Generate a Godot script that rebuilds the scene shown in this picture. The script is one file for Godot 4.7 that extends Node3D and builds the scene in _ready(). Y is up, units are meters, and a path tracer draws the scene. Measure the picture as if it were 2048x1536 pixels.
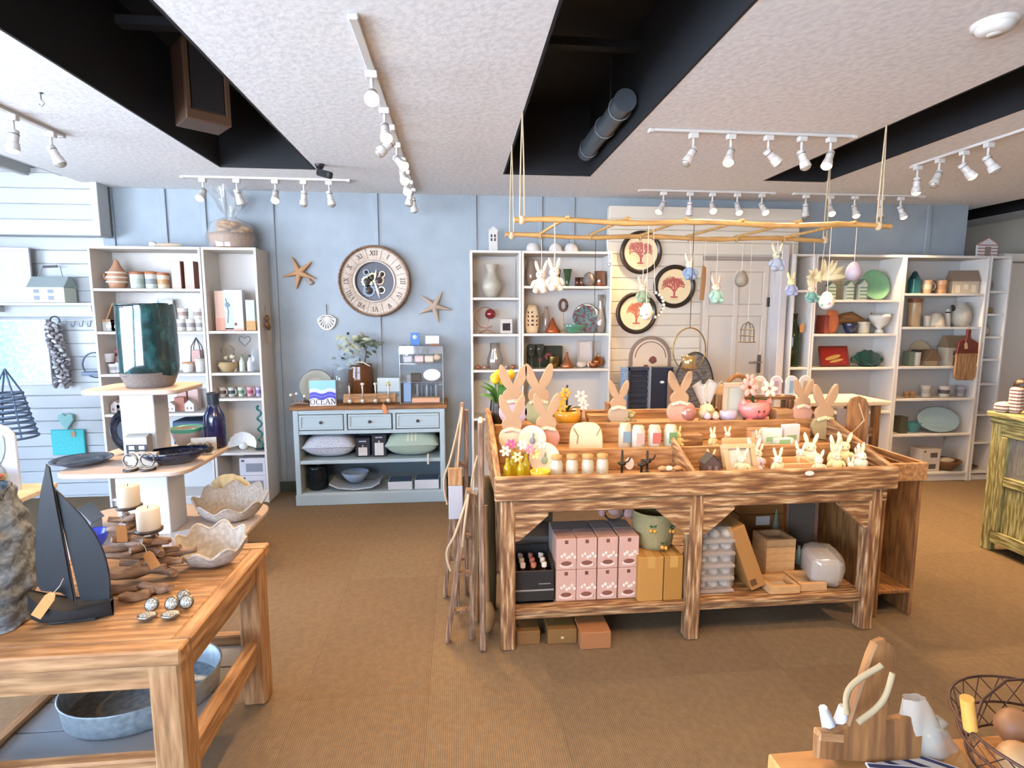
extends Node3D

var M := {}
var TX := {}
var used := {}
var rng := RandomNumberGenerator.new()

# ---------------------------------------------------------------- geometry
class G:
	var st := SurfaceTool.new()
	var n := 0
	func _init() -> void:
		st.begin(Mesh.PRIMITIVE_TRIANGLES)
	func tri(a: Vector3, b: Vector3, c: Vector3, sg := -1) -> void:
		st.set_smooth_group(sg)
		st.add_vertex(a); st.add_vertex(b); st.add_vertex(c)
	func quad(a: Vector3, b: Vector3, c: Vector3, d: Vector3, sg := -1) -> void:
		tri(a, b, c, sg); tri(a, c, d, sg)
	func uvquad(a: Vector3, b: Vector3, c: Vector3, d: Vector3) -> void:
		st.set_smooth_group(-1)
		var p := [a, b, c, a, c, d]
		var u := [Vector2(0, 0), Vector2(1, 0), Vector2(1, 1), Vector2(0, 0), Vector2(1, 1), Vector2(0, 1)]
		for i in 6:
			st.set_uv(u[i]); st.add_vertex(p[i])
	func box(c: Vector3, s: Vector3, bev := 0.0, b := Basis()) -> G:
		var h := s / 2.0
		var v := minf(bev, minf(h.x, minf(h.y, h.z)) * 0.8)
		for ax in 3:
			for sg: float in [-1.0, 1.0]:
				var n3 := Vector3.ZERO; n3[ax] = sg
				var u3 := Vector3.ZERO; u3[(ax + 1) % 3] = 1.0
				var w3 := n3.cross(u3)
				var q := []
				for k: Vector2 in [Vector2(-1, -1), Vector2(-1, 1), Vector2(1, 1), Vector2(1, -1)]:
					var p := n3 * h[ax]
					for a in 3:
						if a != ax:
							p[a] = (u3[a] * k.x + w3[a] * k.y) * (h[a] - v)
					q.append(c + b * p)
				quad(q[0], q[1], q[2], q[3])
		if v > 0.0:
			for ax in 3:
				var a1 := (ax + 1) % 3
				var a2 := (ax + 2) % 3
				for s1: float in [-1.0, 1.0]:
					for s2: float in [-1.0, 1.0]:
						var q := []
						for e: float in [-1.0, 1.0]:
							var p := Vector3.ZERO
							p[ax] = e * (h[ax] - v); p[a1] = s1 * h[a1]; p[a2] = s2 * (h[a2] - v)
							var r := Vector3.ZERO
							r[ax] = e * (h[ax] - v); r[a1] = s1 * (h[a1] - v); r[a2] = s2 * h[a2]
							q.append(p); q.append(r)
						if s1 * s2 > 0.0:
							quad(c + b * q[0], c + b * q[2], c + b * q[3], c + b * q[1])
						else:
							quad(c + b * q[0], c + b * q[1], c + b * q[3], c + b * q[2])
			for i in 8:
				var s3 := Vector3(1 if i & 1 else -1, 1 if i & 2 else -1, 1 if i & 4 else -1)
				var p := []
				for ax in 3:
					var r := (h - Vector3(v, v, v)) * s3
					r[ax] = h[ax] * s3[ax]
					p.append(c + b * r)
				if s3.x * s3.y * s3.z > 0.0:
					tri(p[0], p[2], p[1])
				else:
					tri(p[0], p[1], p[2])
		return self
	# profile: [radius, height] pairs from the bottom up (outside first); a third entry marks a crease
	func lathe(prof: Array, seg := 24, xf := Transform3D(), sx := 1.0, sz := 1.0) -> G:
		var sg := 1 + n * 40
		n += 1
		for i in prof.size() - 1:
			var p: Array = prof[i]
			var q: Array = prof[i + 1]
			if p.size() > 2:
				sg += 1
			for k in seg:
				var a := TAU * k / seg
				var b := TAU * (k + 1) / seg
				var p0 := xf * Vector3(cos(a) * p[0] * sx, p[1], sin(a) * p[0] * sz)
				var p1 := xf * Vector3(cos(b) * p[0] * sx, p[1], sin(b) * p[0] * sz)
				var q0 := xf * Vector3(cos(a) * q[0] * sx, q[1], sin(a) * q[0] * sz)
				var q1 := xf * Vector3(cos(b) * q[0] * sx, q[1], sin(b) * q[0] * sz)
				if p[0] > 0.00001:
					tri(p0, p1, q1 if q[0] > 0.00001 else q0, sg)
				if q[0] > 0.00001:
					tri(p0, q1, q0, sg)
		return self
	func tube(pts: Array, rad, seg := 8, caps := true, closed := false) -> G:
		var sg := 1 + n * 40
		n += 1
		var rings := []
		var cnt := pts.size()
		var up := Vector3.UP
		for i in cnt:
			var a: Vector3 = pts[posmod(i - 1, cnt)] if closed else pts[maxi(i - 1, 0)]
			var b: Vector3 = pts[(i + 1) % cnt] if closed else pts[mini(i + 1, cnt - 1)]
			var t := (b - a).normalized()
			if i == 0 and absf(t.dot(up)) > 0.9:
				up = Vector3.RIGHT
			var s := t.cross(up).normalized()
			up = s.cross(t).normalized()
			var rr: float = rad[i] if rad is Array else rad
			var ring := []
			for k in seg:
				var an := TAU * k / seg
				ring.append(pts[i] + (s * cos(an) + up * sin(an)) * rr)
			rings.append(ring)
		for i in (cnt if closed else cnt - 1):
			var r0: Array = rings[i]
			var r1: Array = rings[(i + 1) % cnt]
			for k in seg:
				var k2 := (k + 1) % seg
				quad(r0[k], r0[k2], r1[k2], r1[k], sg)
		if caps and not closed:
			for k in seg:
				tri(pts[0], rings[0][(k + 1) % seg], rings[0][k], sg + 1)
				tri(pts[cnt - 1], rings[cnt - 1][k], rings[cnt - 1][(k + 1) % seg], sg + 2)
		return self
	# outline in x, y (any winding), thickness along z, chamfered rim
	func ext(poly: Array, depth: float, bev := 0.0, xf := Transform3D()) -> G:
		var pp := PackedVector2Array(poly)
		if Geometry2D.is_polygon_clockwise(pp):
			pp.reverse()
		var c := pp.size()
		var ins := PackedVector2Array()
		for i in c:
			var e0 := (pp[i] - pp[posmod(i - 1, c)]).normalized()
			var e1 := (pp[(i + 1) % c] - pp[i]).normalized()
			var nn := (Vector2(-e0.y, e0.x) + Vector2(-e1.y, e1.x)).normalized()
			ins.append(pp[i] + nn * bev)
		var h := depth / 2.0
		var idx := Geometry2D.triangulate_polygon(ins)
		for i in range(0, idx.size(), 3):
			var a := ins[idx[i]]; var b := ins[idx[i + 1]]; var d := ins[idx[i + 2]]
			if (b - a).cross(d - a) < 0.0:
				var t := b; b = d; d = t
			tri(xf * Vector3(a.x, a.y, h), xf * Vector3(d.x, d.y, h), xf * Vector3(b.x, b.y, h))
			tri(xf * Vector3(a.x, a.y, -h), xf * Vector3(b.x, b.y, -h), xf * Vector3(d.x, d.y, -h))
		for i in c:
			var j := (i + 1) % c
			var L := [[ins[i], ins[j], h], [pp[i], pp[j], h - bev], [pp[i], pp[j], bev - h], [ins[i], ins[j], -h]]
			for k in 3:
				if bev <= 0.0 and k != 1:
					continue
				var u: Array = L[k]; var w: Array = L[k + 1]
				quad(xf * Vector3(u[0].x, u[0].y, u[2]), xf * Vector3(u[1].x, u[1].y, u[2]), xf * Vector3(w[1].x, w[1].y, w[2]), xf * Vector3(w[0].x, w[0].y, w[2]))
		return self
	func grid(nu: int, nv: int, f: Callable, flip := false) -> G:
		var sg := 1 + n * 40
		n += 1
		var rows := []
		for j in nv + 1:
			var row := []
			for i in nu + 1:
				row.append(f.call(float(i) / nu, float(j) / nv))
			rows.append(row)
		for j in nv:
			for i in nu:
				if flip:
					quad(rows[j][i], rows[j + 1][i], rows[j + 1][i + 1], rows[j][i + 1], sg)
				else:
					quad(rows[j][i], rows[j][i + 1], rows[j + 1][i + 1], rows[j + 1][i], sg)
		return self
	func ball(c: Vector3, r: Vector3, nu := 14, nv := 9, b := Basis(), amp := 0.0, freq := 6.0, pw := 1.0) -> G:
		return grid(nu, nv, func(u: float, v: float) -> Vector3:
			var a := TAU * u
			var t := PI * (v - 0.5)
			var d := Vector3(cos(a) * cos(t), sin(t), sin(a) * cos(t))
			if pw != 1.0:
				d = Vector3(signf(d.x) * pow(absf(d.x), pw), signf(d.y) * pow(absf(d.y), pw), signf(d.z) * pow(absf(d.z), pw))
			var k := 1.0
			if amp > 0.0:
				k += amp * (sin(d.x * freq + 1.3 * c.x * 40.0) * cos(d.y * freq * 1.1 + 0.7) + 0.6 * sin(d.z * freq * 1.7 + d.x * 3.0))
			return c + b * (d * r * k))
	func mesh() -> ArrayMesh:
		st.generate_normals()
		return st.commit()

# ---------------------------------------------------------------- materials
func mat(hex: String, rough := 0.6, metal := 0.0, o := {}) -> StandardMaterial3D:
	var key := hex + str(rough) + "/" + str(metal) + str(o)
	if M.has(key):
		return M[key]
	var m := StandardMaterial3D.new()
	m.albedo_color = Color(hex).darkened(0.07)
	m.roughness = rough
	m.metallic = metal
	for k in o:
		match k:
			"coat": m.clearcoat_enabled = true; m.clearcoat = o[k]; m.clearcoat_roughness = 0.08
			"alpha": m.transparency = BaseMaterial3D.TRANSPARENCY_ALPHA; m.albedo_color.a = o[k]
			"glass": m.refraction_enabled = true; m.refraction_scale = 0.05; m.transparency = BaseMaterial3D.TRANSPARENCY_ALPHA; m.albedo_color.a = o[k]
			"emit": m.emission_enabled = true; m.emission = Color(hex); m.emission_energy_multiplier = o[k]
			"back": m.backlight_enabled = true; m.backlight = Color(hex) * float(o[k])
			"rim": m.rim_enabled = true; m.rim = o[k]
	M[key] = m
	return m

func noise_tex(key: String, seed_: int, freq: float, stops: Array, oct := 4, kind := FastNoiseLite.TYPE_SIMPLEX_SMOOTH, side := 512) -> NoiseTexture2D:
	if TX.has(key):
		return TX[key]
	var fn := FastNoiseLite.new()
	fn.seed = seed_; fn.frequency = freq; fn.fractal_octaves = oct; fn.noise_type = kind
	var t := NoiseTexture2D.new()
	t.width = side; t.height = side; t.seamless = true; t.noise = fn
	var gr := Gradient.new()
	var off := PackedFloat32Array()
	var col := PackedColorArray()
	for s in stops:
		off.append(s[0]); col.append(Color(s[1]))
	gr.offsets = off; gr.colors = col
	t.color_ramp = gr
	TX[key] = t
	return t

# a material whose colour (and a little relief) varies in its own axes; sc gives repeats per metre on each axis
func grain(key: String, tex: Texture2D, sc: Vector3, rough := 0.65, relief := 0.0, world := false, o := {}) -> StandardMaterial3D:
	if M.has(key):
		return M[key]
	var m := StandardMaterial3D.new()
	m.albedo_texture = tex
	m.roughness = rough
	m.uv1_triplanar = true
	m.uv1_world_triplanar = world
	m.uv1_scale = sc
	if relief > 0.0:
		m.heightmap_enabled = true
		m.heightmap_texture = tex
		m.heightmap_scale = relief
	if o.has("coat"):
		m.clearcoat_enabled = true; m.clearcoat = o.coat; m.clearcoat_roughness = 0.1
	if o.has("tint"):
		m.albedo_color = Color(o.tint)
	if o.has("metal"):
		m.metallic = o.metal
	M[key] = m
	return m

func print_mat(key: String, img: Image, rough := 0.6) -> StandardMaterial3D:
	if M.has(key):
		return M[key]
	var m := StandardMaterial3D.new()
	m.albedo_texture = ImageTexture.create_from_image(img)
	m.roughness = rough
	M[key] = m
	return m

func blank(w: int, h: int, hex: String) -> Image:
	var im := Image.create(w, h, false, Image.FORMAT_RGB8)
	im.fill(Color(hex))
	return im

func dot(im: Image, x: float, y: float, r: float, hex: String) -> void:
	var c := Color(hex)
	for j in range(maxi(0, int(y - r)), mini(im.get_height(), int(y + r) + 1)):
		for i in range(maxi(0, int(x - r)), mini(im.get_width(), int(x + r) + 1)):
			if Vector2(i + 0.5 - x, j + 0.5 - y).length() <= r:
				im.set_pixel(i, j, c)

func stroke(im: Image, a: Vector2, b: Vector2, r: float, hex: String) -> void:
	var k := maxi(1, int(a.distance_to(b) / maxf(r * 0.7, 0.5)))
	for i in k + 1:
		var p := a.lerp(b, float(i) / k)
		dot(im, p.x, p.y, r, hex)

# ---------------------------------------------------------------- objects
func numbered(called: String) -> String:
	var k: int = used.get(called, 0)
	used[called] = k + 1
	return called if k == 0 else "%s_%03d" % [called, k]

func thing(called: String, label: String, category: String, at := Vector3.ZERO, turn := 0.0, group := "") -> Node3D:
	var o := Node3D.new()
	o.name = numbered(called)
	add_child(o)
	o.position = at
	o.rotation_degrees.y = turn
	o.set_meta("label", label)
	o.set_meta("category", category)
	if group != "":
		o.set_meta("group", group)
	return o

func part(parent: Node3D, called: String, g, m: Material, at := Vector3.ZERO, rot := Vector3.ZERO) -> MeshInstance3D:
	var o := MeshInstance3D.new()
	o.name = called
	o.mesh = g.mesh() if g is G else g
	o.material_override = m
	parent.add_child(o, true)
	o.position = at
	o.rotation_degrees = rot
	return o

func one(called: String, label: String, category: String, g, m: Material, at := Vector3.ZERO, rot := Vector3.ZERO, group := "") -> MeshInstance3D:
	var o := MeshInstance3D.new()
	o.name = numbered(called)
	o.mesh = g.mesh() if g is G else g
	o.material_override = m
	add_child(o)
	o.position = at
	o.rotation_degrees = rot
	o.set_meta("label", label)
	o.set_meta("category", category)
	if group != "":
		o.set_meta("group", group)
	return o

func struct(called: String, g, m: Material, at := Vector3.ZERO) -> MeshInstance3D:
	var o := MeshInstance3D.new()
	o.name = called
	o.mesh = g.mesh() if g is G else g
	o.material_override = m
	add_child(o)
	o.position = at
	o.set_meta("kind", "structure")
	return o

func dup(src: Node3D, label: String, at: Vector3, turn := 0.0, s := 1.0) -> Node3D:
	var o: Node3D = src.duplicate()
	o.name = numbered(src.get_meta("base"))
	add_child(o)
	o.position = at
	o.rotation_degrees.y = turn
	if s != 1.0:
		o.scale = Vector3(s, s, s)
	o.set_meta("label", label)
	return o

func proto(o: Node3D) -> Node3D:
	o.set_meta("base", String(o.name).split("_0")[0])
	return o

func letters(parent: Node3D, called: String, text: String, size: float, m: Material, at: Vector3, rot := Vector3.ZERO, serif := false, deep := 0.002) -> MeshInstance3D:
	var t := TextMesh.new()
	t.text = text
	var f := SystemFont.new()
	f.font_names = PackedStringArray(["Droid Serif" if serif else "Droid Sans"])
	t.font = f
	t.font_size = 32
	t.pixel_size = size / 32.0
	t.depth = deep
	t.curve_step = 2.0
	var o := MeshInstance3D.new()
	o.name = called
	o.mesh = t
	o.material_override = m
	parent.add_child(o, true)
	o.position = at
	o.rotation_degrees = rot
	return o

func arc(c: Vector3, r: float, a0: float, a1: float, k: int, ax := Vector3.RIGHT, ay := Vector3.UP) -> Array:
	var p := []
	for i in k + 1:
		var a := lerpf(a0, a1, float(i) / k)
		p.append(c + (ax * cos(a) + ay * sin(a)) * r)
	return p

func ring2(r: float, k: int, sx := 1.0, sy := 1.0) -> Array:
	var p := []
	for i in k:
		p.append(Vector2(cos(TAU * i / k) * r * sx, sin(TAU * i / k) * r * sy))
	return p

# ---------------------------------------------------------------- the place
const EXPOSURE := 0.6
const SPOT := 5.2

func setup() -> void:
	rng.seed = 11
	var cam := Camera3D.new()
	cam.name = "camera"
	cam.position = Vector3(0, 1.5, 0)
	cam.rotation = Vector3(deg_to_rad(-7.0102), deg_to_rad(-5.5867), 0)
	cam.fov = 69.5518
	cam.near = 0.02
	cam.current = true
	add_child(cam)
	var we := WorldEnvironment.new()
	we.name = "world"
	var e := Environment.new()
	e.background_mode = Environment.BG_SKY
	var sky := Sky.new()
	var sm := ProceduralSkyMaterial.new()
	sm.sky_top_color = Color(0.72, 0.84, 1.0)
	sm.sky_horizon_color = Color(0.84, 0.91, 1.0)
	sm.ground_horizon_color = Color(0.74, 0.79, 0.86)
	sm.ground_bottom_color = Color(0.72, 0.76, 0.82)
	sm.sky_energy_multiplier = 5.0
	sm.ground_energy_multiplier = 6.5
	sm.sun_angle_max = 0.0
	sky.sky_material = sm
	e.sky = sky
	e.tonemap_mode = Environment.TONE_MAPPER_LINEAR
	e.tonemap_exposure = EXPOSURE
	e.sdfgi_enabled = true
	e.ssao_enabled = true
	e.ssil_enabled = true
	we.environment = e
	add_child(we)

func bx(x0: float, y0: float, z0: float, x1: float, y1: float, z1: float, bev := 0.0) -> G:
	return G.new().box(Vector3(x0 + x1, y0 + y1, z0 + z1) / 2.0, Vector3(x1 - x0, y1 - y0, z1 - z0), bev)

func addb(g: G, x0: float, y0: float, z0: float, x1: float, y1: float, z1: float, bev := 0.0) -> G:
	return g.box(Vector3(x0 + x1, y0 + y1, z0 + z1) / 2.0, Vector3(x1 - x0, y1 - y0, z1 - z0), bev)

func carpet_image(seed_: int) -> Image:
	var im := Image.create(256, 256, false, Image.FORMAT_RGB8)
	var fn := FastNoiseLite.new()
	fn.seed = seed_; fn.frequency = 0.02
	var r := RandomNumberGenerator.new()
	r.seed = seed_
	for j in 256:
		for i in 256:
			var rib := 0.5 + 0.5 * sin(TAU * i / 8.0)
			var knot := 0.5 + 0.5 * sin(TAU * (j + (4 if (i / 8) % 2 else 0)) / 8.0)
			var v := 0.70 + 0.24 * rib * (0.6 + 0.4 * knot) + r.randf_range(-0.09, 0.09) + fn.get_noise_2d(i, j) * 0.07
			im.set_pixel(i, j, Color(0.525 * v, 0.43 * v, 0.308 * v))
	return im

func room() -> void:
	var carpet_tex := [ImageTexture.create_from_image(carpet_image(3)), ImageTexture.create_from_image(carpet_image(8))]
	var cm := []
	for k in 4:
		cm.append(grain("carpet%d" % k, carpet_tex[k % 2], Vector3(4, 4, 4), 0.95, 0.12, false, {"tint": ["ffffff", "faf8f6", "fdfbf9", "f6f3f0"][k]}))
	var fl := struct("floor", bx(-4.8, -0.12, -6.4, 5.8, -0.004, 2.8), cm[0])
	var tile := bx(-0.2498, -0.004, -0.2498, 0.2498, 0, 0.2498, 0.0006).mesh()
	for i in range(-6, 11):
		for j in range(-10, 0):
			if i > 8 and j > -6:
				continue
			part(fl, "carpet_tile", tile, cm[rng.randi() % 4], Vector3(i * 0.5 + 0.12, 0, j * 0.5 + 0.17))
	# ceiling: rough white plaster between dark open slots
	var plaster := noise_tex("plaster", 5, 0.035, [[0.0, "e0e2e4"], [0.5, "ecedee"], [1.0, "f6f7f7"]], 5)
	var cmat := grain("ceil", plaster, Vector3(1.3, 1.3, 1.3), 0.9, 1.1, true)
	var g := G.new()
	for s in [[-2.77, -1.59], [-0.955, 0.334], [0.965, 2.275], [2.76, 4.84], [5.36, 5.8]]:
		addb(g, s[0], 2.5, -4.06, s[1], 2.6, 1.6)
	addb(g, -2.77, 2.5, -4.9, 4.84, 2.6, -4.06)
	addb(g, 5.36, 2.5, -6.4, 5.8, 2.6, -4.06)
	addb(g, -4.8, 2.5, 1.6, 5.8, 2.6, 2.8)
	addb(g, -2.81, 2.5, -4.9, -2.77, 3.1, 1.6)
	struct("ceiling", g, cmat)
	var dark := mat("12151b", 0.75)
	g = G.new()
	for s in [[-1.59, -0.955], [0.334, 0.965], [2.275, 2.76]]:
		addb(g, s[0], 2.499, -4.07, s[0] + 0.012, 3.0, 1.6)
		addb(g, s[1] - 0.012, 2.499, -4.07, s[1], 3.0, 1.6)
		addb(g, s[0], 2.499, -4.07, s[1], 3.0, -4.05)
		addb(g, s[0] - 0.02, 2.98, -4.10, s[1] + 0.02, 3.0, 1.62)
		addb(g, s[0] - 0.02, 2.503, 1.602, s[1] + 0.02, 3.0, 1.62)
		addb(g, s[0], 2.86, -3.0, s[1], 2.90, -2.94)
		addb(g, s[0], 2.86, -1.8, s[1], 2.90, -1.74)
	addb(g, 4.84, 2.499, -6.4, 4.852, 3.0, 1.6); addb(g, 5.348, 2.499, -6.4, 5.36, 3.0, 1.6)
	addb(g, 4.82, 2.98, -6.4, 5.38, 3.0, 1.6)
	struct("trim_1", g, dark)
	struct("trim_2", bx(-4.8, 3.0, -6.4, 5.8, 3.1, 2.8), dark)
	# bay on the left with white joists
	var white := mat("cfd2d2", 0.55)
	var jo := struct("trim_3", bx(-4.8, 2.68, -4.9, -2.81, 2.74, 1.6), white)
	for k in 8:
		part(jo, "joist", bx(-0.022, 0, -3.15, 0.022, 0.14, 3.15, 0.004), white, Vector3(-2.93 - 0.26 * k, 2.54, -1.6))
	# back wall
	var wall := mat("8b9aa4", 0.7)
	var wm := grain("greywall", noise_tex("greywall", 9, 0.01, [[0.0, "8f9aa2"], [0.5, "949fa7"], [1.0, "9aa4ab"]], 3), Vector3(0.7, 0.7, 0.7), 0.62)
	var wb := struct("wall_back", bx(-2.78, 0, -4.9, 4.66, 2.5, -4.78), wm)
	for x: float in [-2.71, -2.314, -2.012, -1.859, -1.489, -0.663, 0.147, 0.703, 0.981, 4.271]:
		part(wb, "batten", bx(-0.022, 0.1 if x > -1.5 and x < 0.0 else 2.03, -0.001, 0.022, 2.5, 0.016, 0.003), wm, Vector3(x, 0, -4.78))
	struct("baseboard_back", bx(-1.53, 0, -4.78, 0.1, 0.09, -4.764, 0.003), mat("3c4a40", 0.6))
	# white clapboard to the left of the grey wall
	var cw := struct("wall_left_panelling", bx(-4.8, 0, -4.9, -2.78, 2.68, -4.80), white)
	var pk := []
	for k in 3:
		pk.append(mat(["c8cdd0", "c2c8cb", "ccd1d3"][k], 0.5))
	var plank := bx(-1.0, 0.0015, -0.02, 1.0, 0.1035, 0, 0.004).mesh()
	for k in 25:
		part(cw, "plank", plank, pk[rng.randi() % 3], Vector3(-3.78, 0.02 + 0.105 * k, -4.78))
	var hd := struct("trim_4", bx(-4.8, 2.11, -4.72, -2.71, 2.6, -4.63), white)
	for k in 4:
		part(hd, "plank", bx(-1.02, 0.002, -0.012, 1.02, 0.112, 0, 0.004), pk[rng.randi() % 3], Vector3(-3.76, 2.11 + 0.114 * k, -4.615))
	part(hd, "corner_board", bx(-0.025, 0, -0.13, 0.025, 0.42, 0.008, 0.004), white, Vector3(-2.715, 2.105, -4.6))
	# false wall of cream boards behind the framed prints, door beside it
	var cream := []
	for k in 3:
		cream.append(mat(["e2d9c8", "ddd3c2", "e6ddcd"][k], 0.55))
	var fw := struct("wall_back_boards", bx(1.27, 0, -4.72, 2.96, 2.41, -4.66), cream[0])
	for k in 23:
		var y := 0.02 + 0.1 * k
		var x1 := 2.955 if y > 2.0 else 2.1
		part(fw, "plank", bx(1.275, 0.0015, -0.014, x1, 0.0985, 0, 0.004), cream[rng.randi() % 3], Vector3(0, y, -4.645))
	part(fw, "header_board", bx(1.27, 2.31, -4.66, 2.96, 2.41, -4.63, 0.004), cream[2])
	var dm := mat("e0d6c8", 0.45)
	var dr := struct("door_1", bx(2.13, 0.02, -4.70, 2.69, 1.975, -4.665), dm)
	for x in [2.155, 2.4]:
		for yy in [[0.16, 0.72], [0.84, 1.5], [1.6, 1.88]]:
			part(dr, "door_panel", bx(x + 0.02, yy[0], -4.668, x + 0.25, yy[1], -4.655, 0.008), dm)
	g = G.new()
	for x in [[2.12, 2.17], [2.392, 2.432], [2.655, 2.70]]:
		addb(g, x[0], 0.02, -4.66, x[1], 1.975, -4.645, 0.003)
	for y in [[0.02, 0.16], [0.72, 0.84], [1.5, 1.6], [1.88, 1.975]]:
		addb(g, 2.12, y[0], -4.66, 2.7, y[1], -4.646, 0.003)
	part(dr, "door_frame", g, dm)
	part(dr, "lintel", bx(2.1, 1.975, -4.70, 2.73, 2.005, -4.62, 0.003), mat("a59a92", 0.5))
	var chrome := mat("c4c0ba", 0.25, 1.0)
	part(dr, "lock_plate", bx(2.63, 1.0, -4.645, 2.665, 1.16, -4.638, 0.002), mat("6d6763", 0.4, 0.6))
	part(dr, "handle", G.new().tube([Vector3(2.645, 1.1, -4.638), Vector3(2.645, 1.1, -4.6), Vector3(2.63, 1.1, -4.593), Vector3(2.53, 1.095, -4.593)], 0.009, 8), chrome)
	part(dr, "hinge", bx(2.69, 1.58, -4.65, 2.715, 1.66, -4.635, 0.002), mat("3a3634", 0.4, 0.5))
	var post := mat("dcd8d6", 0.5)
	struct("trim_5", addb(bx(2.735, 0, -4.70, 2.80, 2.1, -4.52, 0.004), 2.715, 0, -4.70, 2.737, 2.0, -4.6), post)
	# room beyond the end of the grey wall, with its tan wall and a white door case
	var tan_ := mat("d8b183", 0.7)
	g = G.new()
	addb(g, 4.56, 0, -6.4, 4.66, 2.5, -4.9)
	addb(g, 4.56, 0, -6.5, 5.9, 3.0, -6.4)
	struct("wall_back_room", g, tan_)
	struct("wall_right", bx(5.8, 0, -6.4, 5.92, 3.1, 2.8), mat("cfc3ae", 0.7))
	var dc := struct("door_2", bx(4.9, 0, -4.78, 4.98, 2.06, -4.62, 0.004), mat("e6e0d6", 0.5))
	part(dc, "casing", bx(4.98, 1.99, -4.78, 5.75, 2.06, -4.62, 0.004), mat("e6e0d6", 0.5))
	part(dc, "door_leaf", bx(4.985, 0.01, -4.76, 5.75, 1.985, -4.71, 0.004), mat("e2dbd2", 0.5))
	# side and front walls with the shop windows
	g = G.new()
	addb(g, -4.92, 0, -5.0, -4.8, 0.45, 2.8); addb(g, -4.92, 2.45, -5.0, -4.8, 3.1, 2.8)
	addb(g, -4.92, 0.45, -5.0, -4.8, 2.45, -2.9); addb(g, -4.92, 0.45, 2.3, -4.8, 2.45, 2.8)
	struct("wall_left", g, white)
	g = G.new()
	addb(g, -4.8, 0, 2.8, 5.92, 0.4, 2.92); addb(g, -4.8, 2.4, 2.8, 5.92, 3.1, 2.92)
	addb(g, -4.8, 0.4, 2.8, -4.2, 2.4, 2.92); addb(g, -0.9, 0.4, 2.8, 5.92, 2.4, 2.92)
	struct("wall_front", g, white)
	struct("wall_back_outer", bx(-4.92, 0, -5.02, -4.8, 3.1, -4.9), white)
	var pane := mat("ffffff", 0.0, 0.0, {"alpha": 0.06})
	var wn := struct("window_1", addb(addb(bx(-4.9, 0.45, -2.9, -4.82, 0.5, 2.3), -4.9, 2.4, -2.9, -4.82, 2.45, 2.3), -4.9, 0.45, -2.9, -4.82, 2.45, -2.84), white)
	for k in 4:
		part(wn, "mullion", bx(-4.9, 0.5, -0.03, -4.82, 2.4, 0.03, 0.004), white, Vector3(0, 0, -1.6 + 1.3 * k))
		part(wn, "pane", bx(-4.863, 0.5, -1.3, -4.857, 2.4, 0), pane, Vector3(0, 0, -1.6 + 1.3 * k))
	wn = struct("window_2", addb(bx(-4.2, 0.4, 2.82, -0.9, 0.45, 2.9), -4.2, 2.35, 2.82, -0.9, 2.4, 2.9), white)
	for k in 2:
		part(wn, "mullion", bx(-0.03, 0.45, 2.82, 0.03, 2.35, 2.9, 0.004), white, Vector3(-2.55 + 1.65 * k, 0, 0))
		part(wn, "pane", bx(-1.65, 0.45, 2.857, 0, 2.35, 2.863), pane, Vector3(-2.55 + 1.65 * k, 0, 0))

# ---------------------------------------------------------------- track lights
var lens_mesh: ArrayMesh
var head_mesh := {}

func track(label: String, a: Vector3, b: Vector3) -> void:
	var t := thing("light_track", label, "light track", (a + b) / 2.0, 0, "white ceiling light tracks")
	var m := mat("dedbd6", 0.4)
	var L := a.distance_to(b)
	var along_x := absf(a.x - b.x) > 0.01
	var g := G.new().box(Vector3(0, -0.008, 0), Vector3(L, 0.016, 0.034) if along_x else Vector3(0.034, 0.016, L), 0.003)
	part(t, "rail", g, m)
	for s: float in [-1.0, 1.0]:
		var d := Vector3(s * (L / 2.0 + 0.012), -0.01, 0) if along_x else Vector3(0, -0.01, s * (L / 2.0 + 0.012))
		part(t, "end_cap", G.new().box(Vector3.ZERO, Vector3(0.03, 0.02, 0.036) if along_x else Vector3(0.036, 0.02, 0.03), 0.004), m, d)

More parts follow.
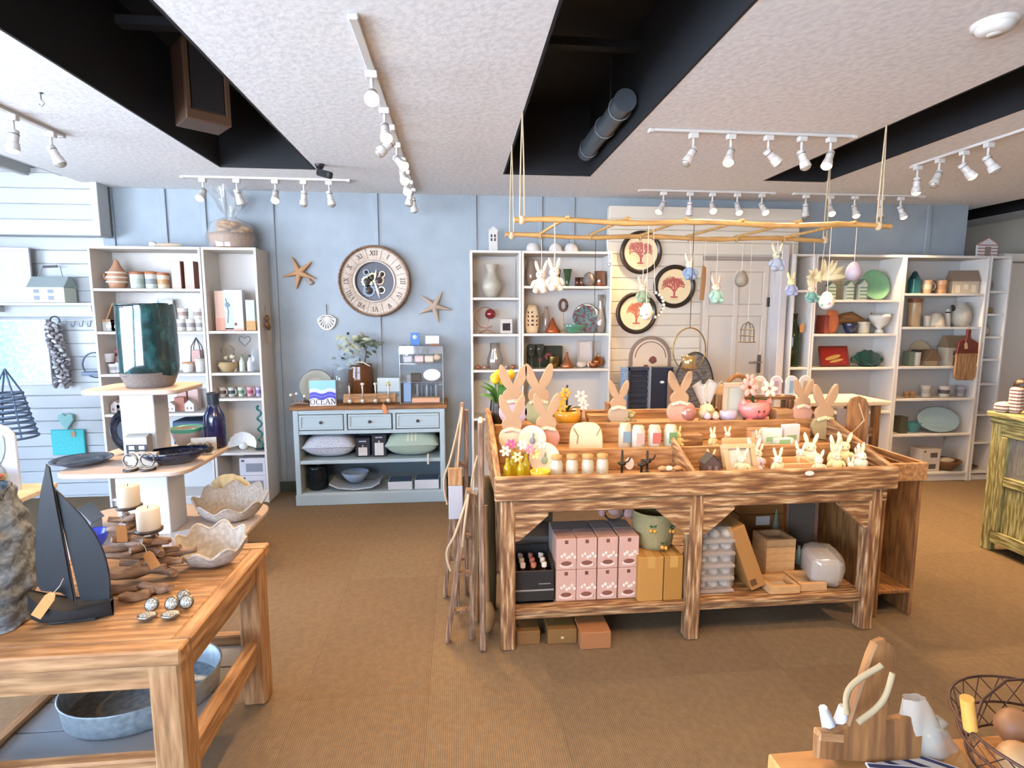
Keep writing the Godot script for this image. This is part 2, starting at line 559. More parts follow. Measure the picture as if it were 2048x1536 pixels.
func head(label: String, x: float, z: float, aim: Vector3, lit: bool, power := 1.0) -> void:
	var t := thing("track_light", label, "spotlight", Vector3(x, 2.484, z), 0, "spotlight heads on the ceiling tracks")
	var m := mat("e2dfda", 0.35)
	if head_mesh.is_empty():
		head_mesh.adapter = G.new().box(Vector3(0, -0.014, 0), Vector3(0.05, 0.028, 0.032), 0.004).mesh()
		head_mesh.stem = G.new().tube([Vector3(0, -0.026, 0), Vector3(0, -0.085, 0)], 0.007, 8).mesh()
		head_mesh.body = G.new().lathe([[0, -0.03], [0.018, -0.03], [0.021, -0.026], [0.021, 0.03, 1], [0.024, 0.032], [0.027, 0.045], [0.03, 0.07, 1], [0.027, 0.07], [0.024, 0.05]], 20).mesh()
		head_mesh.collar = G.new().lathe([[0.0225, -0.012], [0.0225, -0.006]], 20).mesh()
		head_mesh.lens = G.new().lathe([[0, 0.052], [0.0255, 0.058], [0.0265, 0.068], [0.022, 0.079], [0.012, 0.085], [0, 0.087]], 20).mesh()
	part(t, "adapter", head_mesh.adapter, m)
	part(t, "stem", head_mesh.stem, m)
	var d := aim.normalized()
	var b := Basis(Quaternion(Vector3.UP, d))
	var body := part(t, "lamp_body", head_mesh.body, m)
	body.transform = Transform3D(b, Vector3(0, -0.09, 0) + d * 0.012)
	part(body, "collar", head_mesh.collar, mat("8d8a86", 0.4, 0.5))
	if lit:
		part(body, "bulb", head_mesh.lens, mat("ffdf9e", 0.4, 0.0, {"emit": 9.0}))
		var s := SpotLight3D.new()
		s.name = "spot_beam"
		s.light_color = Color(1.0, 0.83, 0.62)
		s.light_energy = SPOT * power
		s.spot_angle = 48.0
		s.spot_angle_attenuation = 0.9
		s.spot_range = 14.0
		s.spot_attenuation = 2.0
		s.light_size = 0.025
		s.shadow_enabled = true
		t.add_child(s)
		s.position = body.position + d * 0.095
		s.basis = Basis.looking_at(d, Vector3.RIGHT if absf(d.y) > 0.95 else Vector3.UP)
	else:
		part(body, "bulb", head_mesh.lens, mat("b9b4a8", 0.15, 0.3))

func lights() -> void:
	track("white light track above the left bookcases", Vector3(-1.94, 2.5, -4.33), Vector3(-0.8, 2.5, -4.33))
	track("white light track left of the hanging bamboo rack ropes, above the display table", Vector3(1.06, 2.5, -3.03), Vector3(2.2, 2.5, -3.03))
	track("white light track above the cream boards and framed prints", Vector3(1.47, 2.5, -4.43), Vector3(2.56, 2.5, -4.43))
	track("white light track above the right bookcases", Vector3(2.77, 2.5, -4.43), Vector3(3.88, 2.5, -4.43))
	track("white light track running towards the viewer at the right edge", Vector3(3.04, 2.5, -3.55), Vector3(3.04, 2.5, -1.9))
	track("white light track over the left bay at the left edge", Vector3(-2.17, 2.5, -3.42), Vector3(-2.17, 2.5, -1.9))
	track("long white light track down the middle of the ceiling", Vector3(-0.335, 2.5, -4.62), Vector3(-0.335, 2.5, -2.04))
	var w := ["leftmost", "second", "third", "fourth", "fifth"]
	var a1 := [-1.816, -1.581, -1.312, -1.111, -0.929]
	for i in 5:
		head(w[i] + " spotlight from the left on the track above the left bookcases", a1[i], -4.33, [Vector3(-0.1, -0.8, 0.7), Vector3(0.1, -1, -0.5), Vector3(0.1, -0.85, 0.6), Vector3(-0.1, -1, -0.1), Vector3(0.2, -1, 0)][i], i == 0 or i == 2, 1.0)
	var a2 := [1.287, 1.499, 1.715, 1.909, 2.08]
	for i in 5:
		head(w[i] + " spotlight from the left on the track above the display table", a2[i], -3.03, [Vector3(-0.6, -1, 0.1), Vector3(-0.4, -1, 0.5), Vector3(0.9, -0.7, -0.1), Vector3(0.3, -1, 0.2), Vector3(-0.5, -1, 0.35)][i], i == 1 or i == 4, 0.4)
	var a3 := [1.65, 1.87, 2.058, 2.268, 2.477]
	for i in 5:
		head(w[i] + " spotlight from the left on the track above the framed prints", a3[i], -4.43, [Vector3(-0.6, -1, 0.2), Vector3(0.1, -1, -0.3), Vector3(-0.15, -0.8, 0.65), Vector3(0.0, -0.9, 0.55), Vector3(0.15, -0.85, 0.6)][i], i != 1, 0.8)
	var a4 := [2.856, 3.07, 3.285, 3.516, 3.695]
	for i in 5:
		head(w[i] + " spotlight from the left on the track above the right bookcases", a4[i], -4.43, [Vector3(0.05, -1, 0), Vector3(-0.15, -0.85, 0.6), Vector3(0, -1, 0.4), Vector3(-0.1, -1, 0.2), Vector3(0.35, -1, 0.2)][i], i == 1 or i == 2 or i == 4, 1.0)
	var a5 := [-3.522, -3.354, -3.184, -3.028]
	for i in 4:
		head(["furthest", "second furthest", "third furthest", "nearest"][i] + " spotlight on the track at the right edge", 3.04, a5[i], [Vector3(0.1, -1, -0.1), Vector3(-0.5, -1, 0.1), Vector3(0.7, -0.9, 0.3), Vector3(0.4, -1, 0.4)][i], i == 0 or i == 2, 1.3)
	head("lit spotlight at the left edge, nearer one on the left bay track", -2.17, -3.088, Vector3(-0.1, -1, 0.1), true, 0.8)
	head("unlit spotlight on the left bay track, tilted to the right", -2.17, -3.348, Vector3(0.35, -0.8, -0.1), false)
	var a7 := [-2.42, -2.82, -3.06, -3.36, -3.66, -3.96, -4.25, -4.5]
	var d7 := [Vector3(0.1, -0.55, 0.9), Vector3(0.15, -0.8, 0.6), Vector3(-0.8, -0.7, 0.1), Vector3(0.6, -0.7, 0.6), Vector3(0.25, -0.8, 0.6), Vector3(0.1, -0.8, 0.6), Vector3(-0.15, -1, -0.2), Vector3(0.1, -1, -0.3)]
	var n7 := ["nearest", "second nearest", "third nearest", "fourth nearest", "fifth nearest", "sixth nearest", "second furthest", "furthest"]
	for i in 8:
		head(n7[i] + " spotlight on the long middle ceiling track", -0.335, a7[i], d7[i], i in [0, 1, 3, 4, 5], 0.7)
	head("spotlight above the near floor, behind the camera on the right ceiling", 3.04, -1.95, Vector3(-0.5, -1, 0.2), true, 1.2)
	track("white light track over the near floor, above the viewer", Vector3(0.99, 2.5, -1.1), Vector3(2.2, 2.5, -1.1))  # added track, out of view, to warm the front of the display table
	for i in 4:
		head(w[i] + " spotlight on the track above the viewer", 1.12 + 0.32 * i, -1.1, Vector3(-0.35 + 0.2 * i, -0.75, -0.9), true, 0.4)
	track("white light track above the viewer, left of the middle slot", Vector3(-0.9, 2.5, -0.7), Vector3(0.28, 2.5, -0.7))  # second added track, also out of view, for more warm light from the front
	for i in 3:
		head(w[i] + " spotlight on the track above the viewer, left of the middle slot", -0.75 + 0.45 * i, -0.7, Vector3(-0.2 + 0.2 * i, -0.75, -0.9), true, 0.5)

# ---------------------------------------------------------------- furniture
func woods() -> void:
	noise_tex("honey", 21, 0.012, [[0.0, "765231"], [0.4, "956b42"], [0.62, "a47a50"], [1.0, "b99066"]], 4)
	noise_tex("wash", 22, 0.014, [[0.0, "4b301d"], [0.32, "6e4a2d"], [0.5, "835d3a"], [0.62, "946e47"], [0.74, "ad8b65"], [1.0, "c8ad8a"]], 5)
	noise_tex("drift", 23, 0.016, [[0.0, "4b3626"], [0.45, "745843"], [0.7, "8f735b"], [1.0, "ab9179"]], 4)
	noise_tex("pale", 24, 0.01, [[0.0, "c9ae86"], [0.5, "d6bf9b"], [1.0, "e2cfae"]], 3)
	noise_tex("greenwash", 25, 0.016, [[0.0, "4a4022"], [0.35, "70683c"], [0.55, "8f8a58"], [0.75, "aaa674"], [1.0, "c4bf92"]], 5)
	noise_tex("brownboard", 26, 0.012, [[0.0, "5d3a1e"], [0.5, "84582f"], [1.0, "a3733f"]], 4)
	for ax in 3:
		var s := Vector3(6.5, 6.5, 6.5)
		s[ax] = 0.75
		for k in ["honey", "wash", "drift", "pale", "greenwash", "brownboard"]:
			grain(k + "xyz"[ax], TX[k], s, 0.62, 0.25 if k in ["wash", "greenwash", "drift"] else 0.08)

func bookcase(label: String, x0: float, x1: float, tops: Array, base := 0.07) -> void:
	var t := thing("bookcase", label, "bookcase", Vector3((x0 + x1) / 2.0, 0, -4.64), 0, "tall white bookcases")
	var m := mat("e9e5de", 0.42)
	var w := (x1 - x0) / 2.0 - 0.001
	for s: float in [-1.0, 1.0]:
		part(t, "side_panel", bx(-0.009, 0, -0.138, 0.009, 2.02, 0.14, 0.0015), m, Vector3(s * (w - 0.009), 0, 0))
	part(t, "top_panel", bx(-w + 0.018, 2.0, -0.138, w - 0.018, 2.02, 0.14, 0.0015), m)
	part(t, "back_panel", bx(-w + 0.018, 0.0, -0.138, w - 0.018, 2.0, -0.133), mat("dcd8d2", 0.6))
	part(t, "plinth", bx(-w + 0.018, 0, 0.09, w - 0.018, base - 0.02, 0.12, 0.0015), m)
	for y: float in tops:
		part(t, "shelf", bx(-w + 0.018, y - 0.02, -0.133, w - 0.018, y, 0.136, 0.0015), m)

func furniture() -> void:
	woods()
	bookcase("wide white bookcase behind the tall dark green vase", -2.745, -1.94, [1.707, 1.382, 1.056, 0.743, 0.42, 0.07])
	bookcase("narrow white bookcase beside the grey wall, under the wrapped loaf basket", -1.936, -1.532, [1.384, 1.057, 0.855, 0.417, 0.07])
	bookcase("narrow white bookcase holding the crackled vase and the red candle holder", 0.105, 0.516, [1.648, 1.355, 1.061, 0.66, 0.07])
	bookcase("wide white bookcase holding the iridescent glass plate", 0.518, 1.265, [1.742, 1.357, 1.064, 0.42, 0.07])
	bookcase("slim white bookcase with the dark green bottle, beside the door post", 2.835, 3.03, [1.72, 1.058, 0.66, 0.07])
	bookcase("wide white bookcase holding the green glass plate and the red dish", 3.032, 3.842, [1.637, 1.345, 1.053, 0.658, 0.07])
	bookcase("wide white bookcase holding pottery houses, right of the red dish", 3.844, 4.645, [1.695, 1.404, 1.055, 0.767, 0.443, 0.085], 0.085)
	bookcase("slimmest white bookcase at the right end, behind the hanging paddle board", 4.652, 4.86, [1.72, 1.52, 1.32, 1.12, 0.9, 0.62, 0.36, 0.085])

	# console
	var t := thing("console_table", "pale blue console with three drawers and a wooden top under the clock", "console", Vector3(-0.7, 0, -4.57))
	var pb := mat("b3c6cc", 0.5)
	part(t, "tabletop", bx(-0.61, 0.768, -0.19, 0.608, 0.798, 0.19, 0.004), M["brownboardx"])
	for s: float in [-1.0, 1.0]:
		part(t, "side_panel", bx(-0.02, 0.09, -0.17, 0.02, 0.768, 0.18, 0.003), pb, Vector3(s * 0.567, 0, 0))
	part(t, "back_panel", bx(-0.55, 0.09, -0.17, 0.55, 0.768, -0.16), mat("5d6a70", 0.6))
	part(t, "plinth", bx(-0.593, 0, -0.17, 0.592, 0.09, 0.185, 0.004), pb)
	part(t, "shelf", bx(-0.548, 0.335, -0.16, 0.548, 0.365, 0.176, 0.003), pb)
	part(t, "shelf", bx(-0.548, 0.085, -0.16, 0.548, 0.1, 0.176, 0.003), pb)
	part(t, "rail", addb(addb(addb(bx(-0.548, 0.575, -0.16, 0.548, 0.605, 0.176, 0.002), -0.548, 0.735, 0.1, 0.548, 0.768, 0.176, 0.002), -0.2, 0.6, 0.1, -0.178, 0.74, 0.176), 0.178, 0.6, 0.1, 0.2, 0.74, 0.176), pb)
	for x: float in [-0.375, 0.0, 0.375]:
		var d := part(t, "drawer", bx(-0.168, 0.612, 0.12, 0.168, 0.73, 0.172, 0.002), pb, Vector3(x, 0, 0))
		part(d, "frame", addb(addb(addb(bx(-0.168, 0.612, 0.172, 0.168, 0.63, 0.18, 0.002), -0.168, 0.712, 0.172, 0.168, 0.73, 0.18, 0.002), -0.168, 0.63, 0.172, -0.15, 0.712, 0.18, 0.002), 0.15, 0.63, 0.172, 0.168, 0.712, 0.18, 0.002), pb)
		part(d, "knob", G.new().lathe([[0.007, 0], [0.006, 0.008], [0.013, 0.016], [0.012, 0.022], [0, 0.026]], 14), mat("4b4b4d", 0.4, 0.4), Vector3(0, 0.672, 0.172), Vector3(90, 0, 0))

	# the big stepped display table
	t = thing("display_table", "large whitewashed wooden display table with stepped trays and a lower shelf", "table", Vector3(1.09, 0, -2.74))
	var wx: Material = M["washx"]
	var wy: Material = M["washy"]
	var wz: Material = M["washz"]
	for z: float in [0.39, -0.38]:
		for x: float in [-0.88, -0.02, 0.85]:
			part(t, "leg", bx(-0.032, 0, -0.032, 0.032, 0.72, 0.032, 0.006), wy, Vector3(x, 0, z))
	part(t, "front_rim", bx(-0.94, 0.70, 0.405, 0.94, 0.808, 0.436, 0.006), wx)
	part(t, "apron", bx(-0.9, 0.642, 0.395, 0.9, 0.70, 0.422, 0.004), wx)
	part(t, "apron", bx(-0.9, 0.62, -0.42, 0.9, 0.70, -0.395, 0.004), wx)
	var br := [Vector2(0, 0), Vector2(0.15, 0), Vector2(0.15, -0.02), Vector2(0.02, -0.135), Vector2(0, -0.135)]
	var brl := []
	for p: Vector2 in br:
		brl.append(Vector2(-p.x, p.y))
	var bm := G.new().ext(br, 0.03, 0.003).mesh()
	var bl := G.new().ext(brl, 0.03, 0.003).mesh()
	part(t, "bracket", bm, wx, Vector3(-0.85, 0.645, 0.4)); part(t, "bracket", bl, wx, Vector3(-0.05, 0.645, 0.4))
	part(t, "bracket", bm, wx, Vector3(0.01, 0.645, 0.4)); part(t, "bracket", bl, wx, Vector3(0.82, 0.645, 0.4))
	for k in 5:
		part(t, "shelf_board", bx(-0.86, 0.158, -0.076, 0.84, 0.182, 0.076, 0.004), wx, Vector3(0, 0, 0.33 - 0.155 * k))
	part(t, "shelf_rail", bx(-0.86, 0.135, 0.36, 0.84, 0.158, 0.4, 0.003), wx)
	# stepped trays
	for k in 3:
		var z0 := 0.405 - 0.27 * k
		part(t, "tray_floor", bx(-0.9, 0.735 + 0.075 * k, z0 - 0.28, 0.9, 0.75 + 0.075 * k, z0, 0.002), M["honeyx"])
		if k > 0:
			part(t, "tray_front", bx(-0.9, 0.75 + 0.075 * (k - 1), z0 - 0.002, 0.9, 0.75 + 0.075 * k + 0.03, z0 + 0.018, 0.003), M["honeyx"])
	part(t, "back_rim", bx(-0.92, 0.7, -0.43, 0.92, 0.95, -0.405, 0.004), M["honeyx"])
	var side := [Vector2(0.43, 0.70), Vector2(0.43, 0.80), Vector2(-0.03, 0.945), Vector2(-0.43, 0.97), Vector2(-0.43, 0.70)]
	var sm := G.new().ext(side, 0.026, 0.004, Transform3D(Basis(Vector3(0, 0, 1), Vector3(0, 1, 0), Vector3(-1, 0, 0)), Vector3.ZERO)).mesh()
	part(t, "side_board", sm, wz, Vector3(-0.923, 0, 0)); part(t, "side_board", sm, wz, Vector3(0.923, 0, 0))
	var dv := [Vector2(0.4, 0.75), Vector2(0.4, 0.80), Vector2(0.13, 0.9), Vector2(0.13, 0.75)]
	part(t, "divider", G.new().ext(dv, 0.016, 0.002, Transform3D(Basis(Vector3(0, 0, 1), Vector3(0, 1, 0), Vector3(-1, 0, 0)), Vector3.ZERO)), wz, Vector3(-0.03, 0, 0))

	# near table on the left
	t = thing("side_table", "honey-coloured chunky wooden table in the left foreground with a lower shelf", "table", Vector3(-1.083, 0, -1.805))
	var hx: Material = M["honeyx"]
	var hy: Material = M["honeyy"]
	var hz: Material = M["honeyz"]
	for k in 5:
		part(t, "top_board", bx(-0.30, 0.582, -0.058, 0.29, 0.618, 0.058, 0.003), hx, Vector3(0, 0, -0.236 + 0.118 * k))
	part(t, "edge_board", bx(-0.337, 0.575, 0.297, 0.338, 0.62, 0.355, 0.005), hx)
	part(t, "edge_board", bx(-0.337, 0.575, -0.355, 0.338, 0.62, -0.297, 0.005), hx)
	part(t, "edge_board", bx(0.29, 0.575, -0.296, 0.338, 0.62, 0.296, 0.005), hz)
	part(t, "edge_board", bx(-0.337, 0.575, -0.296, -0.30, 0.62, 0.296, 0.005), hz)
	part(t, "apron", bx(-0.3, 0.5, 0.315, 0.3, 0.575, 0.335, 0.003), hx); part(t, "apron", bx(-0.3, 0.5, -0.335, 0.3, 0.575, -0.315, 0.003), hx)
	part(t, "apron", bx(0.295, 0.5, -0.3, 0.315, 0.575, 0.3, 0.003), hz); part(t, "apron", bx(-0.315, 0.5, -0.3, -0.295, 0.575, 0.3, 0.003), hz)
	for x: float in [-0.285, 0.285]:
		for z: float in [-0.3, 0.3]:
			part(t, "leg", bx(-0.042, 0, -0.042, 0.042, 0.575, 0.042, 0.008), hy, Vector3(x, 0, z))
	for x: float in [-0.285, 0.285]:
		part(t, "stretcher", bx(-0.022, 0.18, -0.27, 0.022, 0.262, 0.27, 0.006), hz, Vector3(x, 0, 0))
	for z: float in [-0.3, 0.3]:
		part(t, "stretcher", bx(-0.25, 0.2, -0.02, 0.25, 0.28, 0.02, 0.006), hx, Vector3(0, 0, z))
	var gs := mat("8f8f92", 0.7)
	for k in 4:
		part(t, "shelf_board", bx(-0.265, 0.225, -0.066, 0.265, 0.247, 0.066, 0.003), gs, Vector3(0, 0, -0.205 + 0.136 * k))

	# three-tier white display stand
	t = thing("tiered_stand", "white three-tier display stand with pale rounded boards, in front of the left bookcases", "display stand", Vector3(-1.79, 0, -3.34))
	var sw := mat("d9dee6", 0.45)
	var pt := mat("d3bfb0", 0.45)
	var tiers := [[0.55, 0.43, 0.25], [0.34, 0.34, 0.68], [0.255, 0.2, 1.1]]
	for q: Array in tiers:
		var poly := []
		for i in 40:
			var a := TAU * i / 40.0
			poly.append(Vector2(signf(cos(a)) * pow(absf(cos(a)), 0.32) * q[0], signf(sin(a)) * pow(absf(sin(a)), 0.32) * q[1]))
		part(t, "tier_board", G.new().ext(poly, 0.026, 0.005, Transform3D(Basis(Vector3.RIGHT, -PI / 2), Vector3(0, q[2] - 0.013, 0))), pt)
	part(t, "post", bx(-0.15, 0.25, -0.1, 0.13, 0.655, 0.1, 0.004), sw)
	part(t, "post", bx(-0.1, 0.68, -0.08, 0.08, 1.075, 0.08, 0.004), sw)
	part(t, "base", bx(-0.4, 0, -0.3, 0.4, 0.225, 0.3, 0.006), sw)

	# weathered green glass cabinet
	t = thing("glass_cabinet", "weathered green wooden cabinet with a glass door at the right edge", "cabinet", Vector3(3.62, 0, -2.66))
	var gy: Material = M["greenwashy"]
	var gz: Material = M["greenwashz"]
	part(t, "cabinet_top", bx(-0.26, 0.865, -0.52, 0.26, 0.9, 0.52, 0.006), gz)
	part(t, "cornice", bx(-0.245, 0.83, -0.505, 0.245, 0.865, 0.505, 0.006), gz)
	for z: float in [-0.465, 0.465]:
		for x: float in [-0.21, 0.21]:
			part(t, "leg", bx(-0.028, 0, -0.03, 0.028, 0.83, 0.03, 0.005), gy, Vector3(x, 0, z))
	part(t, "frame_rail", bx(-0.235, 0.75, -0.435, -0.195, 0.83, 0.435, 0.004), gz)
	part(t, "frame_rail", bx(-0.235, 0.44, -0.435, -0.195, 0.5, 0.435, 0.004), gz)
	part(t, "frame_rail", bx(-0.235, 0.06, -0.435, -0.195, 0.14, 0.435, 0.004), gz)
	for z: float in [-0.41, -0.03, 0.03, 0.41]:
		part(t, "frame_stile", bx(-0.238, 0.14, -0.025, -0.2, 0.75, 0.025, 0.004), gy, Vector3(0, 0, z))
	for z: float in [-0.22, 0.22]:
		part(t, "panel", bx(-0.222, 0.14, -0.165, -0.21, 0.44, 0.165, 0.003), gy, Vector3(0, 0, z))
		part(t, "pane", bx(-0.218, 0.5, -0.165, -0.214, 0.75, 0.165), mat("ffffff", 0.02, 0.0, {"alpha": 0.12}), Vector3(0, 0, z))
	part(t, "side_panel", bx(-0.18, 0.06, -0.475, 0.18, 0.83, -0.465, 0.002), gy)
	part(t, "back_panel", bx(0.2, 0.06, -0.46, 0.215, 0.83, 0.46, 0.002), mat("4d4634", 0.8))
	part(t, "shelf", bx(-0.195, 0.47, -0.46, 0.2, 0.485, 0.46, 0.002), gz)
	part(t, "tag", bx(-0.246, 0.27, -0.03, -0.24, 0.36, 0.03, 0.001), mat("cf8f42", 0.7), Vector3(0, 0, -0.12))

	# near counter at the lower right
	t = thing("counter", "oak-topped counter in the lower right foreground", "counter", Vector3(1.08, 0, -0.36))
	part(t, "countertop", bx(-0.625, 0.82, -0.355, 0.7, 0.85, 0.36, 0.003), grain("oakz", TX["pale"], Vector3(0.8, 7, 7), 0.55, 0.0, false, {"tint": "d9ad7c"}))
	part(t, "base", bx(-0.56, 0, -0.3, 0.65, 0.82, 0.3, 0.004), mat("aebac2", 0.5))
	# small table behind the textured pot
	t = thing("small_table", "small pale wooden table against the white boards at the left edge", "table", Vector3(-2.62, 0, -3.3))
	part(t, "tabletop", bx(-0.2, 0.47, -0.2, 0.2, 0.5, 0.2, 0.004), M["palex"])
	for x: float in [-0.165, 0.165]:
		for z: float in [-0.165, 0.165]:
			part(t, "leg", bx(-0.022, 0, -0.022, 0.022, 0.47, 0.022, 0.004), M["paley"], Vector3(x, 0, z))
	# wooden crate stood on end past the right end of the display table
	t = thing("wooden_crate", "brown wooden crate stood on end beside the right end of the display table", "crate", Vector3(2.16, 0, -2.72))
	part(t, "side_board", bx(-0.10, 0, -0.32, -0.085, 0.76, 0.3, 0.003), M["brownboardy"])
	part(t, "side_board", bx(-0.085, 0, -0.32, 0.10, 0.76, -0.305, 0.003), M["brownboardy"])
	part(t, "side_board", bx(0.085, 0, -0.305, 0.10, 0.76, 0.3, 0.003), M["brownboardy"])
	part(t, "tray_rim", addb(addb(bx(-0.115, 0.70, 0.285, 0.115, 0.79, 0.305, 0.003), -0.115, 0.70, -0.325, -0.1, 0.79, 0.285, 0.003), 0.1, 0.70, -0.325, 0.115, 0.79, 0.285, 0.003), M["honeyz"])
	part(t, "shelf_board", bx(-0.085, 0.12, -0.3, 0.085, 0.14, 0.3, 0.003), M["brownboardz"])

# ---------------------------------------------------------------- builders for the goods (at = middle of the base)
func cup(label: String, at: Vector3, w: float, h: float, hex: String, o := {}) -> Node3D:
	var t := thing(o.get("called", "mug"), label, o.get("category", "mug"), at, o.get("turn", 0.0), o.get("group", ""))
	var r := w * (0.38 if o.get("handle", true) else 0.5)
	var b: float = r * o.get("foot", 0.85)
	part(t, "body", G.new().lathe([[0, 0], [b * 0.9, 0], [b, h * 0.05], [r, h * 0.95], [r, h], [r * 0.9, h], [b * 0.85, h * 0.12], [0, h * 0.08]], 20), mat(hex, o.get("rough", 0.3), o.get("metal", 0.0)))
	if o.get("handle", true):
		part(t, "handle", G.new().tube(arc(Vector3(r * 0.9, h * 0.52, 0), h * 0.27, -1.3, 1.3, 8), h * 0.045, 6), mat(hex, 0.3))
	if o.has("band"):
		part(t, "printed_band", G.new().lathe([[lerpf(b, r, 0.28) + 0.0006, h * 0.32], [lerpf(b, r, 0.66) + 0.0006, h * 0.68]], 20), mat(o.band, 0.5))
	if o.has("lid"):
		part(t, "lid", G.new().lathe([[0, h], [r * 1.04, h], [r * 1.04, h * 1.14], [r * 0.98, h * 1.17], [0, h * 1.17]], 20), mat(o.lid, 0.6))
	return t

# a turned pot, vase, bottle or bowl; profile as fractions of radius and height
func turned(called: String, label: String, category: String, at: Vector3, w: float, h: float, prof: Array, m: Material, o := {}) -> Node3D:
	var p := []
	for q: Array in prof:
		var e := [q[0] * w / 2.0, q[1] * h]
		if q.size() > 2:
			e.append(1)
		p.append(e)
	var t := thing(called, label, category, at, o.get("turn", 0.0), o.get("group", ""))
	part(t, "body", G.new().lathe(p, o.get("seg", 28), Transform3D(), 1.0, o.get("sz", 1.0)), m)
	return t

const JUG := [[0, 0], [0.5, 0], [0.6, 0.02], [0.95, 0.25], [1.0, 0.36], [0.9, 0.52], [0.5, 0.72], [0.45, 0.8], [0.62, 0.93], [0.72, 1.0, 1], [0.64, 1.0], [0.4, 0.82], [0, 0.7]]
const BOTTLE := [[0, 0], [0.94, 0], [1.0, 0.03], [1.0, 0.55], [0.92, 0.66], [0.55, 0.78], [0.42, 0.84], [0.42, 0.98], [0.48, 0.985, 1], [0.48, 1.0], [0.3, 1.0, 1], [0.3, 0.9]]
const BOWL := [[0, 0], [0.45, 0], [0.5, 0.05], [0.8, 0.45], [1.0, 0.97], [0.98, 1.0], [0.92, 0.96], [0.72, 0.5], [0.4, 0.18], [0, 0.15]]
const EGG := [[0, 0], [0.35, 0.03], [0.7, 0.14], [0.93, 0.28], [1.0, 0.42], [0.92, 0.62], [0.72, 0.8], [0.42, 0.94], [0, 1.0]]

func carton(label: String, at: Vector3, w: float, h: float, d: float, hex: String, o := {}) -> Node3D:
	var t := thing(o.get("called", "box"), label, o.get("category", "box"), at, o.get("turn", 0.0), o.get("group", ""))
	part(t, "body", bx(-w / 2, 0, -d / 2, w / 2, h, d / 2, o.get("bev", 0.002)), o.mat if o.has("mat") else mat(hex, 0.7))
	if o.has("flap"):
		part(t, "tape", addb(bx(-0.018, h, -d / 2, 0.018, h + 0.0006, d / 2), -0.018, h * 0.75, d / 2, 0.018, h, d / 2 + 0.0006), mat(o.flap, 0.4))
	if o.has("label"):
		var q: Array = o.label   # x0 y0 x1 y1 as fractions of the front, colour
		part(t, "label", bx((q[0] - 0.5) * w, q[1] * h, d / 2, (q[2] - 0.5) * w, q[3] * h, d / 2 + 0.001), mat(q[4], 0.6))
	if o.has("band"):
		var q: Array = o.band
		part(t, "band", bx(-w / 2 - 0.001, q[0] * h, -d / 2 - 0.001, w / 2 + 0.001, q[1] * h, d / 2 + 0.001), mat(q[2], 0.6))
	if o.has("lid"):
		part(t, "lid", bx(-w / 2 - 0.002, h * 0.86, -d / 2 - 0.002, w / 2 + 0.002, h + 0.003, d / 2 + 0.002, 0.002), mat(o.lid, 0.6))
	return t

func house(called: String, label: String, at: Vector3, w: float, h: float, d: float, wall: String, roof: String, o := {}) -> Node3D:
	var t := thing(called, label, o.get("category", "ornament"), at, o.get("turn", 0.0), o.get("group", ""))
	w *= 0.94
	var e: float = h * o.get("eave", 0.62)
	var wm := mat(wall, 0.5)
	if o.get("gable", false):
		part(t, "walls", G.new().ext([Vector2(-w / 2, 0), Vector2(w / 2, 0), Vector2(w / 2, e), Vector2(0, h), Vector2(-w / 2, e)], d, 0.002), wm)
		var sl := Vector2(w / 2, e).distance_to(Vector2(0, h))
		var an := atan2(h - e, w / 2)
		for s: float in [-1.0, 1.0]:
			part(t, "roof", G.new().box(Vector3(s * w / 4 * 1.08, (e + h) / 2 + h * 0.01, 0), Vector3(sl * 1.16, h * 0.045, d * 1.14), 0.001, Basis(Vector3.BACK, -s * an)), mat(roof, 0.6))
	else:
		part(t, "walls", bx(-w / 2, 0, -d / 2, w / 2, e, d / 2, 0.002), wm)
		part(t, "roof", G.new().ext([Vector2(-d * 0.58, e * 0.97), Vector2(d * 0.58, e * 0.97), Vector2(d * 0.12, h), Vector2(-d * 0.12, h)], w * 1.06, 0.002, Transform3D(Basis(Vector3.UP, PI / 2), Vector3.ZERO)), mat(roof, 0.6))
	for q in o.get("windows", []):
		part(t, "window", bx((q[0] - q[2] / 2) * w, q[1] * h, d / 2 - 0.001, (q[0] + q[2] / 2) * w, (q[1] + q[3]) * h, d / 2 + 0.0015), mat(o.get("pane", "4a4440"), 0.4))
	if o.get("chimney", false):
		part(t, "chimney", bx(w * 0.25, h * 0.7, -w * 0.05, w * 0.36, h * 1.12, w * 0.05, 0.001), wm)
	if o.has("door"):
		part(t, "door", bx((o.door - 0.07) * w, 0, d / 2, (o.door + 0.07) * w, h * 0.3, d / 2 + 0.002), mat(o.get("pane", "4a4440"), 0.4))
	return t

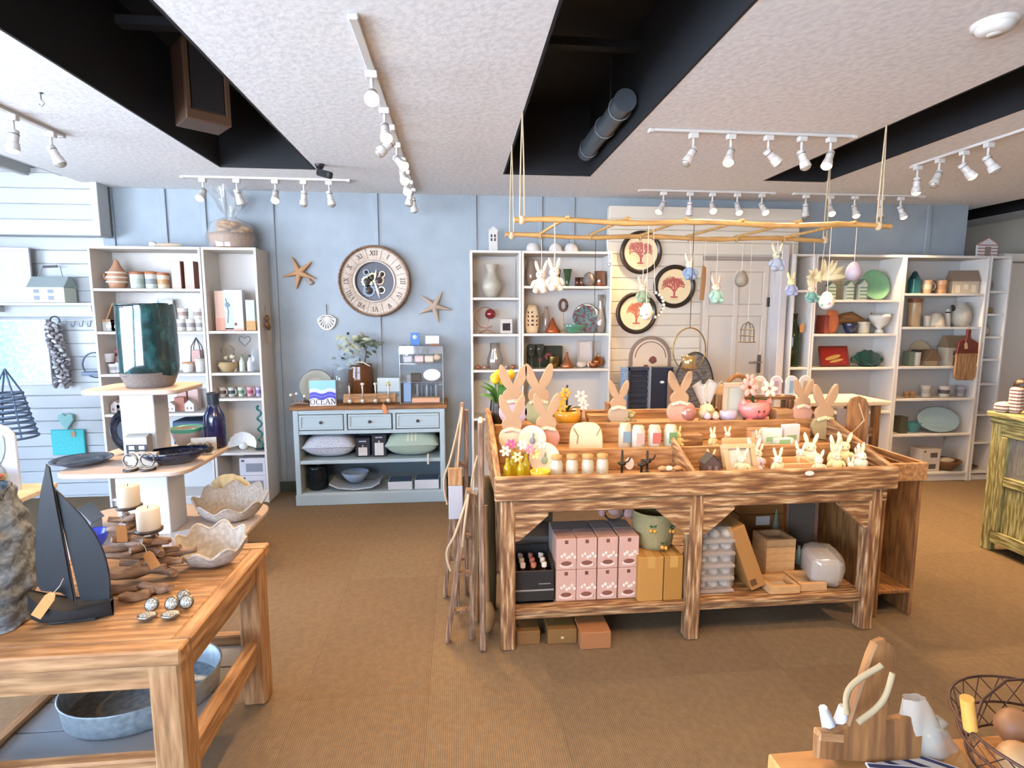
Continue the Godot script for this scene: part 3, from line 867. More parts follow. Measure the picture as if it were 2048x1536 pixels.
# plate standing on its rim, leaning back; r = radius
func plate(called: String, label: String, at: Vector3, r: float, m: Material, o := {}) -> Node3D:
	var t := thing(called, label, o.get("category", "plate"), at, o.get("turn", 0.0), o.get("group", ""))
	var tilt: float = o.get("tilt", 12.0)
	var sx: float = o.get("sx", 1.0)
	var hh: float = o.get("deep", 0.16) * r
	var b := Basis(Vector3.RIGHT, deg_to_rad(90.0 - tilt))
	var xf := Transform3D(b, Vector3(0, r * cos(deg_to_rad(tilt)), 0)) if not o.get("flat", false) else Transform3D(Basis(), Vector3.ZERO)
	var g := G.new().lathe([[0, 0], [r * 0.55, 0], [r * 0.62, hh * 0.15], [r * 0.97, hh * 0.9], [r, hh], [r * 0.96, hh * 1.05], [r * 0.62, hh * 0.35], [r * 0.5, hh * 0.22], [0, hh * 0.2]], o.get("seg", 36), xf, sx, 1.0)
	part(t, "dish", g, m)
	if o.has("rim"):
		part(t, "rim", G.new().lathe([[r * 0.8, hh * 0.68], [r * 1.0, hh * 1.09], [r * 1.004, hh], [r * 0.99, hh * 0.9]], 36, xf, sx, 1.0), o.rim)
	if o.has("centre"):
		part(t, "centre", G.new().lathe([[r * 0.5, hh * 0.26], [0, hh * 0.24]], 30, xf, sx, 1.0), o.centre)
	return t

func frame_rect(label: String, at: Vector3, w: float, h: float, fm: Material, pic: Material, o := {}) -> Node3D:
	var t := thing(o.get("called", "framed_picture"), label, o.get("category", "picture frame"), at, o.get("turn", 0.0), o.get("group", ""))
	var k: float = o.get("bar", 0.02)
	var d: float = o.get("depth", 0.02)
	var lean := Vector3(-o.get("tilt", 0.0), 0, 0)
	var f := part(t, "frame", addb(addb(addb(bx(-w / 2, 0, -d / 2, w / 2, k, d / 2, 0.002), -w / 2, h - k, -d / 2, w / 2, h, d / 2, 0.002), -w / 2, k, -d / 2, -w / 2 + k, h - k, d / 2, 0.002), w / 2 - k, k, -d / 2, w / 2, h - k, d / 2, 0.002), fm, Vector3.ZERO, lean)
	var g := G.new()
	g.uvquad(Vector3(-w / 2 + k, h - k, 0), Vector3(w / 2 - k, h - k, 0), Vector3(w / 2 - k, k, 0), Vector3(-w / 2 + k, k, 0))
	part(f, "picture", g, pic)
	part(f, "backing", bx(-w / 2 + k, k, -d / 2, w / 2 - k, h - k, -0.001), mat("8a7a66", 0.8))
	return t

func rope(g: G, pts: Array, r: float) -> G:
	var c := Curve3D.new()
	c.bake_interval = 0.004
	for i in pts.size():
		var a: Vector3 = pts[maxi(i - 1, 0)]
		var b: Vector3 = pts[mini(i + 1, pts.size() - 1)]
		c.add_point(pts[i], -(b - a) * 0.2, (b - a) * 0.2)
	var q := []
	var L := c.get_baked_length()
	var k := maxi(4, int(L / maxf(0.004, r * 1.5)))
	for i in k + 1:
		q.append(c.sample_baked(L * i / k))
	return g.tube(q, r, 6)

# outline of a rabbit head and ears, unit height
func bunny_outline() -> Array:
	var c := Curve2D.new()
	var P := [[-0.2, 0.0], [-0.24, 0.14], [-0.21, 0.27], [-0.14, 0.35], [-0.22, 0.46], [-0.30, 0.66], [-0.31, 0.9], [-0.26, 0.98], [-0.16, 0.86], [-0.06, 0.62], [0.0, 0.47], [0.06, 0.62], [0.16, 0.86], [0.26, 0.98], [0.31, 0.9], [0.30, 0.66], [0.22, 0.46], [0.14, 0.35], [0.21, 0.27], [0.24, 0.14], [0.2, 0.0]]
	for i in P.size():
		var a: Array = P[maxi(i - 1, 0)]
		var b: Array = P[mini(i + 1, P.size() - 1)]
		var tn := Vector2(b[0] - a[0], b[1] - a[1]) * 0.16
		if i == 0 or i == P.size() - 1 or i == 10:
			tn = Vector2.ZERO
		c.add_point(Vector2(P[i][0], P[i][1]), -tn, tn)
	var r := []
	for i in P.size() - 1:
		for k in 3:
			r.append(c.sample(i, k / 3.0))
	r.append(Vector2(0.2, 0))
	return r

func bunny_board(label: String, at: Vector3, h: float, body: String, turn := 0.0, bow := "e8cdb4") -> Node3D:
	var t := thing("wooden_bunny", label, "ornament", at, turn, "wooden cut-out bunnies on the display table")
	var o := []
	for p: Vector2 in bunny_outline():
		o.append(Vector2(p.x * h * 0.72, p.y * h * 0.62 + h * 0.38))
	part(t, "head", G.new().ext(o, 0.02, 0.002), mat("b3916f", 0.7))
	part(t, "body", G.new().ext(ring2(h * 0.23, 26, 1.0, 0.95), 0.022, 0.002, Transform3D(Basis(), Vector3(0, h * 0.22, 0))), mat(body, 0.6))
	var g := G.new()
	for i in 7:
		var x := (i - 3) * h * 0.042
		g.ball(Vector3(x, h * 0.4 - absf(x) * 0.25, 0.016), Vector3(0.011, 0.011, 0.009), 8, 6)
	part(t, "beaded_collar", g, mat(bow, 0.6))
	return t

func leaf(g: G, a: Vector3, b: Vector3, wd: float, nrm := Vector3.UP, bend := 0.15) -> G:
	var d := b - a
	var s := d.cross(nrm).normalized()
	var up := s.cross(d).normalized()
	return g.grid(2, 6, func(u: float, v: float) -> Vector3:
		var w := wd * sin(PI * clampf(v * 0.94 + 0.05, 0, 1))
		return a + d * v + up * (sin(v * PI) * bend * d.length() - absf(u - 0.5) * -0.3 * w) + s * (u - 0.5) * w)

func price_tag(parent: Node3D, at: Vector3, w: float, h: float, hex: String, rot := Vector3.ZERO) -> void:
	var p := part(parent, "price_tag", G.new().ext([Vector2(-w / 2, 0), Vector2(w / 2, 0), Vector2(w / 2, h * 0.8), Vector2(w * 0.25, h), Vector2(-w * 0.25, h), Vector2(-w / 2, h * 0.8)], 0.0015, 0.0), mat(hex, 0.8), at, rot)
	part(p, "tag_string", G.new().tube([Vector3(0, h * 0.9, 0), Vector3(0.004, h * 1.3, 0), Vector3(0, h * 1.6, 0)], 0.0012, 5), mat("cbb89a", 0.8))

# ---------------------------------------------------------------- left bookcases
func left_shelves() -> void:
	var t: Node3D
	# wide bookcase, first shelf
	t = turned("striped_teapot", "terracotta striped teapot with pointed lid on the left bookcase's top shelf", "teapot", Vector3(-2.602, 1.708, -4.6), 0.139, 0.224, [[0, 0], [0.75, 0], [0.95, 0.2], [1.0, 0.42], [0.8, 0.58], [0.72, 0.62], [0.4, 0.78], [0.2, 0.95], [0, 1.0]], mat("b98a6c", 0.5))
	for y in [0.05, 0.085, 0.12]:
		part(t, "stripe", G.new().lathe([[0.073, y - 0.006], [0.076, y], [0.073, y + 0.006]], 24), mat("e5d5c2", 0.5))
	part(t, "spout", G.new().tube([Vector3(-0.06, 0.06, 0), Vector3(-0.09, 0.08, 0), Vector3(-0.1, 0.12, 0)], [0.014, 0.011, 0.008], 8), mat("b98a6c", 0.5))
	part(t, "handle", G.new().tube(arc(Vector3(0.065, 0.085, 0), 0.04, -1.4, 1.4, 8), 0.007, 6), mat("7b5238", 0.5))
	var jars := [[Vector3(-2.457, 1.708, -4.6), 0.101, 0.139], [Vector3(-2.353, 1.708, -4.6), 0.089, 0.14], [Vector3(-2.267, 1.708, -4.6), 0.086, 0.132]]
	for i in 3:
		var j: Array = jars[i]
		t = cup(["frosted jar with copper lid nearest the striped teapot", "frosted jar with copper lid, middle of three on the top shelf", "cream printed jar with copper lid beside the tall pink boxes"][i], j[0], j[1], j[2] * 0.8, ["cfd8cf", "d3dad6", "dcc9b0"][i], {"called": "lidded_jar", "category": "jar", "handle": false, "foot": 0.95, "lid": "a5623c", "band": ["b4c4b4", "8a8f8c", "b98f62"][i], "group": "frosted jars on the left bookcase"})
	for i in 2:
		t = carton(["tall pink gift box with heart tag, left of two on the top shelf", "tall pink gift box with heart tag against the bookcase divider"][i], [Vector3(-2.146, 1.708, -4.6), 0.086, 0.222][0] if i == 0 else [Vector3(-2.05, 1.708, -4.6), 0.086, 0.223][0], 0.078, 0.21, 0.08, "dcb4a6", {"group": "tall pink gift boxes", "turn": -12.0})
		part(t, "side_stripe", bx(0.039, 0, -0.04, 0.0405, 0.21, 0.04), mat("6b4034", 0.7))
		part(t, "heart_tag", G.new().ext([Vector2(0, -0.018), Vector2(0.02, 0.006), Vector2(0.016, 0.016), Vector2(0.007, 0.018), Vector2(0, 0.011), Vector2(-0.007, 0.018), Vector2(-0.016, 0.016), Vector2(-0.02, 0.006)], 0.003, 0.0), mat("f1ebe2", 0.6), Vector3(0, 0.045, 0.042))
	t = thing("driftwood_ornament", "little bleached driftwood fish lying on top of the left bookcase", "ornament", Vector3(-2.212, 2.041, -4.55))
	t.position.y = 2.022
	part(t, "body", G.new().ball(Vector3(0.02, 0.016, 0), Vector3(0.1, 0.016, 0.02), 12, 8, Basis(), 0.12), mat("c9b49c", 0.8))
	part(t, "tail", G.new().ball(Vector3(-0.09, 0.02, 0), Vector3(0.03, 0.022, 0.02), 10, 7, Basis(), 0.2), mat("d9d6d0", 0.8))
	# second shelf
	var bags := [[Vector3(-2.675, 1.384, -4.6), 0.093, 0.089], [Vector3(-2.613, 1.384, -4.6), 0.093, 0.09]]
	for i in 2:
		var b: Array = bags[i]
		t = carton(["tiny brown keepsake tub with tag, left of the pair", "tiny brown keepsake tub with tag, nearer the green vase"][i], b[0], b[1], b[2], 0.07, "c8c6bd", {"called": "keepsake_tub", "category": "tub", "band": [0.78, 1.02, "b48e66"], "group": "keepsake tubs"})
		part(t, "ribbon", G.new().tube([Vector3(-0.03 + 0.05 * i, 0.09, 0), Vector3(0.012 - 0.02 * i, 0.22, -0.02)], 0.006, 6), mat("c79a6b", 0.7))
		part(t, "disc_tag", G.new().lathe([[0, 0], [0.022, 0], [0.022, 0.003], [0, 0.003]], 14), mat("efe9e0", 0.6), Vector3(0, 0.035, 0.036), Vector3(90, 0, 0))
	carton("pink brown backing box behind the two keepsake tubs", [Vector3(-2.647, 1.384, -4.7), 0.151, 0.226][0] + Vector3(0.02, 0, 0), 0.13, 0.2, 0.07, "a8766a")
	cup("white candle tub with copper lid behind the green vase", [Vector3(-2.449, 1.384, -4.68), 0.08, 0.203][0], 0.085, 0.17, "e6e0d8", {"called": "candle_tub", "category": "candle", "handle": false, "lid": "9a4a38"})
	frame_rect("pale blue square framed card behind the white beakers", [Vector3(-2.327, 1.384, -4.72), 0.113, 0.27][0], 0.125, 0.25, mat("b8c3d2", 0.5), mat("c8d2de", 0.6), {"bar": 0.014})
	var cups := [[Vector3(-2.159, 1.384, -4.6), 0.071, 0.09], [Vector3(-2.088, 1.384, -4.6), 0.071, 0.091], [Vector3(-2.019, 1.384, -4.6), 0.067, 0.091]]
	for i in 3:
		var c: Array = cups[i]
		cup(["white beaker with grey print nearest the green vase, lower row", "white beaker with grey print, middle of the lower row", "white beaker with grey print at the divider, lower row"][i], c[0], c[1], c[2], "e2ddd8", {"called": "beaker", "category": "beaker", "handle": false, "foot": 0.9, "band": "9a9490", "group": "printed white beakers"})
	for i in 2:
		cup(["white beaker stacked on the row beside the green vase", "white beaker stacked on the row next to the divider"][i], Vector3([-2.141, -2.025][i], 1.382 + 0.093, -4.6), 0.075, 0.085, "e2ddd8", {"called": "beaker", "category": "beaker", "handle": false, "foot": 0.9, "band": "a39088", "group": "printed white beakers"})
	# third shelf
	var tubs := [[Vector3(-2.679, 1.057, -4.6), 0.086, 0.075], [Vector3(-2.619, 1.057, -4.6), 0.094, 0.083]]
	for i in 2:
		var c: Array = tubs[i]
		cup(["low white candle bowl, lower left of the third shelf", "low white candle bowl beside the base of the green vase"][i], c[0], c[1], c[2], "e3dedb", {"called": "candle_bowl", "category": "candle", "handle": false, "foot": 0.8, "band": "a8a4a4", "group": "white candle bowls"})
	cup("low white candle bowl stacked on another at the left", Vector3(-2.712, 1.056 + 0.085, -4.6), 0.08, 0.07, "e3dedb", {"called": "candle_bowl", "category": "candle", "handle": false, "foot": 0.8, "group": "white candle bowls"})
	t = thing("ribbon_bow", "dusty pink ribbon bow on a box, left of the green vase", "bow", [Vector3(-2.644, 1.057, -4.66), 0.119, 0.211][0])
	part(t, "box", bx(-0.05, 0, -0.04, 0.05, 0.13, 0.04, 0.002), mat("a97f74", 0.7))
	part(t, "bow", G.new().ball(Vector3(-0.035, 0.16, 0), Vector3(0.035, 0.028, 0.02), 10, 7).ball(Vector3(0.035, 0.16, 0), Vector3(0.035, 0.028, 0.02), 10, 7).ball(Vector3(0, 0.155, 0.01), Vector3(0.014, 0.016, 0.016), 8, 6), mat("b47a76", 0.6))
	var tb := [[Vector3(-2.131, 1.057, -4.6), 0.087, 0.068], [Vector3(-2.039, 1.057, -4.6), 0.072, 0.092]]
	for i in 2:
		var c: Array = tb[i]
		cup(["white candle pot with orange wax right of the green vase", "white candle pot with a black lid at the divider"][i], c[0], c[1], c[2], "e6e1da", {"called": "candle_pot", "category": "candle", "handle": false, "foot": 0.85, "lid": ["d8a070", "d9d2c6"][i]})
	t = thing("wire_lantern", "small black wire lantern with pink panels on the third shelf", "lantern", [Vector3(-2.102, 1.057, -4.7), 0.114, 0.223][0])
	var g := G.new()
	for x: float in [-0.045, 0.045]:
		for z: float in [-0.03, 0.03]:
			g.tube([Vector3(x, 0, z), Vector3(x * 0.7, 0.2, z * 0.7), Vector3(0, 0.27, 0)], 0.004, 5)
	part(t, "frame", g, mat("4c4347", 0.5, 0.3))
	part(t, "panels", bx(-0.036, 0.01, -0.024, 0.036, 0.17, 0.024), mat("c79f94", 0.6))
	# fourth shelf: little house candles
	var hs := [[Vector3(-2.684, 0.745, -4.6), 0.075, 0.075], [Vector3(-2.637, 0.745, -4.6), 0.079, 0.075], [Vector3(-2.274, 0.745, -4.6), 0.072, 0.064], [Vector3(-2.131, 0.745, -4.6), 0.076, 0.076]]
	for i in 4:
		var c: Array = hs[i]
		house("house_candle", ["white gabled house candle at the left end of the lowest visible shelf", "white gabled house candle, second from the left, beside the stand post", "white gabled house candle just right of the stand post", "white gabled house candle beside the brown block, near the divider"][i], c[0], c[1], c[2] * 1.2, 0.06, "d9cfc8", "d2c4ba", {"gable": true, "category": "candle", "group": "house candles", "windows": [[-0.2, 0.2, 0.18, 0.2], [0.2, 0.2, 0.18, 0.2]], "pane": "8a6f66"})
	carton("red brown block between the house candles right of the stand post", [Vector3(-2.223, 0.745, -4.64), 0.081, 0.113][0], 0.075, 0.11, 0.06, "a86b58")
	carton("dusty pink carton behind the left pair of house candles", [Vector3(-2.669, 0.745, -4.71), 0.105, 0.146][0], 0.11, 0.15, 0.06, "b08a80")
	carton("pale pink carton behind the right house candles, left one", [Vector3(-2.244, 0.745, -4.72), 0.074, 0.173][0], 0.075, 0.17, 0.05, "cfa89c")
	carton("pale pink carton behind the right house candles, right one", [Vector3(-2.154, 0.745, -4.72), 0.082, 0.173][0], 0.08, 0.165, 0.05, "d2b0a4")
	t = carton("navy presentation box on the shelf behind the blue bottle", Vector3(-2.1, 0.4215, -4.6), 0.26, 0.26, 0.2, "26364f", {"band": [0.86, 0.95, "3d5573"]})

	# narrow bookcase
	t = thing("gift_basket", "wrapped gift basket of golden woven petals in clear film, topmost on the narrow bookcase", "basket", Vector3(-1.748, 2.021, -4.62))
	part(t, "basket", G.new().lathe([[0, 0], [0.1, 0], [0.15, 0.03], [0.165, 0.08], [0.16, 0.11], [0.15, 0.1], [0.13, 0.04], [0, 0.02]], 24), M["honeyy"])
	g = G.new()
	for i in 26:
		var a := i * 2.4
		var rr := 0.03 + 0.1 * fmod(i * 0.37, 1.0)
		g.ball(Vector3(cos(a) * rr, 0.1 + 0.11 * (1.0 - rr / 0.16) + 0.02 * sin(i), sin(a) * rr), Vector3(0.045, 0.022, 0.03), 8, 6, Basis(Vector3.UP, -a))
	part(t, "filling", g, grain("petal", noise_tex("petal", 31, 0.03, [[0.0, "8c5a32"], [0.5, "c4935a"], [1.0, "e0bd88"]]), Vector3(8, 8, 8), 0.5))
	g = G.new()
	g.grid(22, 8, func(u: float, v: float) -> Vector3:
		var a := u * TAU
		var r0 := lerpf(0.03, 0.13, v) * (1.0 + 0.28 * sin(a * 7.0 + v * 5.0))
		return Vector3(cos(a) * r0, 0.24 + v * 0.2 + 0.03 * sin(a * 5.0), sin(a) * r0))
	g.lathe([[0.175, 0.0], [0.185, 0.09], [0.15, 0.19], [0.03, 0.245]], 20)
	part(t, "clear_wrap", g, mat("eef2f5", 0.08, 0.0, {"alpha": 0.22}))
	var pf := [[Vector3(-1.852, 1.386, -4.6), 0.071, 0.309], [Vector3(-1.748, 1.386, -4.6), 0.139, 0.317], [Vector3(-1.624, 1.386, -4.6), 0.068, 0.239]]
	for i in 3:
		var c: Array = pf[i]
		t = carton(["pink coral-print diffuser box, left on the narrow bookcase", "white floral diffuser box in the middle of the narrow bookcase", "small green-and-gold box at the right of the narrow bookcase"][i], c[0], c[1], c[2], 0.06, ["e0bba6", "dcd9e6", "cfdcd2"][i], {"called": "diffuser_box", "band": [0.0, 0.32 if i != 1 else 0.06, ["dda389", "e2b7a0", "c99a5f"][i]]})
		if i == 1:
			part(t, "print_panel", bx(-c[1] / 2, 0.01, 0.03, -c[1] * 0.05, c[2] * 0.98, 0.031), mat("c6dce0", 0.6))
			part(t, "printed_sprig", G.new().tube([Vector3(-0.05, 0.06, 0.032), Vector3(-0.04, 0.15, 0.032), Vector3(-0.055, 0.25, 0.032)], 0.004, 5).ball(Vector3(-0.045, 0.2, 0.032), Vector3(0.02, 0.02, 0.002), 8, 6), mat("8896a8", 0.6))
			part(t, "printed_mark", G.new().ball(Vector3(0.01, 0.05, 0.031), Vector3(0.01, 0.012, 0.002), 8, 6), mat("7a4a40", 0.6))
	t = thing("wicker_heart", "pale wicker heart wreath standing on a woven basket, narrow bookcase", "wreath", [Vector3(-1.825, 1.059, -4.6), 0.176, 0.224][0])
	part(t, "basket", G.new().lathe([[0, 0], [0.05, 0], [0.075, 0.05], [0.07, 0.08], [0.06, 0.08], [0.045, 0.02], [0, 0.015]], 18), mat("b59c72", 0.8))
	part(t, "ring", G.new().tube(arc(Vector3(0, 0.16, 0), 0.05, 0, TAU * 0.97, 20), 0.006, 6), mat("8c8068", 0.7))
	part(t, "flower", G.new().ball(Vector3(0.04, 0.12, 0.01), Vector3(0.025, 0.02, 0.02), 8, 6, Basis(), 0.2).ball(Vector3(-0.01, 0.11, 0.012), Vector3(0.02, 0.018, 0.018), 8, 6, Basis(), 0.2), mat("c9c0a2", 0.7))
	var sb := [[Vector3(-1.779, 1.059, -4.6), 0.04, 0.12], [Vector3(-1.719, 1.059, -4.6), 0.044, 0.12], [Vector3(-1.658, 1.059, -4.6), 0.044, 0.12]]
	for i in 3:
		var c: Array = sb[i]
		t = turned("scent_bottle", ["small white scent bottle beside the wicker heart", "small white scent bottle with green neck, middle of three", "small white scent bottle with dark cap, right of three"][i], "bottle", c[0], c[1], c[2], BOTTLE, mat(["e2d3cd", "d3e0d2", "e4e2e6"][i], 0.25), {"group": "small scent bottles"})
		part(t, "cap", G.new().lathe([[0, c[2] * 0.95], [c[1] * 0.25, c[2] * 0.95], [c[1] * 0.25, c[2] * 1.1], [0, c[2] * 1.1]], 12), mat(["5b4a44", "7f9a78", "33363c"][i], 0.4))
	turned("glass_dome", "clear glass jar at the right end of the bottle shelf", "jar", [Vector3(-1.615, 1.059, -4.6), 0.072, 0.209][0], 0.08, 0.2, [[0, 0], [0.8, 0], [1, 0.05], [1, 0.6], [0.7, 0.85], [0.3, 0.95], [0, 1.0]], mat("dfe9f0", 0.05, 0.0, {"alpha": 0.3}))
	t = thing("wire_heart", "grey wire heart hanging under the narrow bookcase's first shelf", "ornament", Vector3(-1.667, 1.274, -4.54))
	t.position.y = 1.384 - 0.02
	part(t, "hanging_loop", G.new().tube([Vector3(0, 0, 0), Vector3(0, -0.02, 0)], 0.0015, 5), mat("777c84", 0.5, 0.5))
	part(t, "heart", G.new().tube([Vector3(0, -0.035, 0), Vector3(0.02, -0.022, 0), Vector3(0.042, -0.03, 0), Vector3(0.042, -0.055, 0), Vector3(0, -0.1, 0), Vector3(-0.042, -0.055, 0), Vector3(-0.042, -0.03, 0), Vector3(-0.02, -0.022, 0)], 0.004, 6, false, true), mat("777c84", 0.5, 0.5))
	var mg := [[Vector3(-1.881, 0.857, -4.6), 0.064, 0.076], [Vector3(-1.813, 0.857, -4.6), 0.068, 0.076], [Vector3(-1.74, 0.857, -4.6), 0.06, 0.077], [Vector3(-1.67, 0.857, -4.6), 0.061, 0.077], [Vector3(-1.605, 0.857, -4.6), 0.053, 0.077]]
	for i in 5:
		var c: Array = mg[i]
		cup(["cream mug with brown print, nearest the blue bottle", "white mug with black leaf print, second in the row of five", "pale green mug, middle of the row of five", "pink patterned mug, fourth in the row of five", "lilac mug at the bookcase's right side panel"][i], c[0], c[1], c[2], ["ddd6cf", "d6dad6", "d5ddd2", "d9a9b4", "cfc0dc"][i], {"band": ["6e5a4e", "3c4a48", "6d9478", "b2586e", "8a78a2"][i], "group": "row of small printed mugs", "turn": -20.0})
	# white scallop plate and teal candlestick
	t = thing("shell_plate", "white scallop-shell plate propped up in the narrow bookcase", "plate", [Vector3(-1.749, 0.419, -4.6), 0.196, 0.179][0])
	g = G.new()
	g.grid(24, 8, func(u: float, v: float) -> Vector3:
		var a := lerpf(-0.25, PI + 0.25, u)
		var r := v * 0.105 * (1.0 + 0.03 * cos(u * TAU * 9.0) * v)
		return Vector3(cos(a) * r * 1.05, 0.055 + sin(a) * r * 0.95 - 0.01, -0.03 * sin(a) * v + 0.02 * v * v + 0.003 * cos(u * TAU * 9.0)))
	g.grid(24, 8, func(u: float, v: float) -> Vector3:
		var a := lerpf(-0.25, PI + 0.25, u)
		var r := v * 0.105 * (1.0 + 0.03 * cos(u * TAU * 9.0) * v)
		return Vector3(cos(a) * r * 1.05, 0.055 + sin(a) * r * 0.95 - 0.01, -0.008 - 0.03 * sin(a) * v + 0.02 * v * v + 0.003 * cos(u * TAU * 9.0)), true)
	part(t, "shell", g, mat("e9ecea", 0.3))
	part(t, "foot", G.new().ball(Vector3(0, 0.03, 0), Vector3(0.035, 0.03, 0.02), 10, 7), mat("e9ecea", 0.3))
	t = thing("wavy_candlestick", "teal twisted candlestick at the right of the narrow bookcase", "candlestick", [Vector3(-1.611, 0.419, -4.6), 0.057, 0.372][0])
	var pts := []
	for i in 25:
		pts.append(Vector3(0.016 * sin(i * 1.05), 0.012 + i * 0.0145, 0.016 * cos(i * 1.05)))
	part(t, "stem", G.new().tube(pts, 0.009, 7), mat("2f7d73", 0.3, 0.2))
	part(t, "base", G.new().lathe([[0, 0], [0.045, 0], [0.045, 0.006], [0.015, 0.018], [0, 0.02]], 18), mat("3a4548", 0.4, 0.4))
	for i in 2:
		t = carton(["white printed gift box, upper of two at the bottom of the narrow bookcase", "white printed gift box, lower of two at the bottom of the narrow bookcase"][i], Vector3(-1.667, 0.0715 + (0.145 if i == 0 else 0.0), -4.62), 0.2, 0.143, 0.15, "dcdde4", {"group": "white printed gift boxes by the wall"})
		part(t, "print", bx(-0.05, 0.03, 0.075, 0.08, 0.1, 0.076), mat("8b93a0", 0.6))
		part(t, "printed_word", bx(-0.085, 0.115, 0.075, -0.06, 0.13, 0.076), mat("3f4450", 0.6))
	t = thing("hanging_ornament", "gold and brown ornament with a tassel hanging on the narrow bookcase's side", "ornament", Vector3(-1.516, 1.48, -4.6))
	part(t, "cord", G.new().tube([Vector3(-0.006, 0.1, 0), Vector3(0, 0, 0)], 0.002, 5), mat("8d7a5c", 0.8))
	part(t, "bells", G.new().ball(Vector3(0.008, 0.0, 0), Vector3(0.016, 0.03, 0.03), 10, 7).ball(Vector3(0.012, -0.05, 0.015), Vector3(0.018, 0.03, 0.028), 10, 7).ball(Vector3(0.01, -0.07, -0.02), Vector3(0.016, 0.025, 0.026), 10, 7), mat("8a5f30", 0.35, 0.5))
	part(t, "tassel", G.new().tube([Vector3(0.008, -0.09, 0), Vector3(0.008, -0.2, 0)], [0.004, 0.012], 8), mat("a8987e", 0.9))

# ---------------------------------------------------------------- three-tier stand
func stand_goods() -> void:
	var t: Node3D
	var glaze := grain("teal_glaze", noise_tex("teal_glaze", 41, 0.012, [[0.0, "07171c"], [0.45, "0d2f33"], [0.75, "17504e"], [1.0, "3c6f86"]], 4), Vector3(2.5, 1.3, 2.5), 0.16, 0.0, false, {"coat": 1.0})
	t = thing("dark_green_vase", "tall glossy dark green vase with a bare grey clay foot on the top tier", "vase", Vector3(-1.759, 1.1005, -3.34))
	var prof := func(v: float) -> float:
		return 0.152 * (0.80 + 0.2 * smoothstep(0.0, 0.25, v) - 0.03 * smoothstep(0.75, 1.0, v))
	part(t, "glazed_wall", G.new().grid(44, 16, func(u: float, v: float) -> Vector3:
		var a := u * TAU
		var r: float = prof.call(lerpf(0.17, 1.0, v))
		r *= 1.0 - 0.05 * pow(maxf(0.0, cos(a - 2.6)), 6.0) - 0.06 * pow(maxf(0.0, cos(a - 1.9)), 14.0) * v
		return Vector3(cos(a) * r, (0.075 + 0.385 * v) + v * v * 0.012 * sin(a * 2.0 + 0.6) - (1.0 - v) * 0.012 * sin(a * 3.0 + 1.0), sin(a) * r)), glaze)
	part(t, "clay_foot", G.new().grid(36, 6, func(u: float, v: float) -> Vector3:
		var a := u * TAU
		var r: float = prof.call(v * 0.2) * (0.995 if v > 0.1 else 0.9)
		return Vector3(cos(a) * r, v * 0.085, sin(a) * r)), grain("clay", noise_tex("clay", 42, 0.05, [[0.0, "5e5652"], [1.0, "857b74"]]), Vector3(3, 3, 3), 0.85))
	part(t, "rim", G.new().tube(arc(Vector3(0, 0.463, 0), 0.144, 0, TAU, 40, Vector3.RIGHT, Vector3.BACK), 0.006, 6), glaze)
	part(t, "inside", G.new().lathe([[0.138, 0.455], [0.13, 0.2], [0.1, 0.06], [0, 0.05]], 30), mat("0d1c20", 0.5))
	var navy := grain("navy_glaze", noise_tex("navy_glaze", 43, 0.02, [[0.0, "10141f"], [0.6, "1b2438"], [1.0, "33406a"]]), Vector3(4, 4, 4), 0.15, 0.0, false, {"coat": 0.8})
	plate("oval_dish", "dark blue oval dish lying flat at the left end of the middle tier", Vector3(-2.093, 0.681, -3.229), 0.145, navy, {"flat": true, "category": "dish", "deep": 0.2, "sx": 1.0, "rim": mat("2a3346", 0.2, 0.0)})
	t = plate("leaning_dish", "dark oval dish standing on edge, seen side-on on the middle tier", Vector3(-2.004, 0.681, -3.488), 0.13, navy, {"tilt": 14.0, "turn": 62.0, "category": "dish", "sx": 0.75, "centre": mat("5a6c86", 0.25)})
	t = house("house_block", "white block house with four black windows on the middle tier", Vector3(-1.768, 0.681, -3.2), 0.115, 0.17, 0.06, "b9b5ae", "a7a29a", {"eave": 0.96})
	var bk := mat("1f1e20", 0.5)
	part(t, "window_panel", bx(-0.055, 0.05, 0.03, 0.055, 0.115, 0.032), bk)
	for x: float in [-0.026, 0.026]:
		for y: float in [0.068, 0.098]:
			part(t, "pane", bx(x - 0.014, y - 0.01, 0.032, x + 0.014, y + 0.01, 0.0335), mat("e4e1da", 0.5))
	carton("beige block with faint lettering in front of the black-windowed house", Vector3(-1.706, 0.681, -3.135), 0.13, 0.08, 0.03, "c4bcae")
	for i in 2:
		t = thing("napkin_ring", ["silver napkin ring on a printed disc, left of the pair", "silver napkin ring on a printed disc, right of the pair"][i], "napkin ring", Vector3([-1.745, -1.659][i], 0.681, -3.06), 0, "napkin rings on the middle tier")
		part(t, "disc", G.new().lathe([[0, 0], [0.036, 0], [0.038, 0.006], [0.034, 0.012], [0, 0.012]], 20), mat("3f3d3c", 0.3, 0.4))
		part(t, "face", G.new().lathe([[0.03, 0.0125], [0, 0.0127]], 16), mat("cbc5b8", 0.4))
		part(t, "ring", G.new().tube(arc(Vector3(0, 0.055, 0), 0.036, 0, TAU, 20), 0.005, 6, false, true), mat("8f877d", 0.25, 0.9))
	t = thing("navy_oval_bowl", "long dark blue oval bowl at the right of the middle tier", "bowl", Vector3(-1.585, 0.681, -3.2), 24)
	part(t, "bowl", G.new().lathe([[0, 0], [0.08, 0], [0.145, 0.04], [0.172, 0.07], [0.167, 0.073], [0.135, 0.045], [0.07, 0.012], [0, 0.01]], 36, Transform3D(), 1.0, 0.6), navy)
	part(t, "rim", G.new().lathe([[0.167, 0.068], [0.174, 0.074], [0.165, 0.074]], 36, Transform3D(), 1.0, 0.6), mat("4a4a52", 0.2, 0.3))
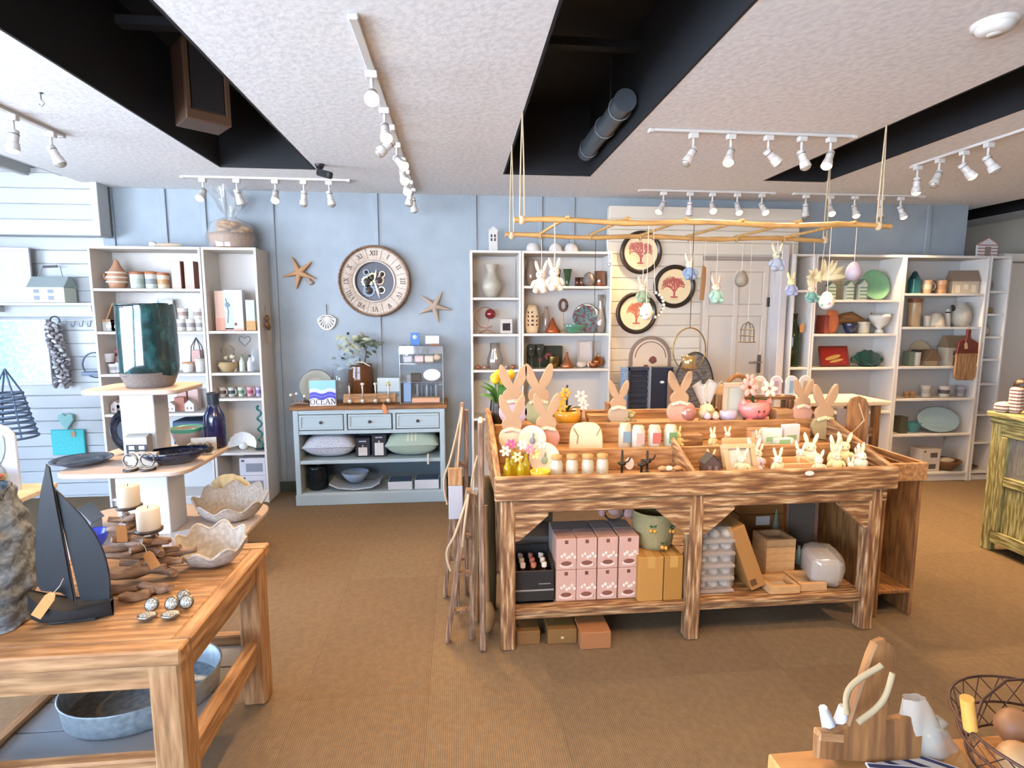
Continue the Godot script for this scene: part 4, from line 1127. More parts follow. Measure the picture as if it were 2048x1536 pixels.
	t = turned("blue_bottle", "tall cobalt blue glazed bottle at the right corner of the middle tier", "bottle", Vector3(-1.525, 0.681, -3.58), 0.125, 0.345, [[0, 0], [0.9, 0], [1.0, 0.03], [1.0, 0.5], [0.93, 0.6], [0.62, 0.72], [0.5, 0.78], [0.5, 0.97], [0.55, 0.985, 1], [0.55, 1.0], [0.36, 1.0, 1], [0.36, 0.9]], mat("131a4a", 0.18, 0.0, {"coat": 0.9}))
	part(t, "neck_band", G.new().lathe([[0.0325, 0.27], [0.036, 0.335], [0.036, 0.346], [0.02, 0.346]], 24), mat("2b3440", 0.4))
	t = turned("green_rim_bowl", "pale clay bowl with a green glazed band behind the navy bowl", "bowl", Vector3(-1.69, 0.681, -3.57), 0.18, 0.13, BOWL, mat("a59c98", 0.5))
	part(t, "glazed_band", G.new().lathe([[0.078, 0.085], [0.0915, 0.128], [0.09, 0.133], [0.081, 0.124]], 28), mat("4f9a86", 0.2))
	t = thing("shell_box", "open white box of dark shells beside the cobalt bottle", "box", Vector3(-1.54, 0.681, -3.42), 8)
	part(t, "tray", addb(addb(bx(-0.07, 0, -0.05, 0.07, 0.008, 0.05), -0.07, 0, -0.05, -0.064, 0.06, 0.05), -0.07, 0, -0.05, 0.07, 0.085, -0.045), mat("e4e2de", 0.6))
	part(t, "shells", G.new().ball(Vector3(-0.02, 0.035, 0), Vector3(0.035, 0.028, 0.03), 12, 8, Basis(), 0.15).ball(Vector3(0.035, 0.035, 0.01), Vector3(0.03, 0.03, 0.03), 12, 8, Basis(), 0.2), mat("54504c", 0.35))
	clam("grey clam-shell bowl on the lowest tier behind the low table", Vector3(-1.4, 0.251, -3.422 - 0.02), 0.205, 12.0)
	t = thing("ribbed_shell", "cream ribbed fan shell resting in the far clam-shell bowl", "shell", Vector3(-1.482, 0.34, -3.532 - 0.05), -10)
	part(t, "fan", G.new().grid(22, 8, func(u: float, v: float) -> Vector3:
		var a := lerpf(0.5, PI - 0.35, u)
		return Vector3(cos(a) * v * 0.16, sin(a) * v * 0.15, -0.05 * v + 0.006 * cos(u * TAU * 6.0) * v + 0.03 * v * (1.0 - v))), mat("dcc795", 0.5, 0.0, {"back": 0.3}))
	t = carton("pinkish wooden trinket box in front of the far clam shell", Vector3(-1.5, 0.251, -3.12), 0.18, 0.05, 0.1, "a8806e", {"turn": 28.0, "lid": "b9b6b8"})
	for i in 2:
		t = thing("wire_bird", ["silver wire bird on a stick, left of two on the lowest tier", "silver wire bird on a stick, right of two on the lowest tier"][i], "ornament", Vector3(-1.62 + 0.13 * i, 0.251, -3.6), 0, "wire birds on sticks")
		part(t, "base", bx(-0.04, 0, -0.03, 0.04, 0.012, 0.03, 0.002), mat("8c7a68", 0.7))
		part(t, "stem", G.new().tube([Vector3(0, 0.012, 0), Vector3(-0.012, 0.1, 0), Vector3(0.012, 0.17, 0), Vector3(0.03, 0.185, 0), Vector3(0.045, 0.17, 0)], 0.004, 6), mat("c9d2da", 0.25, 0.7))

# ribbed clam bowl with a scalloped rim; r = half width
func clam(label: String, at: Vector3, r: float, turn := 0.0) -> Node3D:
	var t := thing("clam_bowl", label, "bowl", at, turn, "clam-shell bowls")
	var m := grain("clamshell", noise_tex("clamshell", 44, 0.02, [[0.0, "8b8378"], [0.5, "a59c90"], [1.0, "c2bab0"]]), Vector3(4, 4, 4), 0.5)
	var f := func(u: float, v: float, off: float) -> Vector3:
		var a := u * TAU
		var rib := cos(a * 8.0)
		var back := 0.5 + 0.5 * sin(a)     # the back half stands higher
		var rr := (r - off) * pow(v, 0.6) * (1.0 + 0.05 * rib * v)
		var y := (0.10 + 0.10 * back + 0.022 * rib) * r * 5.0 * 0.9 * pow(v, 2.2) + off * 0.6
		return Vector3(cos(a) * rr, y, -sin(a) * rr * 0.7)
	part(t, "outer_shell", G.new().grid(80, 12, func(u: float, v: float) -> Vector3: return f.call(u, v, 0.0), true), m)
	part(t, "inner_shell", G.new().grid(80, 12, func(u: float, v: float) -> Vector3: return f.call(u, v, 0.008)), m)
	var pts := []
	for i in 80:
		pts.append((f.call(i / 80.0, 1.0, 0.0) + f.call(i / 80.0, 1.0, 0.008)) / 2.0)
	part(t, "rim", G.new().tube(pts, 0.0055, 6, false, true), m)
	return t

# ---------------------------------------------------------------- console and the wall above it
func starfish(label: String, at: Vector3, r: float, spin: float, m: Material) -> void:
	var t := thing("starfish", label, "starfish", at, 0, "starfish on the grey wall")
	var g := G.new()
	for k in 5:
		var a := deg_to_rad(spin + 72.0 * k)
		var d := Vector3(cos(a), sin(a), 0)
		var side := Vector3(-d.y, d.x, 0) * (0.06 if k % 2 else -0.08)
		g.tube([Vector3(0, 0, 0.006), d * r * 0.2 + Vector3(0, 0, 0.008), d * r * 0.55 + side * r * 0.5 + Vector3(0, 0, 0.002), d * r + side * r], [r * 0.19, r * 0.17, r * 0.105, r * 0.035], 9)
	part(t, "arms", g, m)
	part(t, "centre", G.new().ball(Vector3(0, 0, 0.006), Vector3(r * 0.24, r * 0.24, r * 0.16), 12, 8), m)
	part(t, "nail", G.new().tube([Vector3(0, 0, -0.02), Vector3(0, 0, 0.0)], 0.004, 6), mat("777777", 0.4, 0.8))

func console_goods() -> void:
	var t: Node3D
	# clock
	t = thing("wall_clock", "big round wall clock with roman numerals and visible gears", "clock", Vector3(-0.678, 1.784, -4.75))
	t.position.z = -4.78
	var R := 0.29
	var rust := grain("rust", noise_tex("rust", 51, 0.02, [[0.0, "3f2c1e"], [0.5, "6d4c33"], [0.8, "8f7354"], [1.0, "b09a7c"]]), Vector3(5, 5, 5), 0.55)
	var face := grain("clockface", noise_tex("clockface", 52, 0.02, [[0.0, "a8917c"], [0.4, "c2b2a2"], [1.0, "d3c8bb"]]), Vector3(3, 3, 3), 0.6)
	var fwd := Transform3D(Basis(Vector3.RIGHT, PI / 2), Vector3.ZERO)
	part(t, "rim", G.new().lathe([[R * 0.96, 0], [R, 0.004], [R * 1.005, 0.075], [R * 0.985, 0.085], [R * 0.95, 0.08], [R * 0.945, 0.055]], 60, fwd), rust)
	part(t, "dial", G.new().lathe([[R * 0.95, 0.055], [R * 0.55, 0.058], [R * 0.55, 0.04]], 60, fwd), face)
	part(t, "dial_ring", G.new().lathe([[R * 0.60, 0.058], [R * 0.585, 0.066], [R * 0.55, 0.066], [R * 0.535, 0.058], [R * 0.535, 0.03]], 60, fwd), mat("bdb4ac", 0.35, 0.3))
	part(t, "backplate", G.new().lathe([[R * 0.56, 0.02], [0, 0.02]], 40, fwd), mat("3a3c44", 0.35, 0.4))
	var gears := [[-0.065, 0.0, 0.05, "8f957c"], [-0.02, 0.035, 0.04, "a49668"], [0.035, 0.01, 0.045, "7d6a5e"], [-0.05, -0.075, 0.055, "545b66"], [0.05, -0.07, 0.035, "8d8a84"], [0.06, 0.06, 0.03, "9a8f7a"], [-0.07, 0.075, 0.028, "6e7480"]]
	for q: Array in gears:
		var poly := []
		for i in 48:
			poly.append(Vector2.from_angle(TAU * i / 48.0) * q[2] * (1.0 if i % 4 < 2 else 0.87))
		var gr := part(t, "gear", G.new().ext(poly, 0.006, 0.001), mat(q[3], 0.35, 0.7), Vector3(q[0], q[1], 0.03))
		part(gr, "hub", G.new().lathe([[q[2] * 0.6, 0.003], [q[2] * 0.55, 0.006], [q[2] * 0.2, 0.006], [q[2] * 0.15, 0.012], [0, 0.012]], 18, fwd), mat("57524c", 0.4, 0.6))
	var nums := ["XII", "I", "II", "III", "IV", "V", "VI", "VII", "VIII", "IX", "X", "XI"]
	var ink := mat("4b4641", 0.7)
	for i in 12:
		var a := deg_to_rad(90.0 - 30.0 * i)
		letters(t, "numeral", nums[i], 0.05, ink, Vector3(cos(a) * R * 0.785, sin(a) * R * 0.785, 0.06), Vector3(0, 0, -30.0 * i), true)
		var b := a + deg_to_rad(15)
		part(t, "hour_line", G.new().box(Vector3.ZERO, Vector3(R * 0.3, 0.003, 0.001)), mat("8c7d70", 0.7), Vector3(cos(b) * R * 0.77, sin(b) * R * 0.77, 0.0585), Vector3(0, 0, rad_to_deg(b)))
	part(t, "minute_track", G.new().lathe([[R * 0.93, 0.0588], [R * 0.915, 0.0588]], 60, fwd), mat("9a8d80", 0.7))
	var hand := mat("efe6d2", 0.4)
	part(t, "hour_hand", G.new().ext([Vector2(-0.004, 0), Vector2(0.004, 0), Vector2(0.008, 0.05), Vector2(0, 0.105), Vector2(-0.008, 0.05)], 0.003, 0.0), hand, Vector3(0, 0, 0.07), Vector3(0, 0, -10))
	part(t, "minute_hand", G.new().ext([Vector2(-0.005, 0), Vector2(0.005, 0), Vector2(0.009, 0.08), Vector2(0, 0.15), Vector2(-0.009, 0.08)], 0.003, 0.0), hand, Vector3(0, 0, 0.074), Vector3(0, 0, -164))
	part(t, "hand_boss", G.new().lathe([[0.014, 0], [0.012, 0.012], [0, 0.014]], 16, fwd), hand, Vector3(0, 0, 0.066))
	starfish("golden brown starfish left of the clock", Vector3(-1.286, 1.853, -4.756), 0.135, 118.0, mat("c0946a", 0.75))
	starfish("grey beige starfish right of the clock", Vector3(-0.196, 1.58, -4.756), 0.14, 65.0, mat("b59e8c", 0.75))
	t = thing("shell_cluster", "tiny shell cluster stuck beside the golden starfish", "shell", Vector3(-1.222, 1.794, -4.765))
	part(t, "shells", G.new().ball(Vector3.ZERO, Vector3(0.02, 0.025, 0.015), 10, 7, Basis(), 0.2).ball(Vector3(0.02, -0.02, 0), Vector3(0.022, 0.02, 0.015), 10, 7, Basis(), 0.2), mat("a8998c", 0.6))
	t = thing("scallop_ornament", "white openwork scallop shell hanging by a cord on the grey wall", "ornament", Vector3(-1.083, 1.446, -4.765))
	var g := G.new()
	for k in 9:
		var a := lerpf(0.12, PI - 0.12, k / 8.0)
		g.tube([Vector3(0, 0.05, 0), Vector3(cos(a) * 0.066, 0.03 - sin(a) * 0.085, 0)], [0.005, 0.008], 6)
	g.tube(arc(Vector3(0, 0.03, 0), 0.07, PI + 0.0, TAU - 0.0, 18, Vector3.RIGHT, Vector3(0, 1.25, 0)), 0.009, 6)
	g.tube([Vector3(-0.07, 0.03, 0), Vector3(-0.03, 0.058, 0), Vector3(0.03, 0.058, 0), Vector3(0.07, 0.03, 0)], 0.007, 6)
	part(t, "shell", g, mat("e8e6e0", 0.5))
	part(t, "cord", G.new().tube([Vector3(0, 0.058, 0), Vector3(0, 0.15, 0)], 0.003, 5), mat("6b5446", 0.8))
	# on the console top (y = 0.8)
	var zc := -4.5
	t = plate("round_tray", "large round dark-rimmed plate behind the ocean picture on the console", [Vector3(-1.146, 0.769, -4.6), 0.266, 0.287][0] * Vector3(1, 0, 1) + Vector3(0, 0.8, 0), 0.135, mat("8e8a78", 0.4), {"tilt": 8.0, "rim": mat("3c3a38", 0.4), "centre": mat("9a9482", 0.4)})
	var im := blank(64, 72, "8fc7d6")
	for i in 64:
		for j in 72:
			var y := j + 3.0 * sin(i * 0.16)
			if y > 52: im.set_pixel(i, j, Color("e4e6ee"))
			elif y > 34: im.set_pixel(i, j, Color("4b46b4") if int(y) % 9 < 5 else Color("6f76d0"))
			elif y > 24: im.set_pixel(i, j, Color("cfd9ea"))
	t = thing("ocean_plaque", "small block picture of a blue sea reading OCEAN on the console", "plaque", [Vector3(-1.062, 0.794, -4.44), 0.198, 0.219][0] * Vector3(1, 0, 1) + Vector3(0, 0.799, 0), 6)
	part(t, "block", bx(-0.098, 0, -0.018, 0.098, 0.2, 0.017, 0.002), mat("dfe3ee", 0.6))
	g = G.new()
	g.uvquad(Vector3(-0.098, 0.2, 0.0175), Vector3(0.098, 0.2, 0.0175), Vector3(0.098, 0, 0.0175), Vector3(-0.098, 0, 0.0175))
	part(t, "painting", g, print_mat("ocean", im))
	letters(t, "lettering", "OCEAN", 0.058, mat("23242c", 0.6), Vector3(0, 0.03, 0.019), Vector3.ZERO, true)
	t = thing("coral_branch", "bleached twig of coral at the console's left end", "ornament", [Vector3(-1.255, 0.791, -4.48), 0.131, 0.104][0] * Vector3(1, 0, 1) + Vector3(0, 0.805, 0))
	part(t, "branch", G.new().tube([Vector3(-0.07, 0.0, 0), Vector3(0, 0.012, 0), Vector3(0.07, 0.004, 0.02)], [0.008, 0.01, 0.005], 6).tube([Vector3(-0.02, 0.01, 0), Vector3(-0.04, 0.05, 0), Vector3(-0.06, 0.07, 0.01)], [0.007, 0.006, 0.006], 6).tube([Vector3(0.02, 0.01, 0), Vector3(0.04, 0.06, 0)], [0.007, 0.006], 6), mat("8a7a6c", 0.8))
	part(t, "buds", G.new().ball(Vector3(-0.06, 0.075, 0.01), Vector3(0.014, 0.014, 0.014), 8, 6).ball(Vector3(-0.02, 0.085, 0), Vector3(0.012, 0.012, 0.012), 8, 6).ball(Vector3(0.04, 0.065, 0), Vector3(0.013, 0.013, 0.013), 8, 6), mat("d8d2c6", 0.6))
	# jar with foliage
	t = thing("amber_vase", "tall amber glass jar of pale foliage and twigs in the middle of the console", "vase", Vector3(-0.794, 0.799, -4.62))
	part(t, "jar", G.new().lathe([[0, 0], [0.085, 0], [0.1, 0.02], [0.102, 0.25], [0.09, 0.29], [0.095, 0.31], [0.088, 0.31], [0.083, 0.29], [0.092, 0.25], [0.09, 0.03], [0, 0.02]], 28), mat("6b3f1d", 0.08, 0.0, {"alpha": 0.72}))
	part(t, "stems", G.new().tube([Vector3(0.02, 0.05, 0), Vector3(-0.06, 0.4, 0.02)], 0.005, 5).tube([Vector3(-0.02, 0.05, 0), Vector3(0.05, 0.42, 0)], 0.005, 5).tube([Vector3(0, 0.05, 0), Vector3(0, 0.36, 0.04)], 0.005, 5), mat("5c4a33", 0.8))
	var rr := RandomNumberGenerator.new()
	rr.seed = 5
	var tones := ["b9bfa2", "9db0b4", "55604c"]
	for c in 3:
		g = G.new()
		for k in 26:
			var a := rr.randf_range(0, TAU)
			var base: Vector3 = [Vector3(-0.06, 0.44, 0.02), Vector3(-0.1, 0.34, 0.05), Vector3(0.06, 0.42, 0)][c] + Vector3(rr.randf_range(-0.1, 0.1), rr.randf_range(-0.06, 0.1), rr.randf_range(-0.05, 0.05))
			leaf(g, base, base + Vector3(cos(a) * 0.07, rr.randf_range(-0.03, 0.06), sin(a) * 0.04), 0.026, Vector3(0.2, 0.4, 1))
		part(t, "leaf_spray", g, mat(tones[c], 0.7, 0.0, {"back": 0.3})).set_meta("kind", "stuff")
	part(t, "dry_twig", G.new().tube([Vector3(-0.03, 0.33, 0.08), Vector3(0.03, 0.335, 0.1), Vector3(0.09, 0.3, 0.1)], [0.006, 0.005, 0.004], 6), mat("e0d3bd", 0.7))
	part(t, "berries", G.new().ball(Vector3(-0.09, 0.56, 0.02), Vector3(0.012, 0.012, 0.012), 8, 6).ball(Vector3(-0.02, 0.45, 0.06), Vector3(0.011, 0.011, 0.011), 8, 6).ball(Vector3(-0.13, 0.37, 0.07), Vector3(0.012, 0.012, 0.012), 8, 6), mat("2b2f45", 0.4))
	t = turned("clear_vase", "clear round glass vase left of the amber jar", "vase", Vector3(-0.97, 0.8, -4.68), 0.17, 0.26, [[0, 0], [0.6, 0], [0.95, 0.25], [1, 0.5], [0.8, 0.8], [0.75, 1.0], [0.7, 1.0]], mat("c6d2dc", 0.05, 0.0, {"alpha": 0.25}))
	# hook rail
	t = thing("hook_rail", "pine wall rail with four double coat hooks lying on the console", "hook rail", Vector3(-0.706, 0.811, -4.46), 2)
	part(t, "board", bx(-0.205, 0, -0.012, 0.205, 0.075, 0.012, 0.004), M["honeyx"], Vector3.ZERO, Vector3(-20, 0, 0))
	for i in 4:
		var h := part(t, "hook", G.new().tube([Vector3(0, 0.03, 0.02), Vector3(0, 0.05, 0.04), Vector3(0.003, 0.10, 0.045), Vector3(0, 0.15, 0.03)], [0.007, 0.006, 0.006, 0.008], 8).ball(Vector3(0, 0.02, 0.03), Vector3(0.02, 0.02, 0.012), 10, 7), mat("c8beb2", 0.3, 0.5), Vector3(-0.15 + 0.1 * i, 0, 0))
		part(h, "knob", G.new().ball(Vector3(0, 0.155, 0.03), Vector3(0.017, 0.012, 0.017), 10, 7), mat(["4a423c", "d4d2da", "c2d4c0", "d9c37a"][i], 0.3))
	price_tag(t, Vector3(0.13, -0.075, 0.092), 0.035, 0.075, "d98f5c", Vector3(0, 0, 12))
	t = thing("beach_block", "pale blue painted seaside block behind the hook rail", "plaque", Vector3(-0.567, 0.8, -4.57), -4)
	part(t, "block", bx(-0.09, 0, -0.02, 0.09, 0.2, 0.02, 0.003), mat("c9d6d6", 0.6))
	part(t, "sea_band", bx(-0.09, 0.05, 0.02, 0.09, 0.09, 0.0212), mat("8fa9b0", 0.6))
	part(t, "painted_boat", G.new().ext([Vector2(-0.02, 0), Vector2(0.02, 0), Vector2(0.004, 0.04)], 0.002), mat("5d6a70", 0.6), Vector3(0, 0.135, 0.021))
	# acrylic display
	t = thing("acrylic_display", "clear acrylic two-shelf display box on the console's right end", "display case", Vector3(-0.293, 0.8, -4.58))
	var ac := mat("dfe8f0", 0.03, 0.0, {"alpha": 0.16})
	for s: float in [-1.0, 1.0]:
		part(t, "side_pane", bx(-0.002, 0, -0.14, 0.002, 0.46, 0.13), ac, Vector3(s * 0.17, 0, 0))
	part(t, "back_pane", bx(-0.168, 0, -0.142, 0.168, 0.46, -0.138), ac)
	part(t, "front_strip", bx(-0.172, 0.4, 0.13, 0.172, 0.46, 0.134), ac)
	for y: float in [0.002, 0.17, 0.32, 0.458]:
		part(t, "shelf_pane", bx(-0.168, y, -0.138, 0.168, y + 0.005, 0.13), ac)
	part(t, "edge_strip", addb(bx(-0.173, 0, 0.128, -0.169, 0.46, 0.133), 0.169, 0, 0.128, 0.173, 0.46, 0.133), mat("eef3f7", 0.1, 0.0, {"alpha": 0.6}))
	var p0 := t.position
	for i in 8:
		one("keyring", ["first", "second", "third", "fourth", "fifth", "sixth", "seventh", "eighth"][i] + " dark keyring from the left in the acrylic display's top row", "keyring", bx(-0.012, -0.05, -0.003, 0.012, 0, 0.003, 0.001), mat(["31363f", "5b6a86", "262a33"][i % 3], 0.4), p0 + Vector3(-0.12 + 0.028 * i, 0.452, 0.1), Vector3.ZERO, "keyrings in the acrylic display")
	var soaps := [["cfd6e0", -0.11, 0.327, "pale blue soap on the upper acrylic shelf"], ["e3c9cb", -0.02, 0.327, "pink soap on the upper acrylic shelf"], ["ddd0bd", 0.06, 0.327, "cream soap on the upper acrylic shelf"]]
	for q: Array in soaps:
		one("soap_bar", q[3], "soap", bx(-0.036, 0, -0.02, 0.036, 0.055, 0.02, 0.008), mat(q[0], 0.5), p0 + Vector3(q[1], q[2], 0.05))
	t = thing("conch_shell", "cream conch shell on the upper acrylic shelf", "shell", p0 + Vector3(0.12, 0.326, 0.04))
	part(t, "whorl", G.new().tube([Vector3(0.03, 0.035, 0), Vector3(0, 0.045, 0), Vector3(-0.035, 0.03, 0)], [0.012, 0.035, 0.006], 10), mat("d9c8ad", 0.6))
	plate("shell_dish", "white oval shell dish standing on the middle acrylic shelf", p0 + Vector3(0.08, 0.176, 0.06), 0.05, mat("e4e4e2", 0.3), {"sx": 1.4, "tilt": 20.0, "category": "dish"})
	carton("dark wicker trinket on the middle acrylic shelf", p0 + Vector3(-0.05, 0.176, 0.04), 0.08, 0.06, 0.06, "4f463f", {"called": "trinket_box"})
	carton("blue card of earrings at the left of the acrylic display", p0 + Vector3(-0.12, 0.008, 0.06), 0.06, 0.16, 0.02, "8fb2da", {"called": "card_pack", "category": "card"})
	for i in 5:
		one("peg_person", ["first", "second", "third", "fourth", "fifth"][i] + " grey peg ornament from the left in the acrylic display's lowest row", "ornament", G.new().lathe([[0, 0], [0.012, 0], [0.01, 0.06], [0.011, 0.085], [0, 0.1]], 10), mat(["8d99a6", "5f6e7d"][i % 2], 0.5), p0 + Vector3(-0.04 + 0.038 * i, 0.045, 0.04), Vector3.ZERO, "peg ornaments in the acrylic display")
	t = carton("tan wooden tray at the bottom of the acrylic display", p0 + Vector3(0.03, 0.008, 0.06), 0.22, 0.035, 0.1, "d0aa80", {"called": "wooden_tray", "category": "tray"})
	part(t, "front_lip", bx(-0.11, 0, 0.05, 0.11, 0.028, 0.056), mat("e0a886", 0.6))
	t = thing("blue_bauble_card", "little blue card with a round badge standing on the acrylic display", "card", p0 + Vector3(-0.055, 0.464, 0))
	part(t, "card", bx(-0.035, 0, -0.003, 0.035, 0.1, 0.003, 0.001), mat("3f79c4", 0.5))
	part(t, "badge", G.new().lathe([[0.018, 0], [0.016, 0.004], [0, 0.005]], 16, Transform3D(Basis(Vector3.RIGHT, PI / 2), Vector3.ZERO)), mat("dce9f4", 0.4), Vector3(0, 0.065, 0.003))
	t = thing("price_card", "white price card standing on the acrylic display", "card", p0 + Vector3(0.085, 0.464, 0))
	part(t, "card", bx(-0.055, 0.01, -0.002, 0.055, 0.075, 0.002), mat("eef0f0", 0.6))
	part(t, "stand", bx(-0.02, 0, -0.015, 0.05, 0.012, 0.015, 0.002), mat("b27a5a", 0.6))
	# inside the console
	cushion("patterned grey and blue cushion in the console, left", Vector3(-1.035, 0.376, -4.55), 0.4, 0.2, grain("floral", noise_tex("floral", 61, 0.05, [[0.0, "3f4560"], [0.42, "8f98ac"], [0.5, "cfd3da"], [1.0, "dfe1e4"]]), Vector3(5, 5, 5), 0.85))
	t = cushion("pale green cushion with cream stripes in the console, right", Vector3(-0.378, 0.376, -4.54), 0.42, 0.21, mat("a7bcae", 0.85, 0.0, {"rim": 0.4}))
	for x: float in [-0.03, 0.0, 0.03]:
		part(t, "stripe", G.new().grid(1, 20, func(u: float, v: float) -> Vector3: return cushion_pt(x + (u - 0.5) * 0.014, lerpf(-0.95, 0.95, v), 0.42, 0.21, 1.012)), mat("d5d9c2", 0.85))
	part(t, "tassel", G.new().tube([Vector3(0.13, 0.03, 0.16), Vector3(0.13, -0.05, 0.19)], [0.006, 0.009], 7), mat("d9d3c4", 0.9))
	for i in 2:
		t = carton(["black candle box with white candle picture, shorter of two in the console", "black candle box with white candle picture, taller of two in the console"][i], Vector3([-0.775, -0.645][i], 0.366, -4.52), 0.115, [0.155, 0.185][i], 0.1, "202430", {"called": "candle_box", "group": "black candle boxes"})
		part(t, "printed_candle", bx(-0.035, 0.012, 0.05, 0.035, [0.08, 0.115][i], 0.051), mat("d8d3cf", 0.6))
		part(t, "printed_flame", G.new().ball(Vector3(0, [0.09, 0.125][i], 0.0505), Vector3(0.005, 0.009, 0.001), 8, 6), mat("e8d9b0", 0.6))
		part(t, "printed_title", bx(-0.028, [0.125, 0.155][i], 0.05, 0.028, [0.134, 0.164][i], 0.051), mat("b9bcc4", 0.6))
	turned("dark_glass_vase", "dark blue glass vase at the bottom left of the console", "vase", Vector3(-1.15, 0.101, -4.52), 0.17, 0.2, [[0, 0], [0.8, 0], [0.95, 0.1], [1, 0.5], [0.9, 0.85], [0.95, 1.0], [0.88, 1.0], [0.82, 0.85], [0.9, 0.4], [0, 0.08]], mat("0e1c28", 0.1, 0.0, {"alpha": 0.85}))
	t = turned("blue_bowl", "pale blue bowl standing on the folded dish in the console", "bowl", Vector3(-0.85, 0.155, -4.52), 0.22, 0.08, BOWL, mat("8ea4bc", 0.3))
	t = thing("folded_dish", "pale curved platter under the blue bowl", "platter", Vector3(-0.84, 0.101, -4.52))
	part(t, "platter", G.new().grid(16, 4, func(u: float, v: float) -> Vector3: return Vector3((u - 0.5) * 0.4, 0.02 + 0.05 * pow(absf(u - 0.5) * 2.0, 3.0), (0.5 - v) * 0.2)).grid(16, 4, func(u: float, v: float) -> Vector3: return Vector3((u - 0.5) * 0.4, 0.0 + 0.045 * pow(absf(u - 0.5) * 2.0, 3.0), (0.5 - v) * 0.2), true), mat("b4c0c8", 0.4))
	part(t, "rim", G.new().tube([Vector3(-0.2, 0.062, 0.1), Vector3(-0.13, 0.026, 0.1), Vector3(0, 0.012, 0.1), Vector3(0.13, 0.026, 0.1), Vector3(0.2, 0.062, 0.1)], 0.008, 6), mat("b4c0c8", 0.4))
	for i in 2:
		t = carton(["white and navy boxed tray, left of two at the bottom of the console", "white and navy boxed tray, right of two at the bottom of the console"][i], Vector3([-0.48, -0.265][i], 0.101, -4.5), 0.195, [0.065, 0.075][i], 0.16, "d7dde4", {"called": "gift_set", "group": "boxed trays in the console"})
		part(t, "top_print", bx(-0.092, [0.065, 0.075][i], -0.074, 0.092, [0.066, 0.076][i], 0.074), mat("475a74", 0.5))

func cushion_pt(x: float, s: float, w: float, h: float, k := 1.0) -> Vector3:
	# over the upper face along z at fraction s
	var u := clampf(x / (w / 2), -1, 1)
	var th := h / 2 * sqrt(maxf(0.0, (1.0 - pow(absf(u), 2.6)) * (1.0 - pow(absf(s), 2.6))))
	return Vector3(x, h * 0.45 + th * 0.95 * k, -s * w * 0.36)

func cushion(label: String, at: Vector3, w: float, h: float, m: Material) -> Node3D:
	var t := thing("cushion", label, "cushion", at, 0, "cushions in the console")
	var g := G.new()
	for s: float in [-1.0, 1.0]:
		g.grid(16, 16, func(u: float, v: float) -> Vector3:
			var a := (u - 0.5) * 2.0
			var b := (v - 0.5) * 2.0
			var th := h / 2 * sqrt(maxf(0.0, (1.0 - pow(absf(a), 2.6)) * (1.0 - pow(absf(b), 2.6))))
			return Vector3(a * w / 2, h * 0.45 + s * th * 0.95, -b * w * 0.36), s < 0.0)
	part(t, "cover", g, m)
	part(t, "piping", G.new().tube([Vector3(-w / 2, h * 0.45, w * 0.36), Vector3(w / 2, h * 0.45, w * 0.36), Vector3(w / 2, h * 0.45, -w * 0.36), Vector3(-w / 2, h * 0.45, -w * 0.36)], 0.004, 6, false, true), m)
	return t

# ---------------------------------------------------------------- middle bookcases
const FWD := Transform3D(Basis(Vector3(1, 0, 0), Vector3(0, 0, 1), Vector3(0, -1, 0)), Vector3.ZERO)

